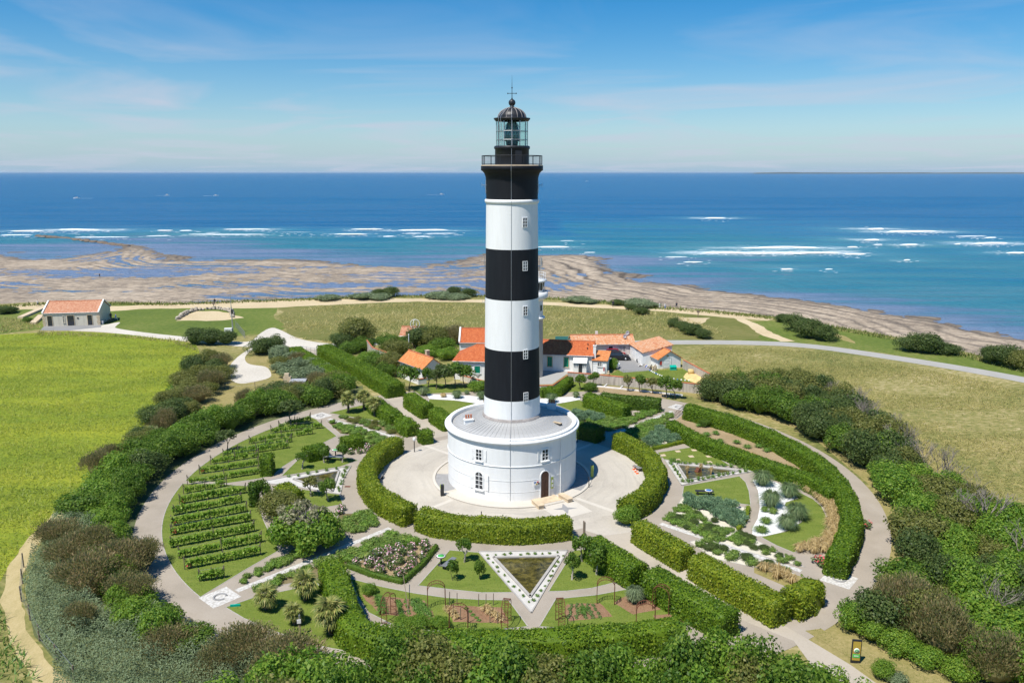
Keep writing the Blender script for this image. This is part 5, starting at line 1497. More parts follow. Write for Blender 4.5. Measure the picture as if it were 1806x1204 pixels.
HG('right clipped hedge of the entry road, running down from the white gate', [(572, 607), (640, 642), (698, 675)], 3.6, 2.5, 'hedge_leaf', rough=.1)
HG('clipped hedge left of the road between palms and plaza', [(657, 700), (678, 712), (698, 728)], 2.3, 2.1, 'hedge_leaf', rough=.15)
HG('lumpy loose hedge left of the road just before the plaza', [(706, 733), (728, 748)], 2.2, 1.8, 'hedge_leaf', rough=.28)
HG('square clipped block of hedge at the plaza entrance', [(741, 760), (758, 757)], 2.2, 1.8, 'hedge_leaf', rough=.12)
HG('clipped hedge right of the road, farther from the drum', [(722, 692), (754, 712)], 2.4, 2.3, 'hedge_leaf')
HG('clipped hedge right of the road, touching the drum edge', [(767, 718), (793, 735)], 2.4, 2.1, 'hedge_leaf', rough=.1)
HG('bright clipped hedge behind the drum on the right', [(1036, 692), (1106, 714)], 2.2, 2.2, 'hedge_leaf')
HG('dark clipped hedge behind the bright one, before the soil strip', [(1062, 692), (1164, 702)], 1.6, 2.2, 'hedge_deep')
HG('hedge at the foot of the terrace wall', [(955, 684), (984, 681), (1004, 664)], 1.6, 1.6, 'hedge_leaf', rough=.12)
HG('tall rounded block of hedge at the end of the upper vine rows', [(461, 801), (479, 800)], 2.2, 2.6, 'hedge_leaf', rough=.08)
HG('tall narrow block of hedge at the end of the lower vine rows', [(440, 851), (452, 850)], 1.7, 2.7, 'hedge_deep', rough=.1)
HG('clipped hedge beside the upper left bench lawn', [(539, 789), (572, 782)], 2.2, 1.8, 'hedge_leaf')
HG('clipped hedge behind the left bench, next to the roses', [(604, 772), (636, 766)], 2.2, 1.7, 'hedge_leaf')
HG('yellow clipped hedge at the tip of the left pond', [(497, 852), (520, 866)], 2.4, 1.7, 'hedge_yellow')
for lab, pts, m in (('low box edging in front of the rose bed', [(613, 1000), (660, 1017), (711, 1029)], 'hedge_deep'), ('low box edging along the right side of the rose bed', [(712, 1028), (745, 998), (770, 967)], 'hedge_deep'),
                    ('low box edging behind the rose bed', [(655, 978), (700, 966), (754, 957)], 'hedge_deep'), ('low box edging of the lavender bed beside the right lawn', [(1150, 794), (1185, 786), (1219, 778)], 'hedge_yellow'),
                    ('low box edging at the right end of the blue-green bed', [(1319, 898), (1316, 915), (1302, 935)], 'hedge_yellow')):
    hedge(lab, None, .5, .5, m, world_pts=PP(pts), name='box_edging', dens=70, lsize=.06, cat='hedge', rough=.03)

# ------------------------------------------------------------------ vineyard
def vine_variant(seed):
    rg = np.random.default_rng(seed)
    n = 260
    pts = np.stack([rg.uniform(-.62, .62, n), rg.normal(0, .11, n), np.abs(rg.normal(.5, .17, n)) + .12], 1)
    v, q = leaf_cards(pts, rg.normal(0, 1, (n, 3)) * .6 + np.array([0, 0, .8]), .09, .5, .85, rg)
    return np_mesh('vine', v, q, 'vine_leaf')
VINES = [vine_variant(i) for i in range(6)]
mb = MB().tube((0, 0, 0), (.03, .02, .55), .03, .022, 6); STEM = mb.mesh('stem', 'bark')
POST = MB().box((0, 0, .62), (.08, .08, 1.24)).mesh('post', 'post_wood')
mb = MB().tube((0, 0, 1.15), (.75, 0, .02), .04, n=6); BRACE = mb.mesh('brace', 'post_wood')
WIRE = {}
rows_px = [  # near ends measured at the foot of the vines, left to right; label
    ((352, 1025), (396, 1019), 'short front row of vines nearest the compass square'),
    ((326, 1004), (460, 978), 'long row of vines, second from the front'),
    ((316, 985), (462, 956), 'long row of vines, third from the front'),
    ((302, 966), (449, 937), 'long row of vines, fourth from the front'),
    ((302, 944), (443, 919), 'long row of vines, fifth from the front'),
    ((303, 928), (436, 902), 'row of vines with a rose at its post, sixth from the front'),
    ((307, 909), (426, 886), 'row of vines, seventh from the front'),
    ((317, 889), (434, 869), 'row of vines with red roses at its end post, eighth from the front'),
    ((324, 871), (400, 857), 'shorter row of vines just below the thin path wedge'),
    ((331, 855), (458, 835), 'row of vines just above the thin path wedge'),
    ((352, 836), (456, 821), 'row of vines ending at the rounded hedge block'),
    ((372, 819), (456, 806), 'row of vines behind the rounded hedge block'),
    ((394, 807), (508, 790), 'row of vines in the upper vineyard passing the hedge block'),
    ((420, 800), (515, 779), 'row of vines in the upper vineyard beside the flat topped tree'),
    ((440, 783), (551, 765), 'row of vines, third from the back of the vineyard'),
    ((478, 764), (568, 755), 'row of vines, second from the back of the vineyard'),
    ((492, 756), (548, 741), 'short back row of vines by the ring path')]
for k, (a, b, lab) in enumerate(rows_px):
    A, B = Vector((*P(*a), 0)), Vector((*P(*b), 0))
    d = B - A; L = d.length; rz = math.atan2(d.y, d.x)
    t = thing('vine_row', lab, 'vines', tuple(A), rz, 'vine rows of the left vineyard')
    n = max(2, round(L / 1.15))
    for i in range(n):
        if random.random() < .015: continue
        s = random.uniform(.85, 1.1) * (.85 if k > 7 else 1.0)
        vo = place('vine', random.choice(VINES), t, ((i + .5) * L / n + random.uniform(-.1, .1), 0, 0), (0, 0, random.choice((0, math.pi))), (s, s, s * random.uniform(.85, 1.1)))
        place('stem', STEM, vo)
    for i in range(max(2, round(L / 6)) + 1):
        place('post', POST, t, (L * i / max(2, round(L / 6)), 0, 0))
    place('brace', BRACE, t, (-.05, 0, 0), (0, 0, 0)); place('brace', BRACE, t, (L + .05, 0, 0), (0, 0, math.pi))
    mb = MB()
    for z in (.6, 1.05): mb.tube((0, 0, z), (L, 0, z), .008, n=4)
    mb.local('wire', 'grey_metal', t)
    if k in (1, 5, 7, 10, 4):
        rp = sphere_pts(26) * .22 + np.array([.35, 0, .4])
        v, q = leaf_cards(rp, rp, .07, .6, .9)
        c = np.array([0, 0, 0.])
        place('rose', np_mesh('rose', v, q, 'red_petal', c), t)

# ------------------------------------------------------------------ palms
def frond_mesh(mat, L, droop, seed, dry=False):
    """fan palm leaf: stalk and a disc of pleated fingers"""
    rg = random.Random(seed)
    mb = MB()
    tip = Vector((L, 0, -droop * L * .35))
    mb.tube((0, 0, 0), (L * .5, 0, .1 * L), .022, .014, 4); mb.tube((L * .5, 0, .1 * L), tuple(tip), .014, .01, 4)
    c = Vector((L * .62, 0, .03))
    for i in range(16):
        a = rad(-130 + 260 * i / 15); ln = L * .62 * rg.uniform(.85, 1.1)
        dd = Vector((math.cos(a), math.sin(a), -.18 - droop * .5 * abs(math.cos(a)) + rg.uniform(-.1, .1))).normalized()
        sd = Vector((-math.sin(a), math.cos(a), 0)) * ln * .085
        m_ = c + dd * ln * .55; e_ = c + dd * ln + Vector((0, 0, -ln * (.12 + droop * .25)))
        mb.add([tuple(c), tuple(m_ - sd), tuple(e_), tuple(m_ + sd)], [(0, 1, 2, 3)])
    return mb.mesh('frond', mat)
FR = [frond_mesh('palm_leaf', 1.15, .3 + .2 * i, i) for i in range(4)]
FRD = [frond_mesh('palm_dry', 1.0, 1.1, 20 + i) for i in range(2)]
def palm(label, base, h, s=1.0, dry=8):
    x, y = P(*base)
    t = thing('palm_tree', label, 'palm', (x, y, 0), random.uniform(0, 6.28), 'fan palms on the garden lawns')
    mb = MB(); q = Vector((0, 0, -.05))
    for i in range(9):
        z1 = h * (i + 1) / 9; e = Vector((random.uniform(-.03, .03), random.uniform(-.03, .03), z1))
        mb.tube(q, e, .19 - .006 * i, .15 - .004 * i, 10); q = e
    for i in range(70):
        a = random.uniform(0, 6.28); z = random.uniform(.2, h); r = .17
        mb.tube((r * .8 * math.cos(a), r * .8 * math.sin(a), z), ((r + .09) * math.cos(a), (r + .09) * math.sin(a), z + .1), .022, .006, 3, 0, False)
    mb.local('trunk', 'bark', t)
    for i in range(30):
        a = i * 2.39996; up = 1 - (i / 29) * 1.55
        s_ = s * random.uniform(.8, 1.1)
        place('frond', random.choice(FR), t, (0, 0, h - .05 + .05 * up), (0, -math.asin(max(-1, min(1, up * .95))), a), (s_, s_, s_))
    for i in range(dry):
        a = random.uniform(0, 6.28)
        place('dry_frond', random.choice(FRD), t, (0, 0, h - .12), (0, random.uniform(.5, 1.1), a), (s * .85,) * 3)
    return t
palm('bushy green palm at the left end of the lower left lawn', (470, 1074), 1.25, .85, 4)
palm('brownish palm next to the great curved hedge, upper on the lower left lawn', (539, 1058), 1.65, .95, 10)
palm('smallest palm in the middle of the lower left lawn', (520, 1100), 1.15, .7, 4)
palm('tallest palm with drooping dry fronds at the right of the lower left lawn', (583, 1118), 2.1, 1.1, 14)
palm('yellowish palm, left of the three by the entry road', (614.5, 728), 2.2, 1.05, 6)
palm('dark crowned palm, middle of the three by the entry road', (642, 723), 2.1, 1.05, 10)
palm('palm right of the three by the entry road, against the hedge', (661, 734), 2.1, 1.0, 8)

# ------------------------------------------------------------------ small trees on the lawns
def T(label, base, h, cr, kind='crown', bark='pale_bark', ch=None, r=.08, **k):
    x, y = P(*base); return small_tree(label, x, y, h, cr, kind, bark, r, ch=ch, **k)
T('small white-stemmed tree at the left of the pond lawn, before the front hedge', (819, 991), 2.3, .75, 'crown', r=.1, ch=1.2)
T('slender sapling nearest the bench on the left pond lawn', (798, 1023), 1.9, .55, 'crown', 'bark', 1.3, .035)
T('slender sapling right of the bench on the left pond lawn', (846, 1021), 1.7, .55, 'crown', 'bark', 1.2, .035)
T('white-stemmed tree nearest the pond on the right pond lawn', (1009, 1022), 2.4, .7, 'crown', r=.11, ch=1.2)
T('white-stemmed tree at the back of the right pond lawn, by the hedge end', (1027, 990), 2.6, .95, 'crown', r=.11, ch=1.4)
T('leafy tree in the middle of the right pond lawn', (1052, 1013), 2.9, .95, 'crown', r=.11, ch=1.9)
T('pale forked tree left of the two below the left pond', (548, 875), 2.3, .95, 'pale_crown', r=.11)
T('leafy tree right of the two below the left pond', (579, 883), 2.5, .95, 'crown', r=.1)
T('small forked tree at the left of the upper bench lawn', (533, 827), 2.1, .75, 'crown', r=.11)
T('small tree between the two clipped hedges of the upper bench lawn', (572, 816), 2.2, .8, 'crown', r=.11)
T('small tree right of the bench on the upper bench lawn', (604, 815), 2.3, .9, 'crown', r=.11)
T('flat topped tree at the left edge of the upper vineyard', (401, 797), 2.9, 1.25, 'dark_crown', 'bark', 1.2)
T('larger flat topped tree at the back of the vineyard by the ring path', (513, 752), 3.7, 1.7, 'dark_crown', 'bark', 1.6, .11)
T('thin standard tree in the strip between the two right hedges', (1322, 775), 1.9, .5, 'crown', 'bark', .9, .05)
T('second thin standard tree farther along the strip between the right hedges', (1363, 790), 1.8, .55, 'dark_crown', 'bark', 1.0, .05)
# the grey and green domed tree at the lower left, and its neighbour
x, y = P(540, 966)
t = thing('domed_tree', 'large round domed tree with greyish leafless top beside the lower left diagonal path', 'tree', (x, y, 0))
mb = MB()
for i in range(5): branchy(mb, (random.uniform(-.4, .4), random.uniform(-.4, .4), 0), 1.5, .13, 3, .8)
mb.local('trunk', 'dead_wood', t)
c1 = crown_mesh('crown', 'bush_bright', 3.4, 1.75, 60, 9500, .15, 1.75, rng=np.random.default_rng(3)); c1 = with_core('crown', c1, 'bush_bright', 3.2, 1.7, 1.5)
place('crown', c1, t)
c2 = crown_mesh('dry_top', 'dry_leaf', 2.9, .9, 26, 2600, .12, 2.9, rng=np.random.default_rng(4)); place('dry_top', c2, t, (-.5, .6, .1))
mb = MB()
for i in range(26):
    a = random.uniform(0, 6.28); r = random.uniform(.4, 2.3)
    branchy(mb, (r * math.cos(a) - .3, r * math.sin(a) + .5, 2.4), .75, .03, 2, .9)
mb.local('bare_twigs', 'dead_wood', t)
x, y = P(493, 912)
bush('round_shrub', 'olive', 'loose olive green shrub between the domed tree and the yellow hedge', 'shrub', x, y, 2.0, 2.8)
T('slim tree growing against the tall narrow hedge block', (465, 888), 2.6, .9, 'crown', 'bark', 2.0, .06)

# trees along the wall behind, right, and the grove by the white house, left
for lab, base, h, cr, kd in (('small round tree at the left end of the streaked wall', (1024, 688), 2.6, .95, 'crown'), ('second small round tree along the streaked wall', (1047, 682), 2.4, 1.05, 'crown'),
        ('nearly bare little tree in the middle of the streaked wall', (1106, 690), 2.6, .75, 'pale_crown'), ('dense round tree right of the bare one along the wall', (1129, 692), 2.9, 1.1, 'crown'),
        ('pale leafed tree before the right half of the streaked wall', (1151, 694), 2.6, 1.15, 'pale_crown'), ('larger round tree before the right half of the streaked wall', (1175, 702), 3.4, 1.5, 'crown'),
        ('last round tree of the row, next to the dark grove', (1191, 703), 3.0, 1.15, 'crown'),
        ('round tree left of the grove beside the shed', (721, 688), 4.0, 1.9, 'crown'), ('slim tree in front of the shed gable', (755, 683), 3.2, 1.0, 'crown'), ('slim dark tree right of the shed gable', (769, 686), 3.4, 1.0, 'dark_crown'),
        ('wide dark tree in the grove before the white house', (786, 684), 4.0, 1.9, 'dark_crown'), ('leafy tree at the right end of the grove before the white house', (803, 683), 4.2, 1.7, 'crown'), ('round tree under the green shutters', (820, 683), 3.8, 1.6, 'crown')):
    T(lab, base, h, cr, kd, 'bark', r=.1)

# ------------------------------------------------------------------ beds: low mounds, lavender, roses, grasses
SPREAD = {}
def spread_label(o):
    SPREAD.setdefault(o['label'], []).append(o)
def settle_spread():
    # crowded beds: say in which part of its own bed each plant stands
    for lab, os_ in SPREAD.items():
        n = len(os_); rows = 3 if n > 14 else 2 if n > 5 else 1
        byd = sorted(os_, key=lambda o: o.location.y)
        for r in range(rows):
            row = sorted(byd[r * n // rows:(r + 1) * n // rows], key=lambda o: o.location.x / o.location.y)
            k = len(row); rn = {1: '', 2: ('front row', 'back row')[r % 2], 3: ('front row', 'middle row', 'back row')[r]}[rows]
            for i, o in enumerate(row):
                w = 'leftmost' if i == 0 else 'rightmost' if i == k - 1 else ORD[i] + ' from left' if i < 14 else ORD[k - 1 - i if k - 1 - i > 0 else 0] + ' from right' if k - 1 - i < 14 else 'near centre'
                q = lab + ', ' + (w + (' of ' + rn if rn else ''))
                while len(q.split()) > 16 and ' the ' in q: q = q.replace(' the ', ' ', 1)
                o['label'] = q
ORD = ['first', 'second', 'third', 'fourth', 'fifth', 'sixth', 'seventh', 'eighth', 'ninth', 'tenth', 'eleventh', 'twelfth', 'thirteenth', 'fourteenth', 'fifteenth']
def plant_bed(poly_px, spacing, kinds, label, cat, group, rr, hh, name, seed, gap=None):
    for (x, y) in scatter(PP(poly_px), spacing, seed):
        if gap and random.random() < gap: continue
        r = random.uniform(*rr)
        o = bush(name, random.choice(kinds), label, cat, x, y, r, random.uniform(*hh), group); spread_label(o)
g = 'low clipped shrubs in the beds along the compass paths'
mk = ['mound', 'mound', 'mound_bright']
plant_bed([(422, 1026), (488, 988), (545, 966), (556, 975), (490, 1002), (430, 1030)], .62, mk, 'low clipped shrub above the lower left compass path', 'shrub', g, (.42, .6), (.4, .6), 'low_shrub', 1)
plant_bed([(590, 950), (620, 912), (648, 906), (661, 926), (640, 936), (600, 944)], .8, mk, 'low clipped shrub between domed tree and plaza', 'shrub', g, (.6, .95), (.45, .6), 'low_shrub', 2)
plant_bed([(455, 1039), (520, 1011), (566, 992), (572, 1000), (520, 1018), (462, 1043)], .7, mk, 'low clipped shrub below the lower left compass path', 'shrub', g, (.5, .7), (.45, .65), 'low_shrub', 3)
plant_bed([(580, 992), (660, 954), (690, 942), (735, 955), (700, 964), (650, 978), (612, 994)], .85, mk, 'low clipped shrub behind the rose bed', 'shrub', g, (.65, 1.0), (.45, .65), 'low_shrub', 4)
plant_bed([(598, 736), (640, 742), (690, 748), (716, 763), (690, 764), (650, 753)], .85, ['mound', 'mound', 'olive'], 'low shrub above the upper left compass path', 'shrub', g, (.5, .8), (.4, .7), 'low_shrub', 5)
plant_bed([(578, 743), (612, 751), (650, 763), (684, 775), (664, 796), (648, 794), (645, 776), (606, 764)], .9, ['mound', 'mound', 'mound_bright'], 'low shrub below the upper left compass path', 'shrub', g, (.5, .9), (.4, .6), 'low_shrub', 6)
plant_bed([(1046, 734), (1089, 741), (1130, 731), (1166, 723), (1130, 740), (1082, 760), (1035, 757)], .85, mk, 'low clipped shrub above the upper right compass path', 'shrub', g, (.65, 1.0), (.45, .65), 'low_shrub', 7)
plant_bed([(1101, 765), (1150, 743), (1188, 729), (1176, 742), (1160, 755), (1134, 778), (1120, 774)], .85, mk, 'low clipped shrub below the upper right compass path', 'shrub', g, (.65, 1.0), (.45, .65), 'low_shrub', 8)
plant_bed([(1176, 918), (1197, 893), (1220, 902), (1298, 938), (1328, 952), (1322, 966), (1290, 963), (1220, 938)], .52, ['mound', 'mound', 'mound_bright', 'dark'], 'low shrub on pale gravel below the right bench', 'shrub', g, (.4, .7), (.35, .55), 'low_shrub', 9, .22)
plant_bed([(1330, 956), (1420, 1000), (1412, 1004), (1320, 968)], .8, ['mound', 'dark'], 'small dark shrub above the lower right compass path', 'shrub', g, (.4, .65), (.4, .6), 'low_shrub', 10, .2)
plant_bed([(1220, 957), (1240, 952), (1310, 976), (1398, 1011), (1393, 1015), (1330, 999), (1262, 983)], .8, ['mound', 'mound', 'dark'], 'low shrub below the lower right compass path', 'shrub', g, (.45, .8), (.4, .65), 'low_shrub', 11, .3)
g = 'blue-green lavender clumps'
for px, lab, sd in (([(1163, 758), (1188, 766), (1212, 777), (1152, 789), (1138, 781)], 'lavender clump in the triangular bed above the right lawn', 1), ([(1206, 881), (1262, 888), (1314, 897), (1310, 914), (1298, 930), (1262, 912), (1225, 897)], 'lavender clump in the bed below the right bench', 2),
                    ([(1014, 728), (1045, 731), (1066, 738), (1050, 745), (1016, 742)], 'lavender clump in the bed behind the drum', 3)):
    plant_bed(px, .8, ['lavender'], lab, 'lavender', g, (.7, .95), (.65, .9), 'lavender', sd, .12)
# roses
def rose_bush(label, x, y, s, petal='pink_petal'):
    t = thing('rose_bush', label, 'roses', (x, y, 0), random.uniform(0, 6.28), 'rose bushes of the box edged bed')
    place('foliage', random.choice(BUSH['rose']), t, (0, 0, 0), (0, 0, 0), (s * .55, s * .55, s * .5))
    n = random.randint(16, 30)
    q = sphere_pts(n); q[:, 2] = np.abs(q[:, 2]); pts = q * np.array([.5, .5, .5]) * s + np.array([0, 0, .4 * s])
    v, f = leaf_cards(pts, q, .075, .4, .95)
    place('blossom', np_mesh('blossom', v, f, petal), t); spread_label(t)
for x, y in scatter(PP([(620, 997), (655, 982), (700, 970), (752, 962), (762, 966), (740, 993), (710, 1020), (660, 1010)]), .95, 4):
    rose_bush('pink and white rose bush in the rose bed', x, y, random.uniform(.8, 1.15))
for x, y in scatter(PP([(592, 905), (608, 896), (606, 904), (596, 910)]), .9, 5) + scatter(PP([(615, 800), (650, 790), (652, 800), (622, 803)]), .9, 6):
    rose_bush('pink rose bush by the paths left of the plaza', x, y, .9)
# miscanthus and tan grasses right
def grass_clump(name, label, x, y, r, h, mat, n, w, lean, group):
    rg = np.random.default_rng(int(abs(x * 31 + y * 17) * 10) % 9999)
    a = rg.uniform(0, 6.28, n); rr = np.sqrt(rg.random(n)) * .35 * r
    p0 = np.stack([rr * np.cos(a), rr * np.sin(a), np.zeros(n)], 1)
    out = np.stack([np.cos(a), np.sin(a), np.zeros(n)], 1)
    hh = (h * rg.uniform(.6, 1.1, n))[:, None]; sp = (r * rg.uniform(.25, 1.05, n) * lean)[:, None]
    side = np.stack([-np.sin(a), np.cos(a), np.zeros(n)], 1) * w
    m = p0 + out * sp * .45 + np.array([0, 0, 1]) * hh
    e = p0 + out * sp * 1.15 + np.array([0, 0, 1]) * hh * rg.uniform(.35, .95, (n, 1))
    v = np.stack([p0 - side, p0 + side, m + side, m - side, m - side, m + side, e + side * .2, e - side * .2], 1).reshape(-1, 3)
    o = place(name, np_mesh(name, v, np.arange(8 * n).reshape(-1, 4), mat), None, (x, y, 0))
    return tag(o, label, 'grass' if 'grass' in name else 'plant', group, 'thing')
for px, py, r, h, lab in ((1344, 855, 1.15, 1.5, 'green fountain of tall grass at the top end of the white gravel'), (1391, 876, 1.1, 1.4, 'green tall grass clump at the right of the white gravel'), (1359, 893, 1.2, 1.6, 'large green grass clump in the middle of the white gravel by the path'),
                          (1404, 915, 1.15, 1.5, 'green grass clump nearer the right lawn, behind its twin'), (1388, 932, 1.0, 1.3, 'green grass clump in front of its twin on the lower gravel')):
    grass_clump('tall_grass', lab, *P(px, py), r, h, 'miscanthus_leaf', 900, .02, 1.0, 'green grass clumps on the white gravel')
for px, py, r, lab in ((1348, 902, .4, 'tiny grass tuft, left of two on the white gravel'), (1363, 905, .5, 'tiny grass tuft, right of two on the white gravel'), (1351, 922, .65, 'low tuft alone in the middle of the lower white gravel'), (1343, 938, .75, 'low tuft at the lower left tip of the white gravel')):
    grass_clump('grass_tuft', lab, *P(px, py), r, .55, 'mound_leaf', 260, .02, 1.0, 'green grass clumps on the white gravel')
for px, py, r, h, lab in ((806, 702, .95, 1.15, 'round grey-green shrub on the gravel behind the drum, right of the small one'), (748, 697, 1.0, 1.3, 'grey-green shrub behind the clipped hedge left of the drum'), (849, 704, .9, 1.2, 'grey-green shrub next to the shaft on the left'), (973, 709, .95, 1.3, 'round grey-green shrub on the gravel right of the shaft'), (1016, 701, .6, .9, 'small grey-green shrub at the end of the hedge right of the shaft'), (823, 695, .45, .6, 'tiny dark shrub on the far gravel edge'), (782, 700, .5, .6, 'small upright bronze shrub on the white gravel')):
    grass_clump('grey_shrub', lab, *P(px, py), r, h, 'miscanthus_leaf' if 'bronze' not in lab else 'tan_grass', 600, .02, .9, None)
G = 'tan feather grass clumps round the right lawn'
tan = [(x, y) for x, y in scatter(PP([(1276, 798), (1300, 798), (1332, 810), (1356, 824), (1340, 828), (1300, 818), (1282, 806)]), .62, 7)]
for x, y in tan: spread_label(grass_clump('feather_grass', 'tan feather grass under the inner right hedge', x, y, .55, .75, 'tan_grass', 170, .022, 1.0, G))
tan = scatter(PP([(1389, 838), (1410, 842), (1440, 858), (1466, 880), (1482, 915), (1478, 945), (1470, 962), (1440, 980), (1404, 974), (1440, 960), (1460, 940), (1464, 912), (1450, 888), (1430, 872), (1400, 856)]), .72, 8)
for x, y in tan: spread_label(grass_clump('feather_grass', 'tan feather grass round the outer right lawn', x, y, .6, .8, 'tan_grass', 170, .022, 1.0, G))
for x, y in scatter(PP([(1338, 1003), (1390, 1013), (1400, 1030), (1370, 1024)]), .8, 9): spread_label(grass_clump('feather_grass', 'dull tan grass behind the corner hedge', x, y, .6, .8, 'tan_grass' if random.random() < .5 else 'miscanthus_leaf', 150, .022, 1.0, G))
# small plants set into the gravel round the ponds
def rim_plants(pts, n, lab, s=.17, mats=('mound_leaf', 'weed_leaf')):
    for a, b in zip(pts[:-1], pts[1:]):
        A, B = P(*a), P(*b)
        for i in range(n):
            f = (i + .5) / n
            spread_label(grass_clump('rim_plant', lab, A[0] + (B[0] - A[0]) * f + random.uniform(-.16, .16), A[1] + (B[1] - A[1]) * f + random.uniform(-.14, .14), s * random.uniform(.6, 1.4), s * random.uniform(.8, 1.4), random.choice(mats), 40, .02, 1.0, 'small plants set round the ponds'))
rim_plants([(853, 979), (992, 976)], 10, 'small plant along the back of the front pond')
rim_plants([(856, 981), (936, 1066)], 10, 'small plant along the left side of the front pond')
rim_plants([(994, 979), (939, 1066)], 10, 'small plant along the right side of the front pond')
rim_plants([(1182, 814), (1200, 817), (1260, 821), (1322, 828)], 5, 'small tufted plant along the upper edge of the right pond', .4)
rim_plants([(1180, 816), (1208, 852), (1262, 842), (1318, 832)], 6, 'small tufted plant along the lower edge of the right pond', .4)
rim_plants([(612, 824), (596, 870)], 8, 'small plant between the left pond and the ring path', .35)
rim_plants([(500, 843), (600, 827)], 6, 'small plant along the upper edge of the left pond', .3)
# red float and reeds in the right pond
for (px, py), lab in (((1212, 834), 'brown reed tuft standing at the left of the right pond'), ((1236, 830), 'brown reed tuft beside the red float in the right pond'), ((1254, 836), 'brown reed tuft at the right of the right pond')):
    grass_clump('reeds', lab, *P(px, py), .35, .9, 'tan_grass', 60, .02, .8, None)
x, y = P(1231, 832)
t = thing('pond_float', 'small red tilted float on the right pond', 'float', (x, y, .05), .5)
MB().prism([(-.35, -.3), (.35, -.3), (.35, .3), (-.35, .3)], 0, .06).local('deck', 'rust', t); mb = MB(); mb.add([(-.3, -.25, .06), (.3, -.25, .06), (.3, .25, .06), (-.3, .25, .06), (0, -.25, .55), (0, .25, .55)], [(0, 1, 4), (1, 2, 5, 4), (2, 3, 5), (3, 0, 4, 5)]); mb.local('hood', 'rust', t)
# kitchen garden rows
def crop_row(a, b, n, lab, s=.2, mat='weed_leaf', grp='vegetable plants in the soil plots'):
    A, B = P(*a), P(*b)
    for i in range(n):
        f = i / max(1, n - 1)
        o = grass_clump('vegetable_plant', lab, A[0] + (B[0] - A[0]) * f + random.uniform(-.08, .08), A[1] + (B[1] - A[1]) * f + random.uniform(-.08, .08), s * random.uniform(.8, 1.3), s * random.uniform(.8, 1.2), mat, 46, .03, 1.1, grp); spread_label(o)
crop_row((667, 1056), (676, 1080), 9, 'climbing green plant beside the leftmost rose arch', .4)
crop_row((702, 1060), (708, 1084), 8, 'young vegetable plant in the left soil plot, first row', .2)
crop_row((714, 1058), (722, 1082), 6, 'small pale seedling in the left soil plot', .12, 'mound_bright' if 0 else 'weed_leaf')
crop_row((727, 1061), (744, 1088), 9, 'leafy vegetable plant in the left soil plot, right rows', .28)
crop_row((738, 1060), (758, 1086), 9, 'leafy vegetable plant in the left soil plot, right rows', .28)
for i in range(5): crop_row((1008 + i * 9, 1066), (1004 + i * 14, 1090), 8, 'small dark seedling in the right soil plot beside the pond tip', .13, 'rose_leaf')
crop_row((1027, 1076), (1029, 1081), 2, 'bright leafy plant in the middle of the right soil plot', .4)
crop_row((792, 1075), (806, 1090), 6, 'dry stalky plant in the middle soil plot', .35, 'tan_grass')
crop_row((856, 1076), (880, 1092), 7, 'dry stalky plant in the middle soil plot', .4, 'tan_grass')
crop_row((822, 1074), (846, 1094), 5, 'small green plant in the middle soil plot', .14)
grass_clump('grey_bush', 'blue-grey bushy plant alone on the right soil plot', *P(1119, 1061), .8, 1.25, 'saltbush_leaf', 1200, .022, .75, None)
x, y = P(652, 1046); bush('round_shrub', 'bright', 'small round shrub at the left tip of the kitchen garden', 'shrub', x, y, .65, .9)
for px, py, r in ((709, 1106, .8), (724, 1107, .7), (741, 1105, .9), (774, 1106, .8)):
    x, y = P(px, py); spread_label(bush('round_shrub', 'bright', 'bright green herb bush behind the great front hedge', 'shrub', x, y, r, .9, 'herb bushes behind the front hedge'))
for px, py in ((1228, 771), (1246, 768), (1270, 780), (1300, 782), (1318, 790), (1338, 789), (1352, 796), (1262, 766), (1233, 752)):
    spread_label(grass_clump('vegetable_plant', 'leafy plant in the soil strip between the right hedges', *P(px, py), .5, .45, 'weed_leaf', 120, .03, 1.1, 'vegetable plants in the strip between the hedges'))
x, y = P(1243, 752); bush('round_shrub', 'evergreen', 'round dark shrub in the strip between the right hedges', 'shrub', x, y, .9, 1.2)
x, y = P(1105, 924); bush('round_shrub', 'bright', 'round yellow-green shrub at the corner where exit road leaves the plaza', 'shrub', x, y, 1.3, 1.9)
x, y = P(1042, 690); bush('round_shrub', 'evergreen', 'dark rounded shrub behind the bright hedge, under the streaked wall', 'shrub', x, y, 1.25, 1.5)
# red valerian at the foot of the outer hedge
for px, py in ((1452, 998), (1462, 1003), (1475, 1006), (1486, 1004), (1444, 996), (1526, 930)):
    x, y = P(px, py)
    t = thing('valerian', 'red flowering valerian at the foot of the right outer hedge', 'flowers', (x, y, 0), 0, 'red valerian by the outer hedge')
    place('foliage', random.choice(BUSH['rose']), t, (0, 0, 0), (0, 0, random.uniform(0, 6)), (.7, .7, .5))
    q = sphere_pts(30); q[:, 2] = np.abs(q[:, 2]); v, f = leaf_cards(q * np.array([.65, .65, .45]) + np.array([0, 0, .45]), q, .08, .4, .9)
    place('blossom', np_mesh('blossom', v, f, 'red_petal'), t)
    spread_label(t)
settle_spread()
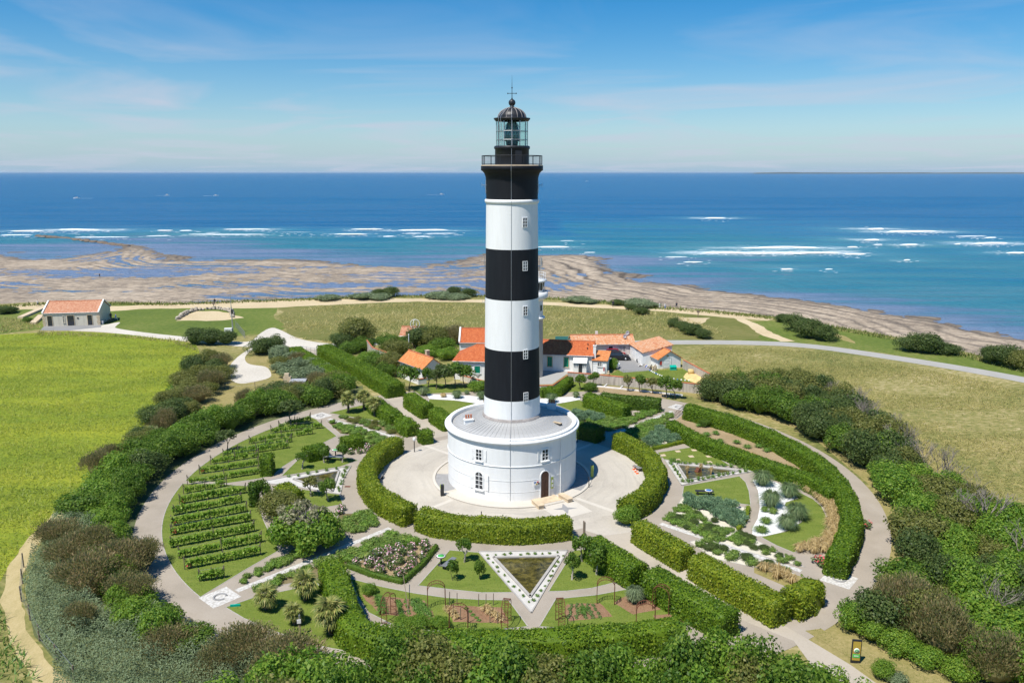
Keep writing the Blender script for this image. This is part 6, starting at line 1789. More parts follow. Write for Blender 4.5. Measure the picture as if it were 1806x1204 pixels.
# ------------------------------------------------------------------ rusted rose arches
def arch_mesh():
    parts = []
    W, D, Hh = .72, .5, 1.65
    for sx in (-1, 1):
        mb = MB()
        for sy in (-1, 1): mb.tube((sx * W, sy * D / 2, 0), (sx * W, sy * D / 2, Hh), .028, n=6)
        for k in range(5):
            z = .15 + k * .34
            mb.tube((sx * W, -D / 2, z), (sx * W, D / 2, z + .24 * (1 if k % 2 else -1) + .12), .016, n=5)
            mb.tube((sx * W, -D / 2, z), (sx * W, D / 2, z), .014, n=5)
        parts.append(('side_frame', mb))
    mb = MB()
    for sy in (-1, 1):
        mb.path([(W * math.cos(math.pi * i / 12), sy * D / 2, Hh + W * .85 * math.sin(math.pi * i / 12)) for i in range(13)], .028, 6)
    for i in range(1, 12):
        a = math.pi * i / 12
        mb.tube((W * math.cos(a), -D / 2, Hh + W * .85 * math.sin(a)), (W * math.cos(a), D / 2, Hh + W * .85 * math.sin(a)), .016, n=5)
    parts.append(('hoop', mb))
    return [(n, m.mesh(n, 'rust')) for n, m in parts]
ARCH = arch_mesh()
def arch(label, base, rz):
    x, y = P(*base)
    t = thing('rose_arch', label, 'garden arch', (x, y, 0), rz, 'rusted rose arches of the kitchen garden')
    for n, me in ARCH: place(n, me, t)
    return t
arch('rusted arch seen side on at the far left of the kitchen garden, half overgrown', (686, 1092), rad(68))
arch('rusted arch facing the viewer over the grass strip left of the posts', (770, 1070), rad(8))
arch('rusted arch half hidden behind the front hedge, left of the pond', (809, 1112), rad(0))
arch('rusted arch seen side on just left of the pond tip', (893, 1103), rad(80))
arch('rusted arch seen side on just right of the pond tip', (988, 1102), rad(96))
arch('rusted arch over the grass strip right of the pond', (1068, 1063), rad(-6))
arch('rusted arch standing obliquely against the long hedge on the right', (1167, 1077), rad(-38))
arch('rusted arch half hidden behind the right end of the front hedge', (1138, 1107), rad(-8))
for i, (px, py, h, lab) in enumerate(((793, 1065, 1.15, 'first thin post behind the middle soil plot'), (806, 1066, 1.1, 'second thin post behind the middle soil plot'), (844, 1068, 1.1, 'third thin post behind the middle soil plot, after the gap'), (857, 1068, 1.1, 'fourth thin post behind the middle soil plot'), (870, 1067, 1.1, 'last thin post behind the middle soil plot'),
        (799, 1088, 1.1, 'first thin post at the front of the middle soil plot'), (812, 1093, 1.1, 'second thin post at the front of the middle soil plot'), (826, 1098, 1.15, 'third thin post at the front of the middle soil plot'), (864, 1098, 1.1, 'fourth thin post at the front of the middle soil plot'), (877.5, 1099, 1.0, 'last thin post at the front of the middle soil plot'))):
    x, y = P(px, py)
    o = MB().tube((x, y, -.05), (x + .02, y, h), .035, .03, 7).build('garden_post', 'post_wood')
    tag(o, lab, 'post', 'posts round the middle soil plot')
# dark stake leaning in the left plot
x, y = P(721, 1083); x2, y2 = P(703, 1030); tag(MB().tube((x, y, 0.05), (x2 + .5, y2 - .5, 1.2), .03, n=6).build('cane', 'post_wood'), 'long pale cane leaning across the left soil plot', 'cane')
x, y = P(735, 1003); tag(MB().tube((x, y, 0), (x, y, 1.1), .09, .08, 8).build('rose_post', 'post_wood'), 'dark wooden post standing in the rose bed', 'post')

# ------------------------------------------------------------------ benches, tables, lamps, signs
def slab_bench(label, base, rz, L=1.9, mat='slate_table', leg='dark_metal', w=.5):
    x, y = P(*base); t = thing('garden_bench', label, 'bench', (x, y, 0), rz)
    n = 5
    for i in range(n): MB().box((0, -w / 2 + w * (i + .5) / n, .44), (L, w / n - .012, .05)).local('slat', mat, t)
    for sx in (-1, 1): MB().box((sx * L * .36, 0, .21), (.12, w * .9, .42)).local('leg', leg, t)
    return t
def table_round(label, base, top='sign_bright'):
    x, y = P(*base); t = thing('picture_table', label, 'information table', (x, y, 0))
    MB().lathe([(.32, 0), (.32, .04), (.07, .06), (.07, .78), (.2, .84)], 16).local('pedestal', 'dark_metal', t)
    d = MB().lathe([(.0, .86), (.44, .86), (.46, .89), (.44, .92), (.0, .92)], 28).local('table_top', 'dark_metal', t)
    MB().lathe([(.0, .926), (.41, .926), (.41, .93), (.0, .932)], 28).local('rim', 'cloth_white', d)
    MB().lathe([(.0, .936), (.3, .936), (.3, .94), (.0, .942)], 24).local('picture', top, d)
    return t
slab_bench('grey slatted bench on the lawn left of the front pond', (792, 998), rad(62), 1.9, 'grey_metal')
table_round('round green picture table beside the bench left of the front pond', (778, 996))
slab_bench('dark grey slatted bench on the upper left lawn', (590, 811), rad(-8), 2.4, 'grey_metal')
table_round('round pale green picture table behind the upper left bench', (592, 805))
slab_bench('black slatted bench on the right lawn', (1242, 872), rad(-6), 2.0, 'dark_metal')
table_round('round blue picture table in front of the black bench on the right lawn', (1249, 878), 'sign_blue')
slab_bench('grey bench against the left inner side of the plaza hedge', (670, 846), rad(80), 1.3, 'grey_metal', w=.5)
slab_bench('grey bench beside traffic cones on the right of the plaza', (1124, 829), rad(-50), 1.3, 'grey_metal', w=.45)
def cone(label, base):
    x, y = P(*base); t = thing('traffic_cone', label, 'traffic cone', (x, y, 0), .3, 'traffic cones by the plaza bench')
    MB().box((0, 0, .02), (.34, .34, .04)).local('foot', 'orange_plastic', t)
    MB().lathe([(.13, .04), (.09, .2)], 12).lathe([(.065, .34), (.03, .5), (.0, .5)], 12).local('body', 'orange_plastic', t)
    MB().lathe([(.09, .2), (.065, .34)], 12).local('stripe', 'cloth_white', t)
for b, l in (((1118, 828), 'traffic cone at the far end of the plaza bench'), ((1121, 832), 'traffic cone in the middle beside the plaza bench'), ((1124, 835), 'traffic cone nearest the viewer beside the plaza bench')): cone(l, b)
def info_post(label, base, h, w, mat, base_mat='dark_metal', post=False, cat='sign'):
    x, y = P(*base); t = thing('sign_post', label, cat, (x, y, 0), 0)
    if post:
        MB().tube((0, 0, 0), (0, 0, 1.0), .055, n=8).local('pole', base_mat, t)
    return t
t = info_post('tall green panel sign standing on the right of the plaza', (1044, 842), 0, 0, None)
MB().box((0, 0, .75), (.34, .12, 1.5), rad(20)).local('panel', 'sign_green', t); MB().box((0, 0, 1.53), (.2, .1, .06), rad(20)).local('cap', 'dark_metal', t)
def bollard(label, base, h=1.05, r=.07, top=None):
    x, y = P(*base); t = thing('bollard', label, 'bollard', (x, y, 0))
    MB().tube((0, 0, 0), (0, 0, h), r, n=10).blob((0, 0, h), r * 1.05, 0, 8, 4).local('post', 'dark_metal', t)
    MB().lathe([(r * 1.5, 0), (r * 1.5, .04), (r, .06)], 12).local('foot', 'dark_metal', t)
    return t
bollard('thin dark bollard in front of the green panel sign', (1038.5, 859), 1.2, .055)
x, y = P(780, 874); t = thing('planter_pillar', 'square dark pillar with green sides at the left of the drum', 'pillar', (x, y, 0), rad(15))
MB().box((0, 0, .65), (.36, .36, 1.3)).local('pillar', 'dark_metal', t)
for sx in (-1, 1): MB().box((sx * .19, 0, 1.1), (.03, .3, .5)).local('side_plate', 'sign_green', t)
tag(MB().tube((*P(849, 914), 0), (*P(849, 914), .8), .05, n=8).build('short_post', 'dark_metal'), 'short dark post peeping over the front plaza hedge', 'post')
x, y = P(1030, 953); tag(MB().box((x, y, 1.0), (.1, .4, 2.0), .3).build('gate_board', 'post_wood'), 'dark board standing at the right end of the front plaza hedge', 'board')
def lamp(label, base, h=1.9):
    x, y = P(*base); t = thing('lamp_post', label, 'lamp', (x, y, 0))
    MB().tube((0, 0, 0), (0, 0, h), .06, n=8).local('pole', 'dark_metal', t)
    MB().lathe([(.1, h), (.2, h + .1), (.17, h + .42), (.05, h + .5)], 12).local('lantern', 'cloth_white', t)
lamp('lamp post with pale lantern at the left entrance of the plaza', (731, 797), 1.5)
bollard('dark bollard in the shade right of the drum', (1018, 780), 1.4, .06)
# way marker on the lower left lawn
x, y = P(530, 1119); t = thing('way_marker', 'wooden post with a white plate on the lower left lawn', 'sign', (x, y, 0), .2)
MB().tube((0, 0, 0), (0, 0, 1.35), .06, n=7).local('post', 'post_wood', t); MB().box((-.05, -.08, 1.2), (.3, .05, .32)).local('plate', 'cloth_white', t); MB().box((.0, -.02, 1.5), (.1, .1, .45), .4).local('finger', 'grey_metal', t)
tag(MB().box((*P(415, 1069), .1), (.8, .12, .2), .15).build('lawn_plate', 'teal_plastic'), 'small turquoise name plate at the left tip of the palm lawn', 'sign')
tag(MB().box((*P(613, 858), .02), (.62, .34, .05)).build('drain_cover', 'rust'), 'rusty drain cover in the path left of the plaza', 'drain cover')
# stepping stones in the right upper lawn
for (px, py), l in (((1195.6, 796), 'left one of the upper two'), ((1224, 794), 'right one of the upper two'), ((1219, 805), 'left one of the middle two'), ((1250, 805), 'right one of the middle two'), ((1195.6, 811), 'near the pond edge, left'), ((1251, 815), 'near the pond edge, right'), ((1169.5, 803), 'beside the ring path')):
    x, y = P(px, py); tag(MB().box((x, y, .03), (.62, .62, .06), .2).build('stepping_stone', 'sandstone'), 'square stepping stone in the upper right lawn, ' + l, 'paving stone')
# signboard by the exit road
x, y = P(1508, 1168); t = thing('welcome_sign', 'tall black framed gold and green signboard beside the exit road', 'sign', (x, y, 0), rad(-8))
MB().box((0, 0, .93), (.66, .14, 1.86)).local('frame', 'black_iron', t)
f = MB().box((0, -.075, 1.0), (.54, .02, 1.5)).local('panel', 'sign_gold', t)
MB().box((0, -.09, .62), (.5, .02, .28)).local('text_band', 'sign_bright', f)
mb = MB(); mb.lathe([(0, 0), (.2, 0), (.2, .015), (0, .015)], 20); mb.v = [(a, -.1 - c, 1.05 + b) for a, b, c in mb.v]; mb.local('roundel', 'cloth_white', f)
mb = MB(); mb.lathe([(.06, 0), (.13, 0), (.13, .015), (.06, .015)], 20); mb.v = [(a, -.118 - c, 1.05 + b) for a, b, c in mb.v]; mb.local('emblem', 'sign_bright', f)
for k in range(4): MB().box((-.12 + .08 * k, -.105, .62), (.05, .01, .08)).local('letter', 'cloth_white', f)
x, y = P(1556, 1194); bush('round_shrub', 'bright', 'clipped ball of green shrub on the verge right of the signboard', 'shrub', x, y, .85, 1.3)
# gate of the entry road
ga, gb = Vector((*P(534, 622), 0)), Vector((*P(563, 626), 0))
t = thing('metal_gate', 'white tubular gate closing the entry road between its hedges', 'gate', tuple(ga))
d = gb - ga
mb = MB()
for z in (.25, .75, 1.25): mb.tube((0, 0, z), (d.x, d.y, z), .035, n=6)
for k in range(5): mb.tube((d.x * k / 4, d.y * k / 4, .2), (d.x * k / 4, d.y * k / 4, 1.3), .035, n=6)
mb.local('leaf_frame', 'grey_metal', t)
MB().tube((d.x, d.y, 0), (d.x, d.y, 2.0), .2, n=10).local('gate_post', 'white_paint', t)
MB().tube((0, 0, 0), (0, 0, 1.4), .1, n=8).local('gate_post', 'white_paint', t)
# little ruin and shelter left of the entry hedge
x, y = P(508, 684); tag(MB().prism([(x - .6, y - .3), (x + .6, y - .3), (x + .6, y + .3), (x - .6, y + .3)], 0, 2.0).prism([(x - .45, y - .28), (x + .3, y - .28), (x + .3, y + .28), (x - .45, y + .28)], 1.6, 2.5).build('stone_pillar', 'sandstone'), 'rough pale stone pillar above the dark bushes on the left', 'pillar')
x, y = P(527, 686); t = thing('small_shelter', 'low shelter with flat brown roof beside the pale stone pillar', 'shelter', (x, y, 0), .1)
MB().box((0, 0, .7), (2.0, 1.4, 1.4)).local('wall', 'house_white', t); MB().box((0, 0, 1.5), (2.6, 1.9, .14)).local('roof', 'tarp_grey', t)
# fence posts and wire by the parking, mast and fenced cabinet beyond
def wire_fence(label, pts, h, step, mat='post_wood', rails=2, post_r=.05):
    L = [Vector((*p, 0)) for p in PP(pts)]
    t = thing('wire_fence', label, 'fence', tuple(L[0]))
    R = resample([tuple(p) for p in L], step)
    for p in R: MB().tube(tuple(p - L[0]), tuple(p - L[0] + Vector((0, 0, h))), post_r, n=5).local('post', mat, t)
    mb = MB()
    for z in range(rails): mb.path([tuple(p - L[0] + Vector((0, 0, h * (z + 1) / rails - .06))) for p in R], .012, 3)
    mb.local('wire', 'grey_metal', t)
    return t
wire_fence('post and wire fence in front of the gravel parking on the left', [(396, 686), (450, 684), (500, 676)], 1.1, 4.5)
wire_fence('wooden post fence along the cliff edge on the left', [(0, 539), (100, 536), (200, 534), (300, 538), (400, 535), (470, 532)], 1.1, 7, rails=1)
wire_fence('wooden post fence along the cliff edge in the middle', [(470, 532), (560, 528), (640, 526), (740, 524), (850, 525)], 1.1, 7, rails=1)
wire_fence('mesh fence climbing past the grey shrubs at the lower left edge', [(42, 1000), (38, 1060), (70, 1130), (132, 1204)], 1.4, 3.5, rails=4, post_r=.06)
wire_fence('wire fence behind the garden by the back lane', [(690, 612), (760, 609), (815, 606)], 1.1, 5)
x, y = P(411, 587); t = thing('radio_mast', 'thin tall grey mast beside a fenced cabinet on the left', 'mast', (x, y, 0))
MB().tube((0, 0, 0), (0, 0, 6), .14, .11, 8).tube((0, 0, 6), (0, 0, 9.6), .07, .04, 8).local('mast', 'grey_metal', t)
MB().box((.15, -.15, 4.8), (.35, .3, 1.0)).local('aerial', 'dark_metal', t)
wire_fence('mesh fence corner beside the tall grey mast', [(416, 578), (420, 582), (432, 597)], 1.6, 1.6, 'grey_metal', 5)
x, y = P(403, 588); tag(MB().box((x, y, .6), (1.6, .9, 1.2), .2).build('utility_cabinet', 'cloth_white'), 'white utility cabinet at the foot of the mast', 'cabinet')
# ring-shaped sculpture rising over the trees at the back
x, y = P(733, 612); t = thing('ring_sculpture', 'pale ring sculpture on a post above the trees left of the tower', 'sculpture', (x, y, 0))
mb = MB()
mb.path([(.95 * math.cos(2 * math.pi * i / 24), 0, 4.8 + .95 * math.sin(2 * math.pi * i / 24)) for i in range(25)], .06, 6)
mb.path([(.95 * math.cos(2 * math.pi * i / 24) * .25 - .05, .95 * math.cos(2 * math.pi * i / 24) * .9, 4.8 + .95 * math.sin(2 * math.pi * i / 24)) for i in range(25)], .05, 6)
mb.local('ring', 'white_paint', t); MB().tube((0, 0, 0), (0, 0, 3.9), .08, n=8).local('post', 'white_paint', t)
x, y = P(721.5, 622); tag(MB().tube((x, y, 0), (x, y, 3.6), .09, .07, 8).box((x, y, 3.7), (.18, .18, .25)).build('white_pole', 'white_paint'), 'thin white pole behind the small shed', 'pole')
# gabled stone dovecote among the trees
x, y = P(724, 606); Dv = house('stone_outhouse', 'little stone gable among the trees below the ring sculpture', 'outhouse', (x - 2, y), (x + 2.2, y - .8), 3.2, 2.0, 3.4, 'hut_cream', 'tiles_pinkish')
# battery ruin: curved low wall of stones on the left meadow
t = thing('battery_wall', 'curved low rubble wall of a ruined battery on the left meadow', 'ruin', (*P(370, 562), 0))
o0 = Vector((*P(370, 562), 0))
for p in resample([(*q, 0) for q in PP([(313, 564), (320, 559), (332, 552), (346, 548), (365, 546), (385, 546), (400, 548), (409, 552), (410, 560)])], .85):
    s = random.uniform(.4, .65)
    MB().blob((0, 0, 0), s, 0, 6, 4, (1.2, .9, .85), .25).local('stone', 'rock', t, tuple(p - o0 + Vector((0, random.uniform(-.2, .2), s * .5))), (0, 0, random.uniform(0, 3)))
    if random.random() < .6: MB().blob((0, 0, 0), s * .7, 0, 6, 4, (1.2, .9, .8), .25).local('stone', 'rock', t, tuple(p - o0 + Vector((0, 0, s * 1.25))))
# pale retaining walls beside the hut
for lab, a, b, h in (('sloping concrete retaining wall left of the coast hut, upper one', (70, 545), (31, 562), .5), ('short concrete retaining wall left of the coast hut, lower one', (68, 558), (53, 572), .5)):
    A, B = P(*a), P(*b); tag(MB().prism([(A[0], A[1]), (A[0] + 1.6, A[1]), (B[0] + 1.4, B[1]), (B[0], B[1])], 0, h).build('retaining_wall', 'sandstone'), lab, 'wall')
# markers on the coast path
for lab, px, py, h in (('dark information post on the sandy path beyond the bungalow', 1231, 560, 1.8), ('small wooden signpost at the edge of the coast path on the left', 377, 543, 1.6)):
    x, y = P(px, py); t = thing('path_sign', lab, 'sign', (x, y, 0)); MB().box((0, 0, h / 2), (.16, .16, h)).local('post', 'post_wood', t); MB().box((0, -.1, h - .3), (.7, .06, .5)).local('board', 'post_wood', t)
# yard: green bin, straw heap, hay bale, rope of floats, junk, teal screen
x, y = P(1187, 652); t = thing('storage_box', 'turquoise lidded box before the workshop gable', 'box', (x, y, 0), .1)
MB().box((0, 0, .25), (1.1, .6, .5)).local('body', 'teal_plastic', t); MB().add([(-.6, -.36, .5), (.6, -.36, .5), (.6, .36, .75), (-.6, .36, .75), (-.6, -.36, .58), (.6, -.36, .58), (.6, .36, .83), (-.6, .36, .83)], [(3, 2, 1, 0), (4, 5, 6, 7), (0, 1, 5, 4), (1, 2, 6, 5), (2, 3, 7, 6), (3, 0, 4, 7)]).local('lid', 'teal_plastic', t)
poly = PP([(1204, 664), (1212, 656), (1226, 658), (1252, 672), (1250, 676), (1230, 677), (1216, 672)])
pv = [(p[0], p[1], 0) for p in bent(poly, .15, 1)]
cx_, cy_ = sum(p[0] for p in pv) / len(pv), sum(p[1] for p in pv) / len(pv)
mb = MB(); k = len(pv)
mb.add(pv + [(cx_ + (x - cx_) * .6, cy_ + (y - cy_) * .6, .3 + random.uniform(-.08, .08)) for x, y, z in pv] + [(cx_, cy_, .38)], [(i, (i + 1) % k, k + (i + 1) % k, k + i) for i in range(k)] + [(k + i, k + (i + 1) % k, 2 * k) for i in range(k)])
tag(mb.build('straw_heap', 'straw'), 'spread heap of yellow straw beside the yard wall', 'straw')
x, y = P(1218, 661); mb = MB(); mb.lathe([(0, -.45), (.42, -.45), (.46, 0), (.42, .45), (0, .45)], 18); mb.v = [(x + c, y + a, .62 + b) for a, b, c in mb.v]; tag(mb.build('straw_bale', 'straw'), 'round straw bale on top of the straw heap', 'bale')
t = thing('float_line', 'line of white floats laid across the yard lawn', 'rope', (*P(1150, 656), 0))
o0 = Vector((*P(1150, 656), 0))
for i, p in enumerate(resample([(*q, 0) for q in PP([(1146, 654), (1160, 661), (1175, 667), (1195, 670), (1215, 672)])], .62)):
    MB().blob((0, 0, .1), .16, 0, 6, 4).local('float', 'cloth_white' if i % 4 else 'sign_blue', t, tuple(p - o0))
for i, (px, py, lab, mt, dims) in enumerate(((1126, 639, 'dark wheel leaning by the side wing', 'tyre', (.5, .2, .8)), (1132, 646, 'stack of bleached timber at the left of the yard clutter', 'sandstone', (1.2, .6, .4)), (1138, 641, 'tall orange and pale totem of buoys', 'orange_plastic', (.3, .3, 1.9)), (1141, 648, 'blue and black crate among the yard clutter', 'cloth_blue', (.5, .4, .35)), (1150, 652, 'bundle of driftwood leaning at the workshop corner', 'sandstone', (.9, .4, 1.0)), (1156, 654, 'pale driftwood figure before the workshop', 'sandstone', (.35, .3, 1.2)))):
    x, y = P(px, py); t = thing('yard_clutter', lab, 'junk', (x, y, 0), random.uniform(-.4, .4))
    if mt == 'tyre':
        MB().lathe([(.22, -.1), (.38, -.1), (.42, 0), (.38, .1), (.22, .1)], 16).local('tyre', 'tyre', t, (0, 0, .4), (rad(80), 0, 0))
    else:
        for k in range(7):
            a, b = random.uniform(-.5, .5) * dims[0], random.uniform(-.5, .5) * dims[1]
            MB().tube((a, b, 0 if dims[2] > .6 else random.uniform(0, dims[2])), (a + random.uniform(-.3, .3) * dims[0], b + random.uniform(-.2, .2), dims[2] * random.uniform(.6, 1.1)), .09, .06, 6).blob((a, b, dims[2] * random.uniform(.2, .8)), .14, 0, 6, 4, (1, 1, 1), .2).local('piece', random.choice((mt, mt, 'dead_wood', 'cloth_white')), t)
tag(MB().box((*P(997, 608), 1.0), (4.2, .1, 1.6)).build('screen_panel', 'screen_cloth'), 'blue-green screen behind the white cottage', 'screen')
x, y = P(1079, 650); bush('round_shrub', 'bright', 'round clipped shrub at the end of the wash house', 'shrub', x, y, 1.2, 2.0)
for px, py, l in ((1073, 661, 'small stone figure at the corner of the wash house'),):
    x, y = P(px, py); tag(MB().blob((x, y, .25), .3, 0, 8, 5, (.9, .9, 1)).blob((x, y, .62), .18, 0, 8, 5).build('stone_figure', 'sandstone'), l, 'ornament')
# white wooden edging of the soil strip below the wall
A, B = P(1052, 682), P(1204, 698)
t = thing('timber_edging', 'white timber edging of the soil strip under the streaked wall', 'edging', (A[0], A[1], 0))
MB().box(((B[0] - A[0]) / 2, (B[1] - A[1]) / 2, .12), (math.dist(A, B), .16, .24), math.atan2(B[1] - A[1], B[0] - A[0])).local('rail', 'cloth_white', t)
for px, py in ((1068, 681), (1096, 684)):
    x, y = P(px, py); MB().box((x - A[0], y - A[1], .12), (.14, 1.6, .22), rad(-25)).local('divider', 'cloth_white', t)
# handrail by the upper right hedges
A, B = Vector((*P(1191, 738), 0)), Vector((*P(1205, 725), 0)); t = thing('handrail', 'rusty handrail at the upper right compass square', 'railing', tuple(A)); d = B - A; mb = MB()
for z in (.5, 1.0): mb.tube((0, 0, z), (d.x, d.y, z), .03, n=5)
for k in range(7): mb.tube((d.x * k / 6, d.y * k / 6, 0), (d.x * k / 6, d.y * k / 6, 1.0), .025, n=5)
mb.local('rail', 'rust', t)

# ------------------------------------------------------------------ cars
def car(label, base, rz, paint, L=4.3, Wd=1.78, hh=1.62):
    x, y = P(*base); t = thing('parked_car', label, 'car', (x, y, 0), rz, 'cars parked in the yard')
    prof = [(-.5, .32), (-.5, .62), (-.485, .86), (-.43, .93), (-.36, 1.42), (-.30, .97 * hh), (.02, hh), (.12, .95 * hh), (.245, .98), (.44, .84), (.495, .70), (.5, .34)]
    n = len(prof); v = []
    for yy, k in ((-.5, .0), (-.46, 1), (.46, 1), (.5, 0)):
        for px, pz in prof:
            ins = 1 - .16 * max(0, (pz - .95) / (hh - .95)) if pz > .95 else 1
            zz = pz if k else max(.34, min(pz - .02, 9))
            v.append((px * L, yy * Wd * ins, zz))
    f = []
    for j in range(3):
        for i in range(n - 1): f.append((j * n + i, j * n + i + 1, (j + 1) * n + i + 1, (j + 1) * n + i))
        f.append((j * n + n - 1, j * n, (j + 1) * n, (j + 1) * n + n - 1))
    f += [tuple(range(n)), tuple(range(4 * n - 1, 3 * n - 1, -1))]
    MB().add(v, f).local('body', paint, t)
    w = Wd * .5
    for sy in (-1, 1):
        g = MB(); pl = [(-.40, .98), (-.355, 1.36), (-.29, .92 * hh), (.0, .945 * hh), (.09, .92 * hh), (.2, .99)]
        g.add([(a * L, sy * (w * (1 - .16 * max(0, (b - .95) / (hh - .95))) + .012), b) for a, b in pl], [tuple(range(6)) if sy < 0 else tuple(range(5, -1, -1))])
        g.local('side_window', 'glass_dark', t)
    q = lambda a0, z0, a1, z1, s0, s1: [(a0 * L, -w * s0, z0), (a0 * L, w * s0, z0), (a1 * L, w * s1, z1), (a1 * L, -w * s1, z1)]
    MB().add(q(.243, 1.0, .127, .95 * hh, .84, .74), [(0, 1, 2, 3)]).local('windscreen', 'glass_dark', t, (.012, 0, .012))
    MB().add(q(-.432, .96, -.365, 1.42, .84, .78), [(3, 2, 1, 0)]).local('rear_window', 'glass_dark', t, (-.015, 0, .01))
    for sx in (-.31, .31):
        for sy in (-1, 1):
            mb = MB(); mb.lathe([(.0, -.1), (.2, -.11), (.32, -.1), (.345, -.05), (.345, .08), (.3, .11)], 18)
            wl_ = mb.local('wheel', 'tyre', t, (sx * L, sy * (w - .08), .345), (rad(90) if sy > 0 else rad(-90), 0, 0)) if False else mb.local('wheel', 'tyre', t, (sx * L, sy * (w - .1), .345), (rad(90) * sy, 0, 0))
            MB().lathe([(.0, -.118), (.2, -.116), (.2, -.105)], 14).local('rim', 'grey_metal', wl_)
    for sy in (-1, 1):
        MB().box((.485 * L, sy * w * .7, .74), (.12, .34, .16)).local('headlight', 'cloth_white', t)
        MB().box((-.493 * L, sy * w * .76, .88), (.08, .2, .3)).local('tail_light', 'lamp_red', t)
    MB().box((-.503 * L, 0, .6), (.03, .5, .12)).local('number_plate', 'cloth_white', t)
    return t
car('black car parked nearest the side wing', (1090, 634), rad(-4), 'car_black', 4.5)
car('dark red car half hidden behind the black one', (1084, 628), rad(-4), 'car_red', 4.3)
car('white car mostly hidden behind the round clipped shrub', (1072, 648), rad(-20), 'car_white', 4.2)

# ------------------------------------------------------------------ people on the coast, tiny at this distance
def person_mesh(seed):
    rg = random.Random(seed)
    me = bpy.data.meshes.new('body'); s = rg.uniform(-.12, .12); st = rg.uniform(.1, .22)
    V = [(0, 0, .92), (0, 0, 1.18), (0, 0, 1.42), (0, -.02, 1.52), (0, -.03, 1.66), (0, -.02, 1.74),
         (-.1, 0, .88), (-.11, -st, .48), (-.11, -st * .6, .06), (-.11, -st * .6 - .14, .03), (.1, 0, .88), (.11, st, .48), (.11, st * 1.3, .08), (.11, st * 1.3 - .13, .03),
         (-.2, 0, 1.40), (-.25, st * .6, 1.13), (-.24, st * .2 - .05, .88), (.2, 0, 1.40), (.25, -st * .6, 1.13), (.24, -st * .8, .88)]
    E = [(0, 1), (1, 2), (2, 3), (3, 4), (4, 5), (0, 6), (6, 7), (7, 8), (8, 9), (0, 10), (10, 11), (11, 12), (12, 13), (2, 14), (14, 15), (15, 16), (2, 17), (17, 18), (18, 19)]
    R = [.15, .14, .15, .065, .105, .08, .1, .07, .045, .045, .1, .07, .045, .045, .07, .05, .035, .07, .05, .035]
    me.from_pydata(V, E, [])
    o = bpy.data.objects.new('tmp', me); COL.objects.link(o)
    o.modifiers.new('s', 'SKIN'); ss = o.modifiers.new('u', 'SUBSURF'); ss.levels = 1
    for i, r in enumerate(R): me.skin_vertices[0].data[i].radius = (r, r * .8)
    me.skin_vertices[0].data[0].use_root = True
    dg = bpy.context.evaluated_depsgraph_get(); out = bpy.data.meshes.new_from_object(o.evaluated_get(dg))
    bpy.data.objects.remove(o)
    out.materials.clear(); out.materials.append(M['skin'])
    return out
PM = [person_mesh(i) for i in range(3)]
def person(label, base, rz, top='cloth_white', legs='cloth_dark', hair='bark'):
    x, y = P(*base); t = thing('person', label, 'person', (x, y, 0), rz, 'walkers on the coast')
    me = random.choice(PM); place('body', me, t)
    def cloth(name, z0, z1, mat):
        c = me.copy(); c.materials.clear(); c.materials.append(M[mat])
        import bmesh
        bm = bmesh.new(); bm.from_mesh(c)
        bmesh.ops.delete(bm, geom=[f for f in bm.faces if not z0 < f.calc_center_median().z < z1], context='FACES')
        bm.normal_update()
        for v in bm.verts: v.co += v.normal * .02
        bm.to_mesh(c); bm.free(); place(name, c, t)
    cloth('shirt', .93, 1.46, top); cloth('trousers', .3, .93, legs); cloth('hair', 1.67, 1.95, hair)
    cloth('shoes', -1, .09, 'cloth_dark')
person('walker in white with dark shorts on the coast path left of the hut', (67, 540), 2.0)
person('walker in dark clothes by the cliff fence beyond the ruin', (379, 537), 1.0, 'cloth_dark')
person('walker in white on the path right of the tower, leftmost of three', (1163, 544.5), 1.2, 'cloth_white', 'cloth_white')
person('walker in white shirt and pale trousers, middle of three right of the tower', (1173, 545.5), 1.0, 'cloth_white', 'cloth_blue')
person('walker in dark clothes, rightmost of three right of the tower', (1193, 543.5), -.6, 'cloth_dark')
person('person in red beside the gable of the coast hut', (190.5, 562.5), 0, 'cloth_red')
person('person in black beside the gable of the coast hut', (196, 563.5), .5, 'cloth_dark')
person('person in blue at the corner of the track by the coast hut', (205, 565.5), -1, 'cloth_blue', 'cloth_white')
person('walker in dark clothes near the shrubs right of the tower', (1081, 541), 0, 'cloth_dark')
t = person('lone figure in dark clothes on the wet foreshore', (176, 489), 0, 'cloth_dark')
for o in [o for o in COL.objects if o.get('label', '').startswith('lone figure')]:
    x, y = P(176, 489, -7.2); o.location = (x, y, -7.35)
tag(MB().lathe([(.3, 0), (.32, .9), (.2, .95)], 14, 0, (*P(181, 572), 0)).build('rain_barrel', 'tarp_grey'), 'grey barrel at the front corner of the coast hut', 'barrel')
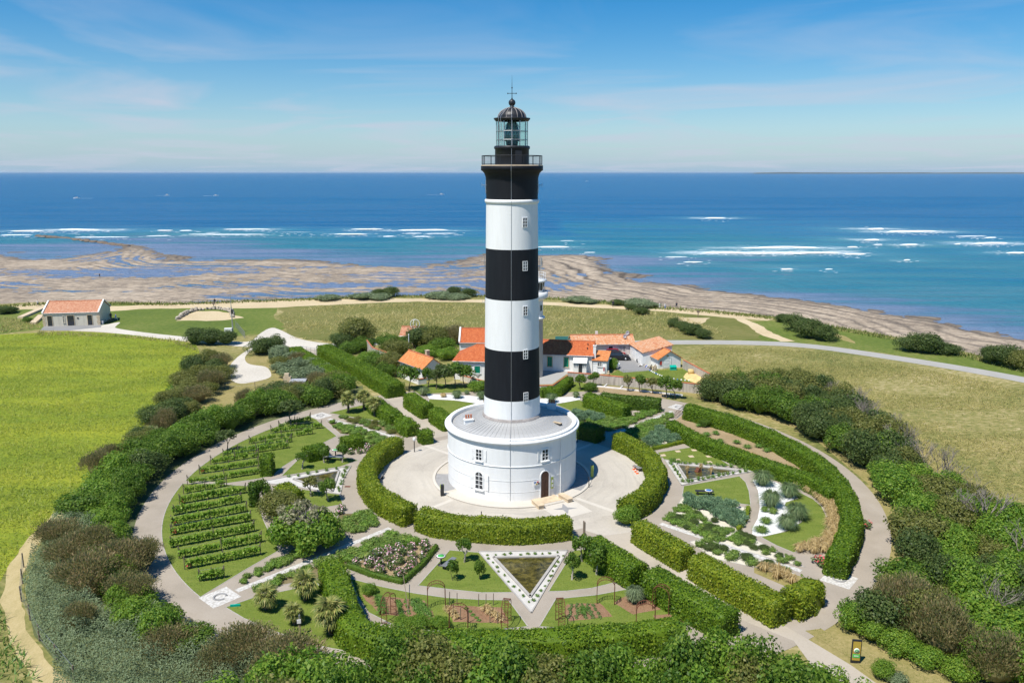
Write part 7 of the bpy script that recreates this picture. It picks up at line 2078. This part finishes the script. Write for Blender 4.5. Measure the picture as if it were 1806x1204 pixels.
# bicycles heaped in the shade of the gable
for i, (px, py, l) in enumerate(((188, 571, 'bicycle leaning nearest the corner of the coast hut'), (194, 569.5, 'bicycle standing in the middle beside the coast hut'), (200, 568, 'bicycle nearest the track beside the coast hut'))):
    x, y = P(px, py); t = thing('bicycle', l, 'bicycle', (x, y, 0), rad(20 + 15 * i))
    for sx in (-.52, .52):
        mb = MB(); mb.path([(sx + .33 * math.cos(a), 0, .34 + .33 * math.sin(a)) for a in [2 * math.pi * k / 16 for k in range(17)]], .025, 5); mb.local('wheel', 'tyre', t)
    mb = MB(); mb.path([(-.52, 0, .34), (-.15, 0, .85), (.35, 0, .85), (.0, 0, .32), (-.15, 0, .85)], .025, 5).path([(.52, 0, .34), (.35, 0, .98), (.35, -.25, 1.02), (.35, .25, 1.02)], .025, 5); mb.path([(-.52, 0, .34), (0, 0, .32)], .02, 5); mb.local('frame', 'cloth_dark', t)
    MB().box((-.18, 0, .95), (.25, .12, .07)).local('saddle', 'tyre', t)
# boats far out
def boat(label, px, py, rz, L=9):
    x, y = P(px, py, SEA); t = thing('motor_boat', label, 'boat', (x, y, SEA), rz, 'boats far out on the water')
    st = [(-.5, .16, .9), (-.2, .18, .95), (.2, .16, 1.1), (.42, .07, 1.3), (.5, .005, 1.4)]
    v, f = [], []
    for a, b, c in st: v += [(a * L, -b * L, c), (a * L, -b * L * .75, -.3), (a * L, b * L * .75, -.3), (a * L, b * L, c)]
    for i in range(4):
        for j in range(3): f.append((i * 4 + j, i * 4 + j + 1, i * 4 + 5 + j, i * 4 + 4 + j))
        f.append((i * 4 + 3, i * 4, i * 4 + 4, i * 4 + 7))
    f.append((0, 1, 2, 3)); MB().add(v, f).local('hull', 'boat_white', t)
    MB().box((-.05 * L, 0, 1.6), (L * .3, L * .2, 1.5)).box((-.05 * L, 0, 2.45), (L * .36, L * .22, .15)).local('cabin', 'boat_white', t)
    MB().box((.0, 0, 1.9), (L * .31, L * .205, .5)).local('window', 'glass_dark', t)
    w = MB(); w.add([(-.5 * L, -.8, .12), (-.5 * L, .8, .12), (-2.6 * L, 1.4, .12), (-2.6 * L, -1.4, .12)], [(0, 1, 2, 3)]); w.local('wake', 'foam', t)
boat('white motor boat with a wake on the far left of the sea', 135, 350, math.pi, 10)
boat('small pale boat right of the first one on the left sea', 295, 345, 0, 8)
boat('small white boat on the sea left of the lighthouse', 381, 345.5, 0, 9)
boat('white boat passing just left of the lighthouse', 779, 343.5, 0, 11)
boat('tiny white boat near the horizon right of the lighthouse', 1035, 320, 0, 16)
# ------------------------------------------------------------------ the shrub belts round the garden
def dist_c(x, y): return math.hypot(x - TX, y - TY)
POOL = {}
def pool(o, look, spot):
    POOL.setdefault((look, spot), []).append(o)
NTH = ['first', 'second', 'third', 'fourth', 'fifth', 'sixth', 'seventh', 'eighth', 'ninth', 'tenth', 'eleventh', 'twelfth', 'thirteenth', 'fourteenth', 'fifteenth']
def settle():
    for (look, spot), os_ in POOL.items():
        os_.sort(key=lambda o: o.location.x / max(1, o.location.y))
        n = len(os_)
        for i, o in enumerate(os_):
            rank = '' if n == 1 else ('leftmost ' if i == 0 else 'rightmost ' if i == n - 1 else NTH[min(i, 14)] + ' from left, ')
            w = (rank + look + ' ' + spot).replace(' the ', ' ').split(); o['label'] = ' '.join(w[:16])
def spot_bank(x, y):
    a = math.degrees(math.atan2(y - TY, x - TX)) % 360
    for lim, w in ((134, 'beside the entry road palms'), (142, 'behind the back vine row'), (152, 'above the back of the vineyard'), (162, 'beside the flat topped vineyard tree'), (173, 'level with the upper vine rows'), (184, 'level with the middle vine rows'), (196, 'level with the lower vine rows'), (208, 'beside the first vine rows'), (220, 'beside the lower left compass square'), (360, 'below the palm lawn')):
        if a < lim: return w
def spot_x(px):
    for lim, w in ((330, 'below the grey saltbush'), (470, 'at the foot of the palm lawn'), (620, 'below the tallest palm'), (740, 'in front of the left soil plot'), (860, 'in front of the middle soil plot'), (960, 'in front of the pond tip'), (1060, 'in front of the right soil plot'), (1180, 'in front of the blue-grey bush'), (1300, 'at the end of the great front hedge'), (1900, 'beside the exit road')):
        if px < lim: return w
def spot_wood(px, py):
    return ('by the outer ring path' if px < 1560 else 'beside the bare trees' if px < 1640 and py < 960 else 'behind the signboard verge' if py > 1100 and px < 1700 else 'around the pale dead tree' if px < 1780 and py < 1010 else 'inside the right wood' if px < 1760 else 'by the right edge of view')
def to_px(x, y, z=0):
    dy, dz = y, z - H
    dep = dy * math.cos(PITCH) - dz * math.sin(PITCH); up = dy * math.sin(PITCH) + dz * math.cos(PITCH)
    return CX + F * x / dep, CY - F * up / dep
LOOK = {'evergreen': 'dark green rounded bush', 'bright': 'fresh green bush', 'dark': 'dull dark bush', 'olive': 'olive green bush', 'tamarisk': 'brown feathery bush', 'saltbush': 'grey-green saltbush'}
def belt(poly_px, spacing, mix, label, group, rr, hh, seed, name='shrub', rmin=0, cat='shrub', zpx=0, corridor=()):
    poly = PP(poly_px, zpx)
    for (x, y) in scatter(poly, spacing, seed, reject=lambda a, b: dist_c(a, b) < rmin or any(in_poly(a, b, c) for c in corridor)):
        kd = random.choice(mix); r = random.uniform(*rr); h = random.uniform(*hh)
        o = bush(name, kd, label[kd] if isinstance(label, dict) else label, cat, x, y, r, h, group)
        px, py = to_px(x, y); lk = LOOK[kd].replace('bush', cat if cat != 'shrub' else 'bush') if kd != 'saltbush' else LOOK[kd]
        if name == 'wood_tree': pool(o, lk, spot_wood(px, py))
        elif name == 'grove_tree': pool(o, lk, 'in the grove ' + ('next to the streaked wall' if px < 1330 else 'behind the top of the outer hedge' if px < 1430 else 'behind the middle of the outer hedge' if px < 1510 else 'beside the bare trees'))
        elif 'crop' in group: pool(o, lk, 'beside the crop field, ' + ('near the gravel parking' if py < 690 else 'above the left bank'))
        elif 'entry' in group: pool(o, lk, 'beside the left entry hedge')
        elif 'back of the left bank' in group: pool(o, lk, 'behind left bank below stone pillar')
        else: pool(o, lk, 'at the foot of the palm lawn by the ring path')
EXIT = PP([(1370, 1090), (1440, 1100), (1520, 1160), (1600, 1230), (1440, 1260), (1400, 1150)])
# dark evergreen bank on the outer side of the left ring path
def bank(a0, a1, r0, r1, spacing, mix, label, group, rr, hh, seed):
    poly = arc(r0, a0, a1, 30) + arc(r1, a1, a0, 30)
    for (x, y) in scatter(poly, spacing, seed):
        kd = random.choice(mix); o = bush('shrub', kd, label[kd], 'shrub', x, y, random.uniform(*rr), random.uniform(*hh), group)
        pool(o, LOOK[kd], 'on the ring path bank, ' + spot_bank(x, y))
bank(127, 196, 42.3, 46.0, 2.4, ['evergreen', 'evergreen', 'dark', 'evergreen', 'bright'],
     {'evergreen': 'dark green rounded bush on the bank above the left ring path', 'bright': 'fresh green bush on the bank above the left ring path', 'dark': 'dull dark bush on the bank above the left ring path'}, 'bushes on the bank above the left ring path', (1.7, 2.5), (2.5, 3.7), 21)
bank(196, 236, 42.0, 43.9, 1.7, ['bright', 'evergreen', 'bright'],
     {'bright': 'fresh green bush along the lower left ring path', 'evergreen': 'dark green bush along the lower left ring path'}, 'bushes along the lower left ring path', (1.1, 1.7), (1.8, 2.9), 22)
belt([(470, 1120), (560, 1165), (600, 1200), (560, 1230), (470, 1190), (400, 1140)], 1.7, ['bright', 'olive', 'evergreen'],
     {'bright': 'fresh green bush at the bottom left of the ring path', 'olive': 'olive bush at the bottom left of the ring path', 'evergreen': 'dark green bush at the bottom left of the ring path'}, 'bushes at the bottom left of the ring path', (1.1, 1.7), (1.8, 2.6), 23, rmin=41.8)
# brown tamarisks
for px, py, r, h, lab in ((160, 1045, 3.0, 3.4, 'broad brown tamarisk, largest of the lower left thicket'), (215, 1020, 2.8, 3.2, 'brown tamarisk in the lower left thicket next to the green bushes'), (125, 1000, 2.4, 2.8, 'brown tamarisk at the upper left of the lower left thicket'), (105, 965, 2.2, 2.6, 'dark brown tamarisk beside the mown strip'),
                          (175, 840, 2.0, 2.8, 'brown tamarisk by the crop field edge, left of the grey shrubs'), (195, 822, 1.8, 2.6, 'second brown tamarisk by the crop field edge'), (235, 1065, 2.2, 2.6, 'low brown tamarisk in front of the grey shrubs'), (140, 1110, 1.6, 2.0, 'small dark tamarisk at the bottom left among grey shrubs'), (255, 1000, 2.0, 2.6, 'reddish tamarisk nearest the ring path on the left'), (170, 985, 2.4, 3.0, 'brown tamarisk behind the broad one in the left thicket')):
    x, y = P(px, py); bush('tamarisk', 'tamarisk', lab, 'tamarisk', x, y, r * .84, h * .95)
for px, py, r, h, lab in ((300, 1150, 2.0, 2.0, 'pinkish tamarisk low at the bottom left'), (430, 1165, 2.2, 2.2, 'brown tamarisk at the bottom before the palm lawn'), (505, 1190, 2.4, 2.6, 'brown tamarisk at the bottom edge below the palm lawn'), (380, 1190, 1.8, 1.8, 'small tamarisk at the bottom edge among grey shrubs')):
    x, y = P(px, py); bush('tamarisk', 'tamarisk', lab, 'tamarisk', x, y, r, h)
# olive and brown scrub between crop field and bank
belt([(350, 640), (385, 640), (400, 665), (372, 700), (345, 740), (310, 760), (262, 800), (215, 835), (200, 820), (262, 752), (300, 700)], 3.2, ['olive', 'dark', 'olive', 'dark', 'tamarisk'],
     {'olive': 'olive scrub bush beside the crop field edge', 'dark': 'dark scrub bush beside the crop field edge', 'tamarisk': 'brownish scrub bush beside the crop field edge'}, 'scrub bushes beside the crop field', (1.6, 2.7), (2.0, 3.8), 24)
belt([(430, 720), (500, 700), (560, 690), (600, 686), (620, 694), (520, 716), (440, 745)], 2.6, ['olive', 'olive', 'tamarisk', 'dark'],
     {'olive': 'olive bush along the back of the left bank', 'dark': 'dark bush along the back of the left bank', 'tamarisk': 'brown feathery bush along the back of the left bank'}, 'bushes along the back of the left bank', (1.4, 2.2), (1.8, 3.0), 25)
belt([(488, 625), (505, 625), (560, 655), (600, 676), (570, 684), (530, 675), (498, 660), (484, 640)], 2.6, ['saltbush', 'saltbush', 'tamarisk', 'olive'],
     {'saltbush': 'grey-green saltbush beside the left entry hedge', 'tamarisk': 'brown feathery bush beside the left entry hedge', 'olive': 'olive bush beside the left entry hedge'}, 'shrubs beside the left entry hedge', (1.7, 2.4), (1.7, 2.4), 26)
for px, py, r, h, lab in ((345, 606, 2.6, 3.4, 'dark wind-bent shrub by the gravel track, leftmost'), (372, 607, 2.6, 3.2, 'dark wind-bent shrub by the gravel track, second from left'), (400, 607, 2.2, 2.8, 'dark wind-bent shrub by the gravel track, third from left'), (460, 624, 2.6, 3.2, 'dark shrub left of the gravel crossing'), (485, 616, 2.2, 3.0, 'dark ragged shrub right of the gravel crossing')):
    x, y = P(px, py); bush('dark_shrub', 'dark', lab, 'shrub', x, y, r, h)
# shrubs and trees in the cottage garden left of the tower
for px, py, r, h, kd, lab in ((602, 612, 2.6, 2.8, 'dark', 'low dark bush at the top of the right entry hedge'), (630, 604, 3.6, 5.2, 'olive', 'tall round dark olive tree beyond the right entry hedge'), (642, 618, 2.0, 2.6, 'evergreen', 'green bush before the plastered wall end'), (618, 622, 2.2, 2.2, 'evergreen', 'green bush along the back of the right entry hedge'), (650, 640, 2.2, 2.2, 'bright', 'bright bush halfway along the back of the entry hedge'), (668, 648, 2.2, 2.8, 'evergreen', 'green bush before the shed, left'), (690, 652, 2.4, 3.2, 'olive', 'olive bush beside the shed'), (682, 664, 1.9, 2.4, 'evergreen', 'dense bush at the lower end of the entry hedge'), (700, 628, 2.6, 3.4, 'olive', 'brownish bush left of the white pole'), (684, 614, 2.2, 3.0, 'evergreen', 'dark bush by the back lane'), (742, 612, 3.0, 4.2, 'dark', 'tall dark tree under the ring sculpture'), (765, 614, 3.2, 4.4, 'olive', 'tall olive tree right of the ring sculpture'), (782, 621, 2.6, 3.0, 'evergreen', 'dark green tree left of the round glossy bush'), (800, 607, 2.6, 3.6, 'tamarisk', 'brown feathery tree behind the farther white house'), (756, 628, 2.2, 2.2, 'bright', 'pale green bush behind the shed roof'), (791, 634, 2.0, 2.4, 'bright', 'round glossy bush beside the hipped house'), (712, 612, 1.8, 2.2, 'evergreen', 'green bush left of the little stone gable'), (846, 690, 1.6, 1.8, 'bright', 'bright bush at the foot of the wall left of the shaft')):
    x, y = P(px, py); bush('garden_tree' if h > 3.9 else 'garden_shrub', kd, lab, 'tree' if h > 3.9 else 'shrub', x, y, r, h)
# grove on the right
grove = [(1222, 708), (1250, 700), (1330, 690), (1420, 690), (1500, 730), (1560, 790), (1600, 840), (1560, 850), (1500, 812), (1420, 760), (1320, 724)]
belt(grove, 2.4, ['dark', 'dark', 'evergreen', 'olive'], {'dark': 'dark wind-clipped oak in the grove behind the right outer hedge', 'evergreen': 'green tree in the grove behind the right outer hedge', 'olive': 'olive toned tree in the grove behind the right outer hedge'}, 'trees of the grove behind the right outer hedge', (1.9, 2.8), (3.2, 4.5), 31, 'grove_tree', 42.5, 'tree')
wood = [(1560, 820), (1640, 860), (1700, 900), (1770, 950), (1860, 1010), (1900, 1120), (1880, 1260), (1800, 1225), (1740, 1190), (1640, 1150), (1560, 1120), (1500, 1092), (1476, 1066), (1500, 1030), (1540, 985), (1565, 920)]
belt(wood, 2.3, ['bright', 'bright', 'bright', 'evergreen', 'olive', 'dark'], {'bright': 'fresh green tree in the wood right of the outer ring path', 'evergreen': 'mid green tree in the wood right of the outer ring path', 'olive': 'olive tree in the wood right of the outer ring path', 'dark': 'dark tree in the wood right of the outer ring path'}, 'trees of the wood right of the ring path', (1.7, 2.6), (2.6, 4.2), 32, 'wood_tree', 42.4, 'tree', corridor=(EXIT, PP([(1480, 1130), (1700, 1230), (1500, 1260)])))
for px, py, r, h, lab in ((1600, 1110, 2.0, 3.9, 'pinkish brown tamarisk in the right wood, upper one'), (1660, 1158, 2.1, 3.8, 'pinkish brown tamarisk in the right wood, lower one'), (1640, 1135, 1.9, 3.6, 'brown tamarisk between the two pinkish ones'), (1570, 1100, 1.6, 3.4, 'brown tamarisk at the left of the right wood'), (1750, 1200, 2.0, 3.2, 'brown tamarisk at the lower right corner')):
    x, y = P(px, py); bush('tamarisk', 'tamarisk', lab, 'tamarisk', x, y, r, h)
# trees along the bottom of the view, rooted below the frame
front = [(-31, 38.5), (-24, 44.5), (-18, 46.3), (-8, 47.0), (4, 46.8), (12, 46.6), (17.5, 46.4), (19, 44), (20, 38), (-20, 36)]
for (x, y) in scatter(front, 2.2, 33, reject=lambda a, b: dist_c(a, b) < 41.6):
    kd = random.choice(['bright', 'bright', 'evergreen', 'olive', 'evergreen'])
    o = bush('front_tree', kd, {'bright': 'bright green tree along the bottom edge before the front hedge', 'evergreen': 'mid green tree along the bottom edge before the front hedge', 'olive': 'olive green tree along the bottom edge before the front hedge'}[kd], 'tree', x, y, random.uniform(1.6, 2.7), random.uniform(4.3, 6.3) if x > -16 else random.uniform(3.0, 4.2), 'trees along the bottom edge')
for (x, y, r, h, kd, lab) in ((20.6, 46.3, 1.9, 3.3, 'bright', 'round bright bush left of the exit road at the bottom'), (22.4, 44.6, 1.8, 3.0, 'bright', 'bright bush at the bottom beside the exit road, nearest the frame'), (20.4, 43.2, 1.7, 3.4, 'tamarisk', 'brown tamarisk before the bright bush at the bottom right'), (16.5, 41.5, 2.0, 4.2, 'saltbush', 'grey-green bush at the bottom centre right')):
    bush('front_bush', kd, lab, 'shrub', x, y, r, h)
# (rows of front trees are told apart by what stands behind them)
for o in [o for o in COL.objects if o.name.startswith('front_tree')]:
    kd = 'bright' if 'bright' in o['label'] else 'olive' if 'olive' in o['label'] else 'evergreen'
    pool(o, LOOK[kd].replace('bush', 'tree'), spot_x(to_px(o.location.x, o.location.y, 3)[0]))
settle()
# saltbush: one grey-green sea of twigs, nobody could count it
def carpet(name, polys, h, mat, dens, size, seed, lift=0.0):
    rg = np.random.default_rng(seed); P0 = []
    for poly in polys:
        pa = np.array(poly); x0, y0 = pa.min(0); x1, y1 = pa.max(0)
        q = rg.uniform((x0, y0), (x1, y1), (int((x1 - x0) * (y1 - y0) * dens), 2)); q = q[np_in(q, pa)]; q = q[np.hypot(q[:, 0] - TX, q[:, 1] - TY) > 41.6]
        P0.append(q)
    q = np.concatenate(P0)
    top = h * (.35 + .95 * fbm(q[:, 0] * .42, q[:, 1] * .42, 3))
    z = lift + top * rg.uniform(.78, 1.04, len(q))
    g = np.stack([(fbm(q[:, 0] * .42 + .05, q[:, 1] * .42, 3) - fbm(q[:, 0] * .42 - .05, q[:, 1] * .42, 3)) * -9 * h, (fbm(q[:, 0] * .42, q[:, 1] * .42 + .05, 3) - fbm(q[:, 0] * .42, q[:, 1] * .42 - .05, 3)) * -9 * h, np.ones(len(q))], 1)
    v, f = leaf_cards(np.stack([q[:, 0], q[:, 1], z], 1), g, size, .5, .5, rg)
    c = np.array([q[:, 0].mean(), q[:, 1].mean(), 0])
    return tag(place(name, np_mesh(name, v, f, mat, c), None, tuple(c)), kind='stuff')
carpet('saltbush_cover', [PP([(150, 872), (205, 850), (250, 830), (262, 870), (238, 920), (262, 990), (240, 1010), (120, 1000), (70, 980), (100, 920)]),
                          PP([(60, 985), (110, 1010), (140, 1060), (190, 1090), (300, 1060), (420, 1130), (520, 1190), (620, 1240), (620, 1330), (100, 1330), (96, 1180), (60, 1120), (44, 1050)])], 1.7, 'saltbush_leaf', 175, .075, 41)
# knolls of saltbush and thrift on the cliff edge, each a shrub
for px, py, r, h, kd, lab in ((578, 529, 6, 2.0, 'saltbush', 'low grey-green saltbush mound on the cliff edge, leftmost'), (640, 527, 6.5, 2.3, 'saltbush', 'low grey-green saltbush mound on the cliff edge, second'), (668, 527, 6.0, 2.2, 'saltbush', 'low grey-green saltbush mound on the cliff edge, third'), (775, 526, 6.5, 2.4, 'saltbush', 'grey-green saltbush mound on the cliff edge left of the shaft'), (805, 527, 6.0, 2.0, 'saltbush', 'grey-green saltbush mound nearest the shaft on the left'), (668, 524, 3, 3.0, 'dark', 'dark bush behind the saltbush mounds, left one'), (688, 523, 3.4, 3.6, 'dark', 'dark bush behind the saltbush mounds, right one'), (800, 521, 3.4, 3.4, 'dark', 'dark tamarisk on the cliff edge left of the shaft'), (825, 523, 3.2, 3.2, 'dark', 'second dark tamarisk on the cliff edge left of the shaft'),
                              (1018, 533, 5.5, 2.2, 'saltbush', 'grey-green saltbush mound on the cliff edge right of the shaft'), (1035, 535, 4, 1.8, 'saltbush', 'small saltbush mound on the cliff edge right of the shaft'), (1090, 538, 3, 2.0, 'dark', 'dark bush beside the walkers on the cliff edge'), (1125, 540, 6.0, 2.6, 'saltbush', 'large saltbush mound beside the three walkers'), (1145, 542, 4.5, 2.0, 'saltbush', 'saltbush mound just left of the three walkers'),
                              (1112, 546, 2.4, 1.8, 'dark', 'dark bush on the meadow left of the bare clearing, upper'), (1132, 554, 3.0, 2.2, 'dark', 'dark bush on the meadow left of the bare clearing, lower'), (1190, 577, 2.4, 3.0, 'dark', 'dark shrub on the meadow beyond the bungalow, leftmost'), (1205, 583, 2.6, 2.8, 'dark', 'dark shrub on the meadow beyond the bungalow, second'), (1222, 590, 3.2, 3.2, 'dark', 'dark shrub on the meadow beyond the bungalow, third'), (1238, 596, 2.8, 2.6, 'dark', 'dark shrub on the meadow beyond the bungalow, last'),
                              (1380, 568, 2.5, 2.6, 'dark', 'small dark bush at the top left of the coastal thicket'), (1405, 582, 4.2, 4.6, 'dark', 'big dark bush of the coastal thicket, left part'), (1428, 595, 4.6, 5.2, 'dark', 'big dark bush of the coastal thicket, middle part'), (1455, 600, 3.8, 4.4, 'dark', 'big dark bush of the coastal thicket, right part'), (1606, 618, 3.8, 4.4, 'dark', 'dark bush above the coast road, left part of the pair'), (1636, 622, 4.2, 5.0, 'dark', 'dark bush above the coast road, right part of the pair'), (1668, 624, 3.4, 3.0, 'dark', 'low dark bush trailing from the pair above the coast road'), (1748, 640, 3.0, 4.2, 'dark', 'dark bush at the right edge above the road, left part'), (1775, 646, 3.4, 5.0, 'dark', 'dark bush at the right edge above the road, middle'), (1802, 652, 3.4, 5.0, 'olive', 'brownish bush at the right edge above the road, last'), (10, 553, 3, 2.4, 'dark', 'dark bush at the far left edge by the coast path'), (22, 550, 2, 1.8, 'dark', 'small dark bush second from the left edge by the coast path'), (49, 568, 1.4, 1.6, 'evergreen', 'small green bush beside the lower retaining wall')):
    x, y = P(px, py); k = .74 if kd == 'saltbush' else .76
    bush('coast_shrub', kd, lab, 'shrub', x, y, r * k, h * k)
# bare, salt-burnt trees on the seaward side of the grove
def dead_tree(label, px, py, h, r):
    x, y = P(px, py); mb = MB(); random.seed(int(px * 7 + py))
    for i in range(3): branchy(mb, (x + random.uniform(-.5, .5), y + random.uniform(-.5, .5), 0), h * .38, r, 4, .75)
    tag(mb.build('dead_tree', 'dead_wood'), label, 'tree')
for px, py, h, r, lab in ((1455, 712, 4.2, .08, 'bare grey tree on the far side of the grove, leftmost'), (1480, 722, 4.4, .08, 'bare grey tree on the far side of the grove, second'), (1505, 740, 4.6, .09, 'bare grey tree on the far side of the grove, third'), (1530, 765, 4.4, .08, 'bare grey tree on the far side of the grove, fourth'), (1570, 795, 4.6, .08, 'bare tree standing out against the meadow, left'), (1590, 815, 4.8, .09, 'bare tree standing out against the meadow, middle'), (1618, 838, 4.6, .08, 'bare tree standing out against the meadow, right'), (1660, 850, 4.2, .08, 'thin bare tree at the edge of the right wood'), (1738, 955, 5.4, .12, 'pale dead tree with spreading branches in the right wood'), (1690, 945, 4.6, .09, 'pale bare tree in the middle of the right wood'), (1760, 1120, 4.8, .08, 'slim pale dead stem at the lower right of the wood'), (1790, 1010, 4.6, .09, 'bare branching tree at the right edge of the frame')):
    dead_tree(lab, px, py, h, r)
for i, (px, py, h) in enumerate(((1545, 775, 4.6), (1520, 752, 4.6), (1640, 850, 4.8), (1680, 880, 4.6), (1720, 905, 4.4))):
    dead_tree(('thin bare twigs poking out beside the third bare tree', 'thin bare twigs poking out above the grove oaks', 'bare twigs between the two meadow bare trees and the wood', 'bare twigs at the meadow edge of the wood, upper', 'bare twigs at the meadow edge of the wood, lower', 'grey twigs showing through green crowns near the ring path', 'grey twigs below the pale dead tree', 'grey twigs near the right edge of the wood', 'grey twigs above the pinkish tamarisks')[i], px, py, h, .06)
random.seed(99)
for px, py, r, h, lab in ((1505, 1110, 1.5, 2.4, 'low bright bush at the wood corner nearest the ring path fork'), (1540, 1128, 1.3, 1.7, 'low bright bush at the verge behind the signboard, left'), (1585, 1150, 1.3, 1.6, 'low bright bush at the verge behind the signboard, middle'), (1630, 1172, 1.3, 1.5, 'low bright bush at the verge behind the signboard, right'), (1690, 1196, 1.3, 1.5, 'low bright bush on the verge at the bottom right'), (1580, 1203, .8, .7, 'greyish low plant on the verge by the clipped ball')):
    x, y = P(px, py); bush('verge_shrub', 'bright' if h > 1 else 'saltbush', lab, 'shrub', x, y, r, h)
# twiggy brown understorey behind the bank on the left
for px, py, h, lab in ((455, 726, 2.6, 'bare brown twigs behind the left bank, left'), (485, 715, 2.8, 'bare brown twigs behind the left bank, middle'), (505, 705, 2.6, 'bare brown twigs behind the left bank, right')):
    dead_tree(lab, px, py, h, .05)
random.seed(100)
# ------------------------------------------------------------------ field and meadow growth
near = [(p[0], p[1]) for p in CROP]
cpol = PP([(-60, 600), (0, 592), (120, 586), (240, 592), (344, 607), (350, 622), (316, 655), (288, 700), (250, 752), (196, 802), (140, 862), (88, 910), (48, 950), (16, 990), (-20, 1060), (-60, 1120)])
tuft_field('crop_plants', [cpol], 30, .32, .05, 'crop_leaf', lean=1.0, thin=lambda x, y: np.clip(1.35 - y / 210, .3, 1) * np.clip(fbm(x * .12, y * .3, 3) * 2.2 - .35, .25, 1))
mead = PP([(1205, 640), (1240, 612), (1420, 618), (1560, 640), (1700, 664), (1860, 700), (1860, 960), (1800, 930), (1700, 880), (1620, 800), (1520, 720), (1440, 680), (1330, 676)])
tuft_field('meadow_grass', [mead], 16, .45, .045, 'grass_blade', lean=1.1, thin=lambda x, y: np.clip(fbm(x * .09, y * .16, 4) * 3 - .9, .12, 1))
mead2 = PP([(484, 560), (560, 540), (760, 534), (860, 536), (860, 590), (760, 598), (640, 598), (560, 592), (510, 580)])
mead3 = PP([(958, 540), (1060, 545), (1180, 552), (1250, 575), (1300, 598), (1140, 598), (1000, 590), (958, 594)])
tuft_field('far_meadow_grass', [mead2, mead3], 6, .5, .08, 'grass_blade', lean=1.1, thin=lambda x, y: np.clip(fbm(x * .06, y * .1, 4) * 3 - .9, .1, 1))
edge = [p for p in PP([(-40, 545), (100, 535), (300, 537), (500, 530), (700, 523), (860, 523), (960, 526), (1060, 533), (1150, 543), (1250, 550), (1380, 563), (1500, 584), (1600, 602), (1740, 636), (1830, 660)])]
tuft_field('edge_grass', [ribbon(edge, 4.0)], 5, .7, .12, 'turf_blade', lean=.5)
strip = PP([(70, 584), (330, 600), (352, 622), (300, 604), (200, 594), (60, 592)])
tuft_field('rough_grass', [strip, PP([(0, 560), (60, 566), (72, 578), (0, 588)]), PP([(480, 592), (560, 600), (640, 598), (700, 604), (590, 604), (530, 598)])], 5, .6, .1, 'grass_blade', lean=.6)
tuft_field('field_weeds', [PP([(352, 640), (345, 660), (318, 705), (286, 745), (262, 762), (284, 700), (316, 655)]), PP([(0, 1070), (30, 1140), (80, 1204), (0, 1204), (-60, 1204), (-40, 1100)])], 12, .5, .06, 'weed_leaf', lean=.6)
lz = [v for k, v in LAWNS.items()]
tuft_field('lawn_grass', lz, 55, .055, .02, 'turf_blade', lean=.5, z=.02)
